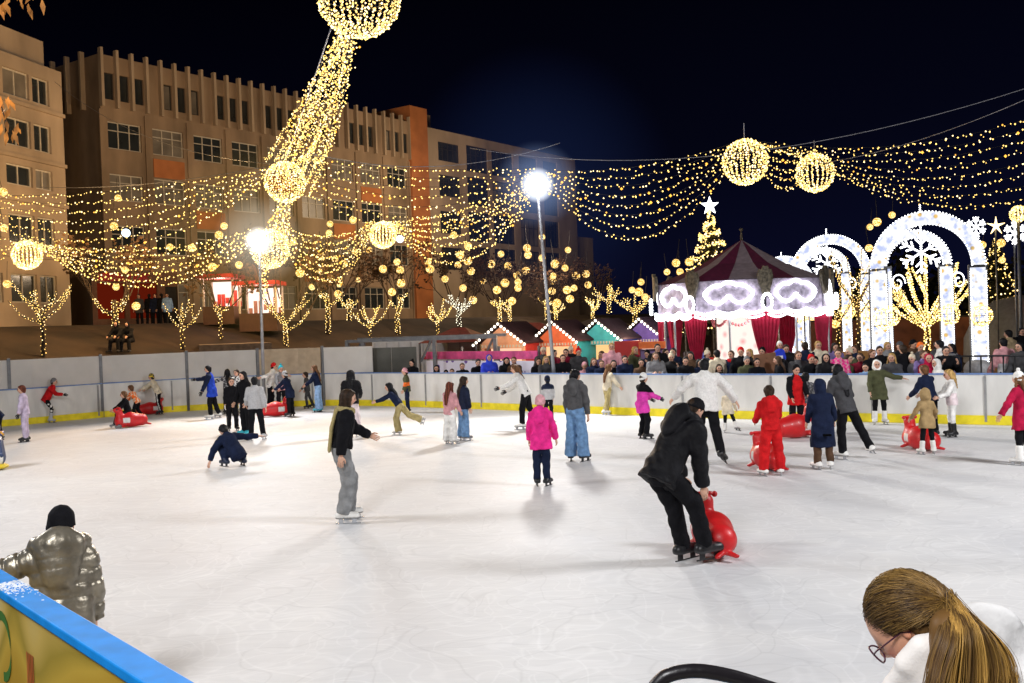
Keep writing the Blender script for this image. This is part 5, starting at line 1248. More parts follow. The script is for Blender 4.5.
for fl, (z0, z1) in enumerate(((1.0, 2.7), (4.5, 6.2), (7.7, 9.3), (10.8, 12.45))):
    for k in range(9):
        a = k * bay + .42; c = (k + 1) * bay - .38; holes.append((a, c, z0, z1)); wins.append((a, c, z0, z1, 3, 0))
sl = LA / 27
for i in range(27):
    if i % 4 == 3: continue
    a = i * sl + .2; c = (i + 1) * sl - .08; holes.append((a, c, 13.75, 15.35)); wins.append((a, c, 13.75, 15.35, 1, 1))
b = MB(); facade(b, 0, LA, 0, HA, holes)
holes2 = []
b2 = MB()
b.quad((0, 0, 0), (0, 14, 0), (0, 14, HA), (0, 0, HA)); b.quad((0, 0, HA), (LA, 0, HA), (LA, 14, HA), (0, 14, HA))
b.quad((LA, 0, 0), (LA, 14, 0), (LA, 14, HA), (LA, 0, HA))
b.build('wall', PLAS, main)
for k, (a, c, z0, z1, n, top) in enumerate(wins):
    window(main, a, c, z0, z1, n, glass=GLASSL if (nrs.rand() < (.15 if top else .6)) else GLASS, transom=None if top else .68, fm=DARKT if top else None)
b = MB()
for i in range(28): b.box((i * sl + .04, -.14, 15.0), (.18, .3, 3.5))
for y in (1.6, 3.2, 4.8, 6.4): b.box((-.14, y, 15.0), (.3, .18, 3.5))
b.build('fins', PLAS2, main)
b = MB()
for k in range(10): b.box((k * bay, -.05, 6.6), (.3, .1, 13.0))
b.build('pilasters', PLAS, main)
for k, z in ((1, 9.95), (4, 9.95), (6, 6.9), (2, 6.9), (5, 3.6), (7, 9.95), (3, 3.6)): b = MB(); b.box((k * bay + bay / 2, -.03, z), (bay - .8, .06, 1.15)); b.build('spandrel', BRICK, main)
XT = xloc(432)
b = MB(); b.box(((LA + XT) / 2 + .003, 3.9, 8.85), (XT - LA - .01, 8.4, 17.7)); b.build('stair_tower', BRICK, main)
b = MB(); b.box((XT + 1.6, 5, 17.2), (3.2, 6, 1.6)); b.build('roof_house', PLAS, main)
XE = xloc(578); holes = []; wins = []
xa = [(xloc(442), xloc(463)), (xloc(470), xloc(491)), (xloc(495), xloc(516)), (xloc(522), xloc(540)), (xloc(546), xloc(560))]
for fl, (z0, z1) in enumerate(((4.3, 6.2), (7.4, 9.3), (10.6, 12.4), (13.6, 15.2))):
    for i, (a, c) in enumerate(xa):
        e, f = (z0, z1) if i == 0 else (z0 - .5, z1 + .2)
        holes.append((a, c, e, f)); wins.append((a, c, e, f))
b = MB(); facade(b, XT, XE, 0, 16.2, holes, y=-.3)
b.quad((XE, -.3, 0), (XE, 13, 0), (XE, 13, 16.2), (XE, -.3, 16.2)); b.quad((XT, -.3, 16.2), (XE, -.3, 16.2), (XE, 13, 16.2), (XT, 13, 16.2)); b.quad((XT, -.3, 0), (XT, -.3, 16.2), (XT, 0.2, 16.2), (XT, 0.2, 0))
b.build('wing_wall', PLAS2, main)
for a, c, e, f in wins: window(main, a, c, e, f, 4, y=-.3, glass=GLASS if nrs.rand() < .75 else GLASSL, fm=DARKT)
b = MB(); b.box((XE + 2.2, 6, 4.2), (4.4, 11, 8.4)); b.build('annex', PLAS2, main)
# left building, five storeys with a rounded roof corner
A0 = at(-60, 300, 43.5); A1 = at(70.5, 300, 52); A0 = Vector((A0.x, A0.y, 3.3)); A1 = Vector((A1.x, A1.y, 3.3)); LL_ = (A1 - A0).length
lb = empty('apartment_building', A0, math.atan2(A1.y - A0.y, A1.x - A0.x), 'plain beige building with bands of white framed windows at the left edge', 'building')
def xl2(px):
    lo, hi = 0, LL_
    for _ in range(40):
        m = (lo + hi) / 2; q = A0.lerp(A1, m / LL_)
        if 512 + F * q.x / q.y < px: lo = m
        else: hi = m
    return lo
holes = []; wins = []
for (z0, z1) in ((11.2, 12.5), (8.8, 10.15), (6.9, 7.9), (4.1, 5.5), (1.2, 2.6)):
    for x0, x1 in ((14, 40), (43, 62), (-20, 6), (-50, -26)):
        a, c = xl2(x0), xl2(x1) if x1 < 62 else LL_ - 1.0
        if c - a > .5: holes.append((a, c, z0, z1)); wins.append((a, c, z0, z1))
HB = 13.2
b = MB(); facade(b, 0, LL_, 0, HB, holes); b.quad((LL_, 0, 0), (LL_, 9, 0), (LL_, 9, HB), (LL_, 0, HB)); b.quad((0, 0, HB), (LL_, 0, HB), (LL_, 9, HB), (0, 9, HB))
b.build('wall', PLAS2, lb)
b = MB(); b.box((LL_ * .46, 2.9, HB + .7), (LL_ * .9, 5, 1.4)); b.build('roof_house', PLAS2, lb)
b = MB()
for z in (6.2, 3.5, 8.3, 10.9): b.box((LL_ / 2, -.07, z), (LL_, .14, .18))
b.build('ledge', PLAS2, lb)
for a, c, z0, z1 in wins: window(lb, a, c, z0, z1, max(2, int((c - a) / .8)), transom=None, glass=GLASS if nrs.rand() < .7 else GLASSL)
# ---------------------------------------------------------------- red shop and lit kiosks on the upper street
REDP = mat('red_panel', (.45, .02, .015), .5, var=.2, scale=2); REDE = emis('red_shop_glow', (.9, .07, .02), .11)
WARMI = emis('lit_interior', (1, .72, .62), 1.6); 
a, c = at(93, 319, 58), at(166, 319, 61); a.z = c.z = 3.3; L = (c - a).length
sh = empty('red_shop', a, math.atan2(c.y - a.y, c.x - a.x), 'red shop front with wide windows below the long building', 'shop')
b = MB(); facade(b, 0, L, 0, 3.3, [(.3, 1.9, .5, 2.6), (2.2, 3.9, .5, 2.6), (4.4, 5.2, .1, 2.4)], dep=.2); b.quad((0, 0, 3.3), (L, 0, 3.3), (L, 2, 3.3), (0, 2, 3.3)); b.build('wall', mat('shop_wall', (.2, .1, .06), .8), sh)
for x0, x1 in ((.3, 1.9), (2.2, 3.9)): 
    b = MB(); b.quad((x0, .15, .5), (x1, .15, .5), (x1, .15, 2.6), (x0, .15, 2.6)); b.build('shop_window', REDE, sh)
b = MB(); b.box((L / 2 - .3, -.06, 2.95), (L * .7, .1, .5)); b.build('sign_board', REDP, sh)
b = MB(); b.quad((4.4, .15, .1), (5.2, .15, .1), (5.2, .15, 2.4), (4.4, .15, 2.4)); b.build('door', DARKT, sh)
def kiosk(label, x0, x1, d):
    a, c = at(x0, 314, d), at(x1, 314, d); a.z = c.z = zt(a.x, a.y) - .02; L = (c - a).length
    k = empty('kiosk', a, 0, label, 'kiosk', 'bright kiosks on the bank'); dp = 1.6
    b = MB(); b.box((L / 2, dp / 2, .45), (L, dp, .9)); b.build('counter', mat('kiosk_counter', (.06, .025, .015), .7) if 'kiosk_counter' not in bpy.data.materials else bpy.data.materials['kiosk_counter'], k)
    for x in (.04, L - .04):
        for y in (.04, dp - .04): b = MB(); b.box((x, y, 1.6), (.08, .08, 1.38)); b.build('post', FRAMEW, k)
    b = MB(); b.quad((.1, dp - .1, .92), (L - .1, dp - .1, .92), (L - .1, dp - .1, 2.2), (.1, dp - .1, 2.2)); b.build('lit_back_wall', WARMI, k)
    b = MB(); b.box((L / 2, dp / 2 - .25, 2.4), (L + .3, dp + .7, .2)); b.build('roof', REDP, k)
    b = MB()
    for i in range(int(L / .12)): b.oct((i * .12, -.62, 2.26), .035)
    o = b.build('trim_bulbs', emis('rosy_bulb', (1, .5, .35), 3) if 'rosy_bulb' not in bpy.data.materials else bpy.data.materials['rosy_bulb'], k, True); o['kind'] = 'stuff'
    b = MB()
    for i in range(7): b.box((.25 + i * L / 7.5, dp - .25, 1.05 + .18 * (i % 2)), (.16, .14, .3 + .36 * (i % 3)))
    b.build('goods', REDP if x0 < 220 else mat('goods_mix', (.25, .12, .08), .7), k)
    light('kiosk_light', 'POINT', a + Vector((L / 2, .5, 1.9)), 60, (1, .75, .65), .2)
kiosk('left of the two bright kiosks with reddish roofs on the bank', 203, 234, 50)
kiosk('right of the two bright kiosks, beside the left floodlight', 239, 277, 50)
# steps up the bank
b = MB()
s0 = tgnd(232, 346); s1 = tgnd(208, 322)
for i in range(16):
    q = s0.lerp(s1, i / 15); b.box((q.x, q.y, q.z - .12), (3.0, (s1 - s0).length / 15 * 1.25, .5), rz=math.atan2(s1.y - s0.y, s1.x - s0.x) - math.pi / 2)
tag(b.build('stairs', mat('stair_concrete', (.12, .09, .07), .9, var=.3)), 'dark concrete steps climbing the bank to the bright kiosks', 'stairs')
for px, t, col in ((120, 340, 'black'), (131, 337, 'black')):
    p = tgnd(px, 353); 
    person('dark seated figure on the bank, %s of the pair by the stout lit tree' % ('left' if px == 120 else 'right'), p, R(170), 1.7, P_(pz=.33, lean=20, L=(40, 10, 70, -5), Rr=(40, 10, 70, -5), LL=(85, 10, 5, 6), RL=(85, 10, 5, 6)), top=('black', 'jacket'), hair=('black', 'short'), hood='up', feet=('shoe', 'black'), vox=.03)
for i, (px, col, fx) in enumerate(((150, 'black', 10), (156, 'navy', 190), (163, 'black', 60), (168, 'ldenim', 200), (140, 'dgrey', 180), (237, 'orange', 180))):
    p = at(px, 322, 54); p.z = zt(p.x, p.y) - .02
    person('passer-by in %s clothes on the upper street %s' % (dict(black='black', navy='navy', ldenim='pale blue', dgrey='charcoal', orange='orange')[col], ['left of the shop door', 'before the shop door', 'right of the shop door', 'with a light bag', 'before the shop window', 'below the right kiosk'][i]), p, R(fx), 1.7, {}, top=(col, 'coat'), hair=('black', 'short'), feet=('shoe', 'black'), vox=.032)
# ================================================================ market
def ehut(label, px, d, wid, front, side, roofc, lit, seed):
    p = at(px, 360, d); p.z = 0
    r = empty('market_hut', p, R(-30), label, 'market hut')
    fm = mat('hut_front_' + seed, front, .7, var=.2, scale=3); sm = mat('hut_side_' + seed, side, .7, var=.2, scale=3)
    h, dep, e = 1.95, 1.5, .62; w2 = wid / 2
    b = MB(); b.box((0, .03, .5), (wid, .06, 1.0)); 
    for x in (-w2 + .06, w2 - .06): b.box((x, .03, 1.38), (.12, .06, .76))
    b.box((0, .03, 1.85), (wid, .06, .18)); b.add([(-w2, 0, 1.945), (w2, 0, 1.945), (0, 0, h + e), (-w2, .06, 1.945), (w2, .06, 1.945), (0, .06, h + e)], [(0, 1, 2), (5, 4, 3), (0, 3, 4, 1), (1, 4, 5, 2), (2, 5, 3, 0)])
    b.build('front_wall', fm, r)
    b = MB(); b.box((w2 - .03, dep / 2 + .065, h / 2), (.06, dep, h)); b.box((-w2 + .03, dep / 2 + .065, h / 2), (.06, dep, h)); b.build('side_wall', sm, r)
    b = MB(); b.box((0, dep + .1, h / 2 + .1), (wid, .06, h + .2)); b.build('back_wall', sm, r)
    b = MB()
    for s in (-1, 1):
        sl_ = Vector((s * (w2 + .16), 0, -e - .1)); n = Vector((e, 0, s * w2)).normalized() * (1 if s > 0 else -1)
        up_ = Vector((sl_.z * -s, 0, sl_.x * s)).normalized() * .05
        a = Vector((0, -.22, h + e + .07)); q = a + sl_; D = Vector((0, dep + .5, 0))
        vs = [a, q, q + D, a + D]; vs += [v + Vector((0, 0, .06)) for v in vs]; b.add(vs, [(0, 1, 2, 3), (7, 6, 5, 4), (0, 4, 5, 1), (1, 5, 6, 2), (2, 6, 7, 3), (3, 7, 4, 0)])
    b.build('roof', mat('hut_roof_' + seed, roofc, .8, var=.3), r)
    b = MB(); b.quad((-w2 + .1, .5, .95), (w2 - .1, .5, .95), (w2 - .1, .5, 1.76), (-w2 + .1, .5, 1.76)); b.build('lit_interior', emis('hut_glow_' + seed, lit, 1.1), r)
    b = MB()
    for i in range(6): b.box((-w2 + .2 + i * (wid - .4) / 5, .3, 1.04 + .07 * (i % 3)), (.12, .1, .16 + .12 * (i % 3)))
    b.build('goods', mat('hut_goods_' + seed, (.25, .1, .06), .7, var=.5), r)
    b = MB(); b.box((0, -.16, 1.02), (wid, .3, .05)); b.build('counter', fm, r)
    b = MB()
    for s in (-1, 1):
        for i in range(9):
            t = i / 8; b.ball((s * t * (w2 + .16), -.28, h + e + .05 - t * (e + .1)), .048, 8, 6)
    o = b.build('gable_bulbs', HUTB, r, True); o['kind'] = 'stuff'
    b = MB()
    for i in range(14): b.box((-w2 + (i + .5) * wid / 14, -.012, 1.84), (wid / 28, .02, .09))
    b.build('valance', FRAMEW, r)
HUTB = emis('hut_bulb', (1, .9, .72), 4)
ehut('peach coloured market hut with red side wall and bulbs on its gable', 503, 35, 1.75, (.62, .3, .17), (.4, .02, .015), (.03, .008, .012), (1, .6, .4), 'peach')
ehut('red orange market hut with teal side wall behind the tall lamp post', 556, 35.2, 1.6, (.6, .12, .04), (.02, .3, .33), (.03, .008, .012), (1, .6, .3), 'coral')
ehut('teal market hut with blue side wall and open lit counter', 600, 35.6, 1.6, (.05, .38, .42), (.03, .06, .42), (.03, .012, .018), (1, .6, .25), 'teal')
ehut('purple market hut with bulbs on its gable, left of the carousel', 643, 36.5, 1.5, (.15, .09, .38), (.12, .02, .2), (.03, .01, .02), (1, .65, .5), 'violet')
p = at(636, 360, 33); p.z = 0
r = empty('red_door_booth', p, R(-12), 'low booth with plain red door and orange counter before the purple hut', 'booth')
b = MB(); b.box((-.28, .4, .95), (.84, .8, 1.9)); b.build('door_box', REDP, r)
b = MB(); b.box((.55, .4, .8), (.78, .8, 1.6)); b.build('counter_box', mat('booth_purple', (.18, .12, .25), .7), r)
b = MB(); b.box((.55, -.03, 1.75), (.85, .5, .22)); b.build('orange_awning', mat('orange_awning', (.75, .16, .03), .6), r)
b = MB(); b.box((.62, -.02, 1.3), (.26, .03, .34)); b.build('notice', emis('lit_paper', (1, .95, .95), .9), r)
# pink and white banner on a fence
a, c = at(427, 374, 34.6), at(538, 374, 30.5); a.z = c.z = 0
r = empty('banner_fence', a, math.atan2(c.y - a.y, c.x - a.x), 'white fence banner with bright pink top stripe behind the spectators', 'banner'); L = (c - a).length
def mat_spots():
    m, nt, out = new_mat('spotted_banner'); b = N(nt, 'ShaderNodeBsdfPrincipled'); tc = N(nt, 'ShaderNodeTexCoord'); v = N(nt, 'ShaderNodeTexVoronoi'); v.inputs['Scale'].default_value = 3.2; nt.links.new(tc.outputs['Object'], v.inputs['Vector'])
    rp = N(nt, 'ShaderNodeValToRGB'); rp.color_ramp.interpolation = 'CONSTANT'; rp.color_ramp.elements[0].color = (.12, .06, .3, 1); rp.color_ramp.elements[1].position = .26; rp.color_ramp.elements[1].color = (.62, .6, .72, 1)
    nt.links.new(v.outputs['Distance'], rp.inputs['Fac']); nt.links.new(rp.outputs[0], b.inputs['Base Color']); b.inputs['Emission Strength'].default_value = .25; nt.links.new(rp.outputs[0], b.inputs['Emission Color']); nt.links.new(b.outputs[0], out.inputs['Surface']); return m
b = MB(); b.box((L / 2, 0, .72), (L, .03, 1.44)); b.build('banner_sheet', mat_spots(), r)
b = MB(); b.box((L / 2, -.004, 1.62), (L, .04, .26)); b.build('pink_stripe', mat('pink_sheet', (.68, .08, .28), .6, var=.35, scale=3), r)
for i in range(4): b = MB(); b.box((L * i / 3.01 + .03, .06, .95), (.06, .06, 1.9)); b.build('post', GREYM, r)
# grey steel frame with tarpaulin, container and dark red tents
a = at(347, 374, 34.4); c = at(498, 374, 32.6); a.z = c.z = 0; L = (c - a).length
r = empty('steel_frame_shelter', a, math.atan2(c.y - a.y, c.x - a.x), 'grey steel frame shelter with dark tarpaulin walls behind the far corner', 'shelter')
b = MB(); b.box((L / 2, 0, 2.2), (L, .13, .1)); b.box((L / 2, .9, 2.25), (L, .1, .1)); b.build('beam', GREYM, r)
for t in (0.01, .12, .6, .99): b = MB(); b.box((L * t, 0, 1.07), (.12, .12, 2.15)); b.build('post', GREYM, r)
for x in (.03, .5, .9): b = MB(); b.tube([(L * x + .03, .02, 1.45), (L * (x + .075), .02, 2.14)], .045, 6); b.build('brace', GREYM, r)
TARP = mat('grey_tarpaulin', (.085, .085, .075), .8, var=.25, scale=1.5, bump=.4, bscale=4)
for x0, x1 in ((.125, .30), (.305, .47)): b = MB(); b.box((L * (x0 + x1) / 2, .08, .98), (L * (x1 - x0), .03, 1.94)); b.build('tarpaulin_wall', TARP, r)
a = at(380, 360, 40); a.z = 0; r = empty('container_cabin', a, R(-10), 'white cabin standing behind the grey steel frame shelter', 'cabin')
b = MB(); b.box((1.9, 1, 1.05), (4.4, 2, 2.1)); b.build('cabin_body', mat('cabin_paint', (.55, .55, .56), .6, var=.1), r)
b = MB()
for i in range(9): b.box((-.2 + i * .5, -.02, 1.05), (.05, .04, 2.0))
b.build('ribs', mat('cabin_ribs', (.42, .42, .44), .6), r)
b = MB(); b.box((2.0, -.03, 1.4), (.5, .05, .12)); b.build('red_mark', REDP, r)
def tent(label, px, d, wid, ht, col):
    p = at(px, 350, d); p.z = 0; r = empty('market_tent', p, R(-20), label, 'tent'); w = wid / 2
    b = MB(); b.add([(-w, -1, ht), (w, -1, ht), (w, 1.4, ht), (-w, 1.4, ht), (-w * .2, .2, ht + .55), (w * .2, .2, ht + .55)], [(0, 1, 5, 4), (1, 2, 5), (2, 3, 4, 5), (3, 0, 4)]); b.build('roof', mat('tent_' + str(px), col, .8, var=.3), r)
    for x in (-w + .05, w - .05):
        for y in (-.95, 1.35): b = MB(); b.box((x, y, ht / 2), (.06, .06, ht)); b.build('post', GREYM, r)
tent('dark red tent roof left of the peach hut', 458, 38, 2.4, 2.0, (.13, .012, .02)); tent('dark red tent roof behind the peach and coral huts', 532, 41, 3.2, 2.1, (.09, .012, .018)); tent('dark grey tent roof behind the teal hut', 600, 42, 3.4, 2.2, (.05, .04, .045))
# ================================================================ carousel
cp = at(745, 350, 33.5); cp.z = 0
car = empty('carousel', cp, R(-90 + math.degrees(math.atan2(cp.x, cp.y)) * 0), 'round carousel with maroon and white roof, glowing scalloped panels and red curtains', 'carousel')
RC = 2.85; CW = emis('carousel_bulb', (.93, .94, 1), 6); MAR = mat('maroon_canvas', (.085, .005, .035), .8, var=.2); CREAMC = mat('white_canvas', (.2, .165, .2), .8, var=.2)
PANEL = mat('relief_panel', (.32, .28, .36), .6, var=.5, scale=7, bump=.8, bscale=14); GOLDR = mat('dull_gold_relief', (.10, .085, .06), .6, metal=.3, var=.7, scale=12, bump=1, bscale=25)
VTX = lambda k, r=RC: Vector((r * math.cos(k * math.pi / 4), r * math.sin(k * math.pi / 4), 0))
b = MB(); c = MB()
for k in range(8):
    for sub in range(2):
        bb = (b if (k * 2 + sub) % 2 == 0 else c)
        p0 = VTX(k, RC + .1); p1 = VTX(k + 1, RC + .1); m = (p0 + p1) / 2
        q0, q1 = (p0, m) if sub == 0 else (m, p1); z0 = Vector((0, 0, 3.72)); ap = Vector((0, 0, 5.15))
        mid0, mid1 = q0 * .5 + Vector((0, 0, 4.3)), q1 * .5 + Vector((0, 0, 4.3))
        bb.quad(q0 + z0, q1 + z0, mid1, mid0); bb.add([mid0, mid1, ap], [(0, 1, 2)])
rf = c.build('roof', CREAMC, car); b.build('roof_stripes', MAR, rf)
b = MB(); b.tube([(0, 0, 5.1), (0, 0, 5.45)], [.05, .02], 8); b.ball((0, 0, 5.48), .06); b.build('finial', GOLDR, rf, True)
for k in range(8):
    p0, p1 = VTX(k), VTX(k + 1); t = (p1 - p0).normalized(); n = Vector((t.y, -t.x, 0)); Lk = (p1 - p0).length; m = (p0 + p1) / 2
    b = MB(); b.box(m + Vector((0, 0, 3.22)), (Lk - .1, .06, 1.0), axes=(t, n, Vector((0, 0, 1)))); pn = b.build('rounding_board', PANEL, car)
    # scalloped outline of bulbs
    b = MB()
    for i in range(64):
        sx_ = (i % 32) / 31 * 2 - 1
        x = sx_ * .74; z = (.02 + .26 * math.cos(sx_ * 1.5) + .07 * abs(math.sin(math.pi * 1.5 * (sx_ + 1)))) if i < 32 else (-.04 - .26 * abs(math.sin(math.pi * sx_)) ** .8)
        b.ball(m + t * x + n * .1 + Vector((0, 0, 3.3 + z)), .056, 6, 5)
    b.build('bulb_outline', CW, pn, True)['kind'] = 'stuff'
    b = MB()
    for i in range(30):
        x = -Lk / 2 + (i + .5) * Lk / 30; zz = 2.76 - .09 * abs(math.sin(math.pi * (i + .5) / 10))
        b.ball(p0.lerp(p1, (i + .5) / 30) + n * .12 + Vector((0, 0, zz)), .055, 6, 5); b.ball(p0.lerp(p1, (i + .5) / 30) + n * .12 + Vector((0, 0, zz - .13)), .04, 6, 5)
    b.build('bulb_fringe', CW, pn, True)['kind'] = 'stuff'
    v = VTX(k, RC + .08)
    b = MB(); tt = Vector((-math.sin(k * math.pi / 4), math.cos(k * math.pi / 4), 0)); nn = Vector((math.cos(k * math.pi / 4), math.sin(k * math.pi / 4), 0))
    prof = [(-.1, 3.2), (-.14, 3.4), (-.2, 3.55), (-.24, 3.8), (-.19, 4.0), (-.12, 3.98), (-.07, 4.1), (0, 4.08), (.07, 4.1), (.12, 3.98), (.19, 4.0), (.24, 3.8), (.2, 3.55), (.14, 3.4), (.1, 3.2)]
    vs = [v + tt * x + Vector((0, 0, z)) + nn * (.12 - .3 * abs(x)) for x, z in prof]; vs2 = [q - nn * .1 for q in vs]; K = len(prof)
    b.add(vs + vs2, [tuple(range(K)), tuple(range(2 * K - 1, K - 1, -1))] + [(i, (i + 1) % K, K + (i + 1) % K, K + i) for i in range(K)])
    cr = b.build('crest', GOLDR, car)
    b = MB()
    for i in range(14): a = 2 * math.pi * i / 14; b.ball(v + nn * .17 + tt * math.cos(a) * .15 + Vector((0, 0, 3.0 + .24 * math.sin(a))), .05, 6, 5)
    b.build('bulb_oval', CW, cr, True)['kind'] = 'stuff'
    # curtain gathered to a point
    b = MB(); nf = 22; prev = None; rows = []
    for zi, (z, wd) in enumerate(((2.72, .46), (2.3, .42), (1.9, .34), (1.5, .24), (1.15, .13), (.85, .06))):
        rows.append([VTX(k, RC - .06) + tt * wd * (2 * i / nf - 1) + nn * (.05 * math.sin(i * 2.1) * min(1, wd * 4)) + Vector((0, 0, z)) for i in range(nf + 1)])
    for i in range(len(rows) - 1):
        for j in range(nf): b.quad(rows[i][j], rows[i][j + 1], rows[i + 1][j + 1], rows[i + 1][j])
    b.build('curtain', mat('red_velvet', (.42, .012, .05), .8, var=.2, scale=5) if k == 0 else bpy.data.materials['red_velvet'], car, True)
    b = MB(); b.tube([VTX(k + .5, RC - .15), VTX(k + .5, RC - .15) + Vector((0, 0, 2.75))], .035, 8); b.build('pole', bpy.data.materials['lamp_pole'], car, True)
b = MB(); b.lathe([(0, .32), (RC - .05, .32), (RC, .28), (RC, 0)], n=40); b.build('platform', mat('platform_wood', (.2, .1, .05), .6), car)
b = MB(); b.lathe([(.0, 2.74), (RC - .1, 2.74)], n=32); b.build('ceiling', CREAMC, car)
def pat_drum(nt, e):
    tc = N(nt, 'ShaderNodeTexCoord'); v = N(nt, 'ShaderNodeTexVoronoi'); v.inputs['Scale'].default_value = 2.6; nt.links.new(tc.outputs['Object'], v.inputs['Vector'])
    rp = N(nt, 'ShaderNodeValToRGB'); rp.color_ramp.elements[0].color = (.95, .35, .35, 1); rp.color_ramp.elements[1].position = .35; rp.color_ramp.elements[1].color = (1, .86, .78, 1)
    nt.links.new(v.outputs['Distance'], rp.inputs['Fac']); nt.links.new(rp.outputs[0], e.inputs['Color'])
b = MB(); b.lathe([(1.05, .33), (1.05, .9), (.95, 1.0), (.95, 2.5), (1.1, 2.7)], n=16); b.build('centre_drum', emis('lit_drum', (1, .85, .8), 1.15, pattern=pat_drum), car)
b = MB()
for k in range(8):
    v0 = VTX(k, 1.08); v1 = VTX(k + 1, 1.08)
    for i in range(8): b.ball(v0.lerp(v1, i / 8) * 1.0 + Vector((0, 0, 2.5 - .2 * math.sin(math.pi * i / 8))), .05, 6, 5)
b.build('drum_swag', mat('pink_swag', (.7, .2, .22), .7), car, True)
# ride animals standing on the platform
hv = lambda *a: V3(*a)
V, Fc = sdf_mesh([([cap(hv(0, -.35, .95), hv(0, .3, .98), .17, .16), cap(hv(0, .3, 1.0), hv(0, .5, 1.35), .11, .08), cap(hv(0, .5, 1.38), hv(0, .72, 1.24), .085, .05)] +
   [q for sx in (-.09, .09) for q in (cap(hv(sx, .28, .9), hv(sx, .5, .72), .07, .05), cap(hv(sx, .5, .72), hv(sx, .42, .48), .045, .035), cap(hv(sx, -.36, .9), hv(sx, -.3, .68), .085, .05), cap(hv(sx, -.3, .68), hv(sx, -.5, .48), .045, .035))] +
   [cap(hv(0, -.5, 1.0), hv(0, -.72, .7), .05, .03)], .04)], .03)
HORSE = [mat('horse_paint_white', (.7, .68, .66), .35, attr=False, coat=.3), mat('horse_paint_dark', (.04, .04, .06), .35, coat=.3), mat('horse_paint_blue', (.05, .12, .5), .35, coat=.3)]
for k in range(6):
    a = k * math.pi / 3 + .35; o = mk_mesh('ride_horse', V, Fc, HORSE[k % 3], None, car); o.location = (1.95 * math.cos(a), 1.95 * math.sin(a), 0); o.rotation_euler.z = a + math.pi
    b = MB(); b.tube([(0, 0, .33), (0, 0, 2.73)], .025, 6); b.build('twisted_pole', GOLDR, o, True)
    b = MB(); b.box((0, -.02, 1.13), (.26, .36, .1)); b.build('saddle', REDP, o)
light('carousel_light', 'POINT', cp + Vector((0, -1.7, 2.45)), 90, (1, .9, .9), .3); light('carousel_light', 'POINT', cp + Vector((0, -3.9, 3.0)), 15, (.93, .94, 1), .6)
# ================================================================ light gates
def pat_gate(nt, e):
    tc = N(nt, 'ShaderNodeTexCoord'); v = N(nt, 'ShaderNodeTexVoronoi'); v.inputs['Scale'].default_value = 2.7; nt.links.new(tc.outputs['Object'], v.inputs['Vector'])
    no = N(nt, 'ShaderNodeTexNoise'); no.inputs['Scale'].default_value = 3.2; no.inputs['Detail'].default_value = 3; nt.links.new(tc.outputs['Object'], no.inputs['Vector'])
    r2 = N(nt, 'ShaderNodeValToRGB'); r2.color_ramp.elements[0].position = .38; r2.color_ramp.elements[0].color = (.55, .62, .88, 1); r2.color_ramp.elements[1].position = .5; r2.color_ramp.elements[1].color = (1, 1, 1, 1); nt.links.new(no.outputs['Fac'], r2.inputs['Fac'])
    rp = N(nt, 'ShaderNodeValToRGB'); el = rp.color_ramp.elements; el[0].color = (1, .55, .10, 1); el[1].position = .5; el[1].color = (.95, .96, 1, 1)
    q = el.new(.15); q.color = (.8, .55, .2, 1); q = el.new(.26); q.color = (.95, .95, 1, 1)
    nt.links.new(v.outputs['Distance'], rp.inputs['Fac']); mu = N(nt, 'ShaderNodeVectorMath', operation='MULTIPLY'); nt.links.new(rp.outputs[0], mu.inputs[0]); nt.links.new(r2.outputs[0], mu.inputs[1]); nt.links.new(mu.outputs[0], e.inputs['Color'])
GATE = emis('gate_lights', (1, 1, 1), 1.1, sample=True, pattern=pat_gate); GB = emis('gate_bulb', (.95, .97, 1), 5)
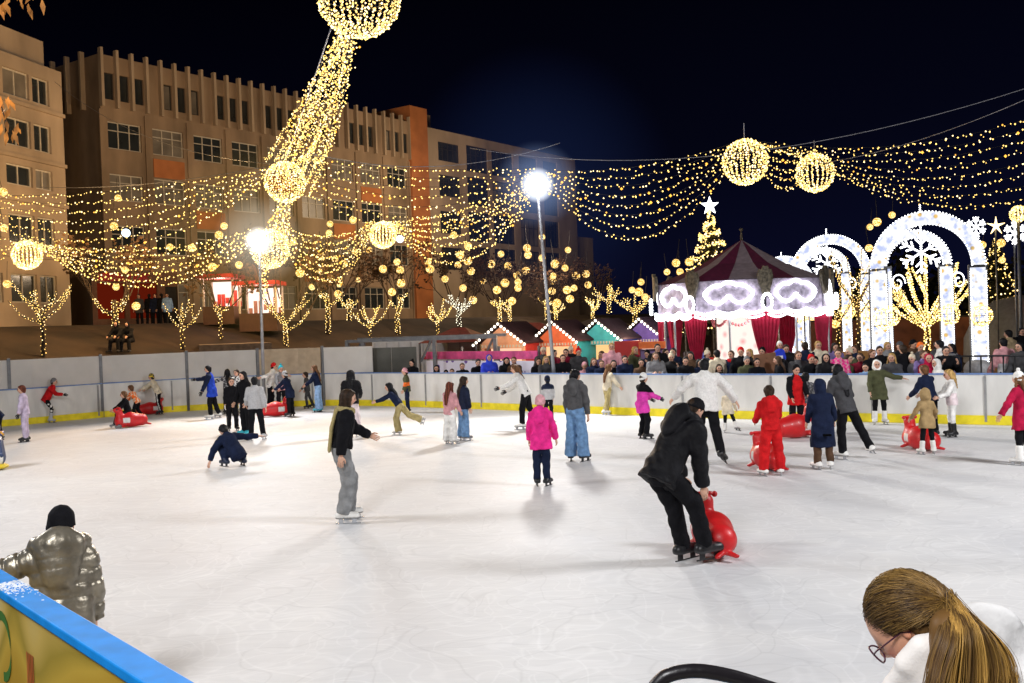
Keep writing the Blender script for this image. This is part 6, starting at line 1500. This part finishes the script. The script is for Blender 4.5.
def gate(label, px, d, zspr, ro, yaw=0, inner=True):
    p = at(px, 350, d); p.z = zt(p.x, p.y)
    r = empty('light_gate', p, yaw, label, 'light gate')
    def arch(R_o, bw_, zs, y, pw):
        ri = R_o - bw_; b = MB(); n = 30; t = .07
        for i in range(n):
            a0, a1 = math.pi * i / n, math.pi * (i + 1) / n
            P4 = [Vector((rr * math.cos(a), y, zs + rr * math.sin(a))) for a in (a0, a1) for rr in (ri, R_o)]
            D = Vector((0, t, 0))
            b.quad(P4[1], P4[0], P4[2], P4[3]); b.quad(P4[0] + D, P4[1] + D, P4[3] + D, P4[2] + D); b.quad(P4[0], P4[0] + D, P4[2] + D, P4[2]); b.quad(P4[1] + D, P4[1], P4[3], P4[3] + D)
        b.build('arch_band', GATE, r)
        b = MB()
        for rr in (ri, R_o):
            for i in range(int(rr * 26)):
                a = math.pi * i / (rr * 26); b.oct((rr * math.cos(a), y - .05, zs + rr * math.sin(a)), .036)
        b.build('arch_bulbs', GB, r, True)['kind'] = 'stuff'
        for s in (-1, 1):
            x = s * (R_o - pw / 2)
            b = MB(); b.box((x, y + .03, (zs - .25) / 2 + .2), (pw, .07, zs - .35)); pn = b.build('post_panel', GATE, r)
            b = MB()
            for dx in (-pw / 2 - .04, pw / 2 + .04): b.box((x + dx, y + .03, zs / 2), (.05, .08, zs))
            for z in (.15, zs * .5, zs - .05): b.box((x, y - .04, z), (pw, .03, .05))
            b.build('post_frame', GREYM, pn)
            b = MB()
            for z in np.arange(.25, zs - .2, .085):
                for dx in (-pw / 2, pw / 2): b.oct((x + dx, y - .045, z), .036)
            b.build('post_bulbs', GB, pn, True)['kind'] = 'stuff'
            wb, cb = globe_mesh(.36, 12, 14, .03); 
            loc = (x + s * -.05, y - .42, zs * .56)
            o = wb.build('ball_ornament', WIRE, r, loc=loc); q = cb.build('ball_bulbs', [WARM, WARM2], o, True); q['kind'] = 'stuff'
    arch(ro, .46, zspr, 0, .52)
    if inner: arch(ro * .66, .30, zspr + .15, 1.6, .40)
    # bell and snowflake ornament hanging in the crown
    b = MB(); cz = zspr + .55
    for k in range(6):
        a = k * math.pi / 3 + math.pi / 6; dv = Vector((math.cos(a), 0, math.sin(a)))
        for i in range(10): b.oct(Vector((0, .75, cz)) + dv * (.08 * i), .05)
        for j in (4, 7):
            for s in (-1, 1):
                d2 = Vector((math.cos(a + s * .8), 0, math.sin(a + s * .8)))
                for i in range(1, 5): b.oct(Vector((0, .75, cz)) + dv * (.08 * j) + d2 * .06 * i, .045)
    for i in range(14): b.oct((0, .75, cz + .7 + .08 * i), .04)
    b.build('hanging_snowflake', GB, r, True)['kind'] = 'stuff'
    for s in (-1, 1):   # scrolls beside the posts
        b = MB()
        for i in range(40):
            a = i / 40 * 2.6 * math.pi; rr = .26 * (1 - i / 55); b.oct((s * (ro + .02) - s * rr * math.cos(a) - s * .95, -.02, zspr - .55 + rr * math.sin(a) * 1.3), .032)
        b.build('scroll', GB, r, True)['kind'] = 'stuff'
    return r
gate('largest white light gate with a double arch on the right', 930, 36, 4.15, 1.98, -.12)
gate('second white light gate, standing between the carousel and the largest gate', 833, 50, 4.6, 1.95, -.1)
gate('farthest white light gate, half hidden behind the carousel roof', 786, 67, 4.6, 2.0, -.1)
# snowflakes and star on poles
def flake(label, px, py, d, rad, m, kind, pole=True):
    p = at(px, py, d); r = empty('light_snowflake' if kind == 6 else 'light_star', p, 0, label, 'light ornament')
    b = MB()
    for k in range(kind):
        a = k * 2 * math.pi / kind + math.pi / 2; dv = Vector((math.cos(a), 0, math.sin(a)))
        for i in range(9): b.oct(dv * (rad * i / 8), rad * (.11 if kind == 6 else .2 * (1.15 - i / 9)))
        if kind == 6:
            for j in (.5, .78):
                for s in (-1, 1):
                    d2 = Vector((math.cos(a + s * .9), 0, math.sin(a + s * .9)))
                    for i in range(1, 4): b.oct(dv * rad * j + d2 * rad * .11 * i, rad * .09)
    b.build('light_pattern', m, r, True)
    b = MB()
    z0 = zt(p.x, p.y) - p.z
    b.tube([(0, .06, z0), (0, .06, rad * .3)], .035, 8); b.build('pole', GREYM, r, True)
flake('white light snowflake beside the largest gate', 976, 227, 38, .36, GB, 6); flake('golden light star between two white snowflakes', 996, 226, 40, .36, WARM2, 5); flake('white light snowflake at the right edge below a golden globe', 1015, 233, 36, .38, GB, 6)
p = at(1018, 214, 35); r = empty('light_globe', p, 0, 'golden wire globe on top of the pole at the right edge', 'light globe'); wb, cb = globe_mesh(.26, 12, 14, .035); wb.build('wire_frame', WIRE, r); cb.build('bulbs', [WARM, WARM2], r, True)['kind'] = 'stuff'
b = MB(); b.tube([(0, 0, -p.z), (0, 0, -.2)], .06, 8); b.build('pole', GREYM, r, True)
# ---------------------------------------------------------------- christmas tree and right conifer
def conifer(label, px, d, ztop, rad, zb, nbulb, m, seed, star=False, dark=.02):
    rs_ = np.random.RandomState(seed); p = at(px, 340, d); p.z = zt(p.x, p.y); H = ztop - p.z
    r = empty('christmas_tree' if star else 'conifer', p, 0, label, 'tree')
    b = MB(); b.tube([(0, 0, 0), (0, 0, H)], [.22, .03], 8); b.build('trunk', BARK, r, True)
    b = MB(); c = MB()
    for i in range(900):
        t = rs_.rand() ** .75; z = zb + (H - zb) * (1 - t) * .99 ; rr = rad * ((H - z) / (H - zb)) * rs_.uniform(.55, 1.05); a = rs_.rand() * 6.283
        q = Vector((rr * math.cos(a), rr * math.sin(a), z - .12 * rr)); o = Vector((math.cos(a), math.sin(a), -.35)); sd_ = Vector((-math.sin(a), math.cos(a), 0)); L = .3 + .25 * rs_.rand()
        b.add([q - o * L, q + sd_ * .14, q + o * L * .8, q - sd_ * .14], [(0, 1, 2, 3)])
    for i in range(nbulb):
        t = (i + rs_.rand()) / nbulb; z = zb + (H - zb) * t; rr = rad * (1 - t) ** 1.0 * rs_.uniform(.9, 1.1) + .06; a = (t ** .8) * 80 + rs_.normal(0, .12); c.cur = int(rs_.rand() < .25)
        c.oct((rr * math.cos(a), rr * math.sin(a), z + rs_.normal(0, .12)), .055 * d / 70 * rs_.uniform(.7, 1.3))
    b.build('crown', mat('needles_' + str(seed), (.03, .035, .012), .85, var=.5, scale=4), r); c.build('bulbs', [WARM, WARM2], r, True)['kind'] = 'stuff'
    if star:
        b = MB()
        for y in (-.05, .05):
            vs = [Vector((( .7 if i % 2 == 0 else .28) * math.sin(i * math.pi / 5), y, H + .45 + (.7 if i % 2 == 0 else .28) * math.cos(i * math.pi / 5))) for i in range(10)]
            b.add(vs + [Vector((0, y * 2.4, H + .45))], [(i, (i + 1) % 10, 10) for i in range(10)])
        b.build('star', emis('star_light', (.95, .97, 1), 5), r)
conifer('tall christmas tree of golden lights with white star behind the carousel', 714, 75, 10.6, 3.5, 1.6, 1300, WARM, 3, True)
conifer('tall conifer strung with golden bulbs behind the right snowflakes', 998, 56, 6.4, 1.9, .8, 330, WARM, 4)
# ---------------------------------------------------------------- railing, prams, tent at the right
a, c = at(938, 376, 23.6), at(1050, 376, 22.4); a.z = c.z = 0; L = (c - a).length
r = empty('railing', a, math.atan2(c.y - a.y, c.x - a.x), 'dark metal railing behind the boards at the right', 'railing'); DKM = mat('dark_iron', (.02, .02, .022), .5)
b = MB(); b.tube([(0, 0, 1.45), (L, 0, 1.45)], .022, 8); b.tube([(0, 0, .3), (L, 0, .3)], .018, 8); b.build('rail', DKM, r, True)
for i in range(11): b = MB(); b.tube([(L * i / 10, 0, 0), (L * i / 10, 0, 1.45)], .02, 6); b.build('post', DKM, r, True)
def pram(label, px, d, col, yaw):
    p = at(px, 370, d); p.z = 0; r = empty('pram', p, yaw, label, 'pram')
    v = V3
    V, Fc = sdf_mesh([([cap(v(-.25, 0, .75), v(.25, 0, .8), .2, .2)], .03, [(v(0, 0, .88), v(0, .0, 1))])], .03); mk_mesh('seat', V, Fc, CLOTH, np.tile(np.array(cc(col)), (len(V), 1)), r)
    V, Fc = sdf_mesh([([cap(v(.18, -.12, .98), v(.18, .12, .98), .26, .26)], .03, [(v(0, 0, .86), v(0, 0, -1))])], .03); mk_mesh('canopy', V, Fc, CLOTH, np.tile(np.array(cc(col)), (len(V), 1)), r)
    b = MB()
    for y in (-.24, .24): b.tube([(-.45, y, .18), (.1, y, .7), (.5, y, 1.15)], .016, 6); b.tube([(.4, y, .16), (-.1, y, .65)], .016, 6)
    b.tube([(.5, -.24, 1.15), (.5, .24, 1.15)], .02, 6); b.build('frame', DKM, r, True)
    for x in (-.45, .4):
        for y in (-.27, .27):
            b = MB(); b.tube([(x + .15 * math.cos(t), y, .17 + .15 * math.sin(t)) for t in np.linspace(0, 2 * math.pi, 17)], .022, 6, cap=False); b.build('wheel', DKM, r, True)
pram('pram with purple canopy behind the boards', 956, 25.2, 'purple', 2.6); pram('black and white pram before the right gate post', 973, 25.6, 'lgrey', .4)
p = at(1022, 340, 48); p.z = 0; r = empty('dome_tent', p, 0, 'grey inflatable dome tent at the right edge', 'tent')
b = MB(); b.lathe([(2.6, 0), (2.55, 1.2), (2.1, 2.2), (1.2, 2.95), (0, 3.2)], n=28); b.build('dome', mat('dome_fabric', (.2, .21, .22), .6, var=.15), r, True)
b = MB(); b.ball((-.4, -2.3, 3.3), .25); b.build('red_beacon', emis('red_beacon', (1, .1, .08), 1.5), r, True)
for i, (px, d, wd, hh_) in enumerate(((993, 27, .8, .62), (855, 29, .8, 1.0))):
    p = at(px, 370, d); p.z = 0; r = empty('wooden_crate', p, .2, ['orange brown wooden planter box behind the railing', 'wooden box beside the pink girl under the gate'][i], 'box')
    b = MB(); b.box((0, 0, hh_ / 2 + .45), (wd, .5, hh_)); b.build('box_side', mat('warm_wood_%d' % i, (.35, .17, .05), .7, var=.3), r); b = MB()
    for k in range(4): b.box((0, -.262, .5 + hh_ * k / 4 + .06), (wd + .02, .02, hh_ / 4 - .03))
    b.build('slats', bpy.data.materials['warm_wood_%d' % i], r)
    b = MB(); b.box((0, 0, .2), (wd * .8, .4, .42)); b.build('base', DKM, r)
p = at(768, 372, 25.4); p.z = 0; r = empty('sandwich_board', p, R(20), 'brown wooden sandwich board standing among the spectators', 'board')
WD = mat('brown_board', (.22, .10, .05), .6, var=.2, scale=3)
b = MB(); b.add([(-.32, -.02, .55), (.3, -.02, .4), (.28, .05, 1.62), (-.38, .05, 1.58), (-.32, .01, .55), (.3, .01, .4), (.28, .08, 1.62), (-.38, .08, 1.58)], [(0, 1, 2, 3), (7, 6, 5, 4), (0, 4, 5, 1), (1, 5, 6, 2), (2, 6, 7, 3), (3, 7, 4, 0)]); b.build('board_face', WD, r)
b = MB(); b.tube([(-.3, .03, .6), (-.3, .03, 0)], .03, 6); b.tube([(.28, .03, .5), (.28, .03, 0)], .03, 6); b.tube([(0, .05, 1.5), (0, .55, 0)], .03, 6); b.build('legs', WD, r)
# red shop-lit wall fragments and low hedge beyond the gates
b = MB()
rs_ = np.random.RandomState(9)
for i in range(2600):
    x = rs_.uniform(-.1, 1); q = at(850 + 260 * x, 330, 84 + 6 * rs_.rand()); h_ = 2.2 + 5 * (math.sin(x * 9) * .5 + .5) + 4 * x
    z = rs_.rand() * h_; s_ = .35; u = Vector(rs_.normal(0, 1, 3)).normalized(); v = u.orthogonal()
    e = Vector((q.x + rs_.normal(0, 1), q.y, z)); b.add([e, e + (u + v) * s_, e + u * 2 * s_, e + (u - v) * s_], [(0, 1, 2, 3)])
tag(b.build('treeline', mat('dark_foliage', (.035, .035, .02), .9, var=.5)), kind='stuff')
b = MB()
q0, q1 = at(600, 330, 95), at(1100, 330, 95)
for i in range(9):
    t = i / 9; q = q0.lerp(q1, t); b2 = MB()
# hanging leaves of a near branch at the upper left
r = empty('tree_branch', at(-10, 10, 9), 0, 'branch with dry orange leaves hanging into the upper left corner', 'branch')
b = MB(); b.tube([(-.9, .2, -4), (-.7, .1, -1), (-.35, 0, .25), (.1, 0, .3), (.42, 0, .15)], [.07, .05, .03, .014, .006], 7); b.tube([(-.35, 0, .25), (-.1, 0, -.3), (.05, 0, -.8), (.1, 0, -1.0)], [.02, .012, .008, .005], 6); 
b.tube([(-.9, .2, -4), (-1.0, .25, -(at(-10, 10, 9).z - 0))], [.07, .09], 7); b.build('stem', BARK, r, True)
b = MB(); rs_ = np.random.RandomState(3)
for i in range(70):
    if i < 42: base = Vector((rs_.uniform(-.35, .45), rs_.uniform(-.2, .2), rs_.uniform(.02, .32)))
    else: base = Vector((rs_.uniform(-.1, .2), rs_.uniform(-.1, .1), rs_.uniform(-1.25, -.75)))
    dv = Vector((rs_.normal(0, .35), rs_.normal(0, .35), -1)).normalized(); sd_ = dv.orthogonal().normalized(); L = rs_.uniform(.08, .17)
    b.add([base, base + dv * L * .45 + sd_ * L * .16, base + dv * L, base + dv * L * .45 - sd_ * L * .16], [(0, 1, 2, 3)])
b.build('leaves', mat('orange_leaf', (.42, .17, .03), .6, var=.6, scale=6), r)
light('festoon_fill', 'POINT', at(-14, 60, 8.5), 14, (1, .6, .2), .2)  # unseen warm fill point added beside the leaves

# low reddish wall and sheds behind the gates, plus added warm fill points
a, c = at(770, 340, 58), at(1060, 340, 52); a.z = c.z = 0; L = (c - a).length
r = empty('garden_wall', a, math.atan2(c.y - a.y, c.x - a.x), 'reddish brown wall running behind the white light gates', 'wall')
b = MB(); b.box((L / 2, 0, 1.1), (L, .25, 2.2)); b.build('wall_face', mat('red_brown_wall', (.16, .06, .03), .85, var=.4, scale=1.5), r)
b = MB(); b.box((L / 2, 0, 2.24), (L + .1, .4, .08)); b.build('coping', DARKT, r)
for px, d, e in ((927, 40, 160), (858, 39, 90), (1000, 50, 140), (500, 40, 120), (610, 44, 140)): light('festoon_fill', 'POINT', at(px, 300, d), e, (1, .6, .2), .5)
for px, d in ((503, 33.6), (556, 33.8), (600, 34.2), (643, 35.1)): 
    q = at(px - 6, 338, d); light('hut_fill', 'POINT', q, 55, (1, .75, .5), .2)  # added to brighten each hut front, standing in for its gable bulbs
# ================================================================ woman with ponytail and glasses at the lower right
def close_woman():
    D = 2.35
    hc = np.array(at(909, 622, D)); hh = .219
    yaw = R(58); pit = R(46)
    hf = V3(-math.sin(yaw) * math.cos(pit), math.cos(yaw) * math.cos(pit), -math.sin(pit)); hu = unit(V3(0, 0, 1) - hf * hf[2]); hr = np.cross(hf, hu)
    base = np.array([hc[0] + .16, hc[1] + .02, .3])
    root = empty('person', base, 0, 'woman with blonde ponytail, glasses and white jacket looking down at the lower right', 'person')
    off = base; hc = hc - off
    W_ = lambda x, y, z: hc + hr * x * hh + hf * y * hh + hu * z * hh
    neck = W_(0, -.42, -.62); sp = unit(V3(.35, -.02, -1)); 
    J = dict(hh=hh, hc=hc, hf=hf, hu=hu, hr=hr)
    skin = np.array(C['skin']) * V3(1.0, .88, .8)
    chest = neck + V3(.10, .0, -.28); pel = neck + V3(.16, .02, -.62); fw = V3(-math.sin(R(80)), math.cos(R(80)), 0); lt = V3(fw[1], -fw[0], 0)
    shL = chest - lt * .17 + V3(0, 0, .16); shR = chest + lt * .17 + V3(0, 0, .16)
    hz0 = 0.0
    legs = []
    for s in (-1, 1):
        hp = pel + lt * .09 * s; kn = V3(hp[0] - .02, hp[1], .47); an = V3(hp[0] + .02, hp[1], .08); legs.append((hp, kn, an))
    elL, elR = shL + V3(-.05, -.04, -.27), shR + V3(-.05, .04, -.27); wrL, wrR = elL + fw * .2 + V3(0, .04, -.08), elR + fw * .2 + V3(0, -.04, -.08)
    g = [([cap(pel, chest, .11, .12, fw, 1.4), cap(chest, neck, .09, .055), cap(neck, W_(0, -.15, -.3), .056, .055), cap(shL, elL, .045, .038), cap(elL, wrL, .038, .03), cap(shR, elR, .045, .038), cap(elR, wrR, .038, .03)] + [q for hp, kn, an in legs for q in (cap(hp, kn, .075, .05), cap(kn, an, .05, .036), cap(an, an + fw * .14 - V3(0, 0, .03), .036, .03))], .03)]
    V, Fc = sdf_mesh(g, .014); b = MB(); b.add([Vector(v) for v in V], [tuple(f) for f in Fc.tolist()], tuple(skin))
    hv, hf_, hcol = head_mesh(J, tuple(skin), fine=True); b.add([Vector(v) for v in hv], hf_, [tuple(c) for c in hcol])
    for w_, e_, t in ((wrL, elL, 1), (wrR, elR, -1)): hand_mesh(b, w_, unit(w_ - e_), V3(0, 0, -1), 1.0, tuple(skin), 25, t)
    b.build('body', SKIN, root, True, True)
    # white jacket with a tall collar
    col_c = neck + V3(.0, 0, .0)
    gg = [([cap(pel - V3(0, 0, .1), pel + V3(0, 0, .05), .17, .165, fw, 1.3), cap(pel, chest + V3(0, 0, .05), .165, .18, fw, 1.35), cap(shL * .9 + shR * .1, shR * .9 + shL * .1, .085), cap(chest + V3(0, 0, .14), neck + V3(.0, -.0, .0), .12, .095)], .05),
          ([cap(shL, elL, .08, .07), cap(elL, wrL, .07, .055)], .03), ([cap(shR, elR, .08, .07), cap(elR, wrR, .07, .055)], .03)]
    V, Fc = sdf_mesh(gg, .010, wrinkle=.006, wfreq=20, k2=.03, seed=2); mk_mesh('jacket', V, Fc, PUFF, np.tile(V3(.74, .73, .72), (len(V), 1)), root)
    # hood collar standing up beside the cheek
    rim = [np.array(at(*q)) - off for q in ((888, 715, D + .03), (896, 686, D - .05), (907, 664, D - .09), (923, 646, D - .11), (950, 638, D - .11), (985, 640, D - .07), (1006, 660, D + .02))]
    V, Fc = sdf_mesh([([cap(rim[i], rim[i + 1], .020) for i in range(6)] + [cap(rim[i], rim[i] * .45 + neck * .55 + V3(.0, 0, -.13), .020, .06) for i in range(7)] + [cap((rim[i] + rim[i + 1]) / 2, (rim[i] + rim[i + 1]) * .225 + neck * .55 + V3(.0, 0, -.13), .020, .06) for i in range(6)], .02)], .006, wrinkle=.002, wfreq=26)
    mk_mesh('hood_collar', V, Fc, mat('white_softshell', (.5, .5, .5), .8, attr=True, var=.06, scale=12, bump=.1, bscale=160), np.tile(V3(.76, .72, .68), (len(V), 1)), root)
    # hair: smooth cap, then strands swept back to the tie, then the tail
    V, Fc = sdf_mesh([([cap(W_(0, -.07, .06), W_(0, -.08, -.07), .425 * hh, .40 * hh, hr, 1.12)], .01, [(W_(0, .14, .02), unit(hf * .8 - hu * .35))], [cap(W_(-.4, .04, -.08), W_(-.4, .0, -.2), .12 * hh), cap(W_(.4, .04, -.08), W_(.4, .0, -.2), .12 * hh)])], .006)
    dk = V3(.045, .022, .008); bl = V3(.50, .29, .07); md = V3(.16, .08, .022)
    tt = ((V - hc) @ hu) / hh; mk_mesh('hair', V, Fc, HAIR, np.tile(md * .6, (len(V), 1)), root)
    tie = W_(-.14, -.53, -.10)
    rs_ = np.random.RandomState(8); b = MB()
    def surf(v, k=1.0):  # push a direction onto the hair cap
        v = v / np.linalg.norm(v); q = V3(v[0] * .395, v[1] * .455, v[2] * .50); return W_(q[0] * k, q[1] * k - .06, q[2] * k + .01)
    n_ = 2600
    for i in range(n_):
        # hairline point: from temple over forehead to the other temple, and nape
        a = rs_.uniform(-1.0, 1.0) * 2.35; 
        if abs(a) < 1.5: v0 = V3(math.sin(a) * .93, .62 * math.cos(a) + .16, .62 * math.cos(a * .9) - .08 * abs(math.sin(a)))
        else: v0 = V3(math.sin(a), -.25 - .45 * (abs(a) - 1.5), .1 - .85 * (abs(a) - 1.5))
        v0 = v0 + rs_.normal(0, .07, 3); v0 /= np.linalg.norm(v0)
        st = rs_.uniform(0, .5)
        v1 = (tie - W_(0, -.06, .01)); v1 = V3((v1 @ hr) / .395, (v1 @ hf) / .455, (v1 @ hu) / .50); v1 /= np.linalg.norm(v1)
        lift = 1.0 + .05 * rs_.rand(); pts = []
        for k in range(9):
            t = st + (1 - st) * k / 8; om = math.acos(np.clip(v0 @ v1, -1, 1)); v = (math.sin((1 - t) * om) * v0 + math.sin(t * om) * v1) / (math.sin(om) + 1e-6)
            pts.append(surf(v, lift + .03 * math.sin(t * 3.1)) + rs_.normal(0, .0012, 3))
        mix = np.clip(.2 + .2 * math.sin(a * 6.0) * math.sin(a * 2.3 + 1) + rs_.normal(0, .12), 0, 1); c0 = dk * (1 - mix) + bl * mix
        cols = [tuple(c0 * (.65 + .75 * k / 8)) for k in range(9)]
        r_ = rs_.uniform(.0005, .0010); b.tube([Vector(p) for p in pts], [r_ * (.6 + .5 * math.sin(math.pi * min(1, .15 + k / 8))) for k in range(9)], 4, cap=False, cols=cols)
    HAIRF = mat('fine_hair', (.5, .5, .5), .5, attr=True, var=.12, scale=14, spec=.3)
    b.build('hair_strands', HAIRF, bpy.data.objects[[o.name for o in root.children if o.name.startswith('hair')][-1]], True, True)
    b = MB()
    dn = V3(.22, -.10, -1); dn = unit(dn)
    # the tail bulges towards the camera then falls over the collar
    e1 = tie + V3(-.028, -.085, -.014)
    for i in range(2300):
        u = rs_.normal(0, 1); w2 = rs_.normal(0, .7); u = np.clip(u, -1.7, 1.7)
        sp_ = .045; L = rs_.uniform(.30, .42)
        side = V3(.95, .1, .12) * u * sp_; dep_ = V3(.1, -1, 0) * (abs(w2) * .024 + .002 * i / 100)
        p0 = tie + V3(rs_.normal(0, .006), rs_.normal(0, .006), rs_.normal(0, .008)); p1 = e1 + side * .55 + dep_ + V3(0, 0, .012 - .014 * abs(u)); p2 = e1 + side * 1.1 + dep_ * 1.1 + V3(.004, -.01, -.09); p3 = e1 + side * 1.15 + dep_ + V3(.0, -.005, -.2) + rs_.normal(0, .006, 3); p4 = e1 + side * .8 + dep_ + V3(.004, 0, -L) + rs_.normal(0, .01, 3)
        P5 = smoothpoly([Vector(p) for p in (p0, p1, p2, p3, p4)], 4)
        mix = np.clip(.44 + .4 * math.sin(u * 5.2 + 1) + rs_.normal(0, .13), 0, 1); c0 = dk * (1 - mix) * 1.4 + bl * mix * 1.15
        r_ = rs_.uniform(.0005, .0012); m = len(P5)
        b.tube(P5, [r_ * (1 - .5 * (k / m) ** 2) for k in range(m)], 4, cap=False, cols=[tuple(c0 * (.75 + .4 * math.sin(math.pi * k / m))) for k in range(m)])
    V, Fc = sdf_mesh([([cap(tie + V3(0, .012, -.004), e1 + V3(0, .03, -.03), .008, .02), cap(e1 + V3(0, .02, -.03), e1 + V3(.0, .02, -.19), .045, .055), cap(e1 + V3(.0, .02, -.19), e1 + V3(.0, .015, -.33), .055, .03)], .03)], .008)
    b.add([Vector(v) for v in V], [tuple(f) for f in Fc.tolist()], tuple(md * .9))
    b.build('ponytail', HAIRF, root, True, True)
    b = MB(); b.tube([Vector(tie + (hr * math.cos(t) + hu * math.sin(t)) * .021 + V3(.006, -.008, 0)) for t in np.linspace(0, 2 * math.pi, 15)], .006, 6, (.05, .03, .02), cap=False); b.build('hair_tie', CLOTH, root, True, True)
    # glasses
    b = MB()
    for s in (-1, 1):
        cx = s * .155; b.tube([Vector(W_(cx + .125 * math.cos(t), .475 - .03 * abs(math.cos(t)), -.02 + .105 * math.sin(t))) for t in np.linspace(0, 2 * math.pi, 25)], .0022, 6, cap=False)
        b.tube([Vector(W_(s * .285, .44, .01)), Vector(W_(s * .36, .36, .02)), Vector(W_(s * .37, .02, .0)), Vector(W_(s * .36, -.06, -.06))], .002, 6)
    b.tube([Vector(W_(-.03, .475, .0)), Vector(W_(.03, .475, .0))], .002, 6); gl = b.build('glasses', mat('plum_frame', (.06, .012, .03), .3), root, True)
    gm, nt, out = new_mat('lens'); gs = N(nt, 'ShaderNodeBsdfGlossy'); gs.inputs['Roughness'].default_value = .05; tr = N(nt, 'ShaderNodeBsdfTransparent'); mx = N(nt, 'ShaderNodeMixShader'); mx.inputs[0].default_value = .08; nt.links.new(tr.outputs[0], mx.inputs[1]); nt.links.new(gs.outputs[0], mx.inputs[2]); nt.links.new(mx.outputs[0], out.inputs['Surface'])
    for s in (-1, 1):
        b = MB(); cx = s * .155; b.add([Vector(W_(cx + .12 * math.cos(t), .468, -.02 + .10 * math.sin(t))) for t in np.linspace(0, 2 * math.pi, 24, endpoint=False)], [tuple(range(24))]); b.build('lens', gm, gl)
    # trousers, shoes, backpack strap
    V, Fc = sdf_mesh([([cap(pel + lt * .06, pel - lt * .06, .13)], .03)] + [([cap(hp, kn, .1, .075), cap(kn, an, .075, .06)], .03) for hp, kn, an in legs], .02, wrinkle=.004); mk_mesh('trousers', V, Fc, DENIM, np.tile(np.array(C['navy']), (len(V), 1)), root)
    for hp, kn, an in legs:
        V, Fc = sdf_mesh([([cap(an, an - V3(0, 0, .03), .05), cap(an - V3(0, 0, .04), an + fw * .17 - V3(0, 0, .04), .045, .038)], .02, [(V3(0, 0, .002), V3(0, 0, -1))])], .012); mk_mesh('shoe', V, Fc, BOOT, np.tile(V3(.05, .05, .05), (len(V), 1)), root)
    st = shL + V3(.0, 0, .0)
    V, Fc = sdf_mesh([([cap(st + V3(.02, -.0, .105), st + V3(.1, -.06, .05), .03, .03, V3(0, 0, 1), 2), cap(st + V3(.1, -.06, .05), st + V3(.14, -.08, -.2), .03, .03, V3(1, 0, 0), 2)], .02)], .008); mk_mesh('backpack_strap', V, Fc, CLOTH, np.tile(V3(.09, .09, .11), (len(V), 1)), root)
close_woman()
scene.view_settings.view_transform = 'Standard'; scene.view_settings.look = 'None'; scene.view_settings.exposure = 0; scene.view_settings.gamma = 1
cy = scene.cycles
cy.use_denoising = True; cy.max_bounces = 5; cy.diffuse_bounces = 3; cy.glossy_bounces = 2; cy.transparent_max_bounces = 12; cy.sample_clamp_indirect = 3; cy.use_adaptive_sampling = True; cy.adaptive_threshold = .01; cy.caustics_reflective = False; cy.caustics_refractive = False
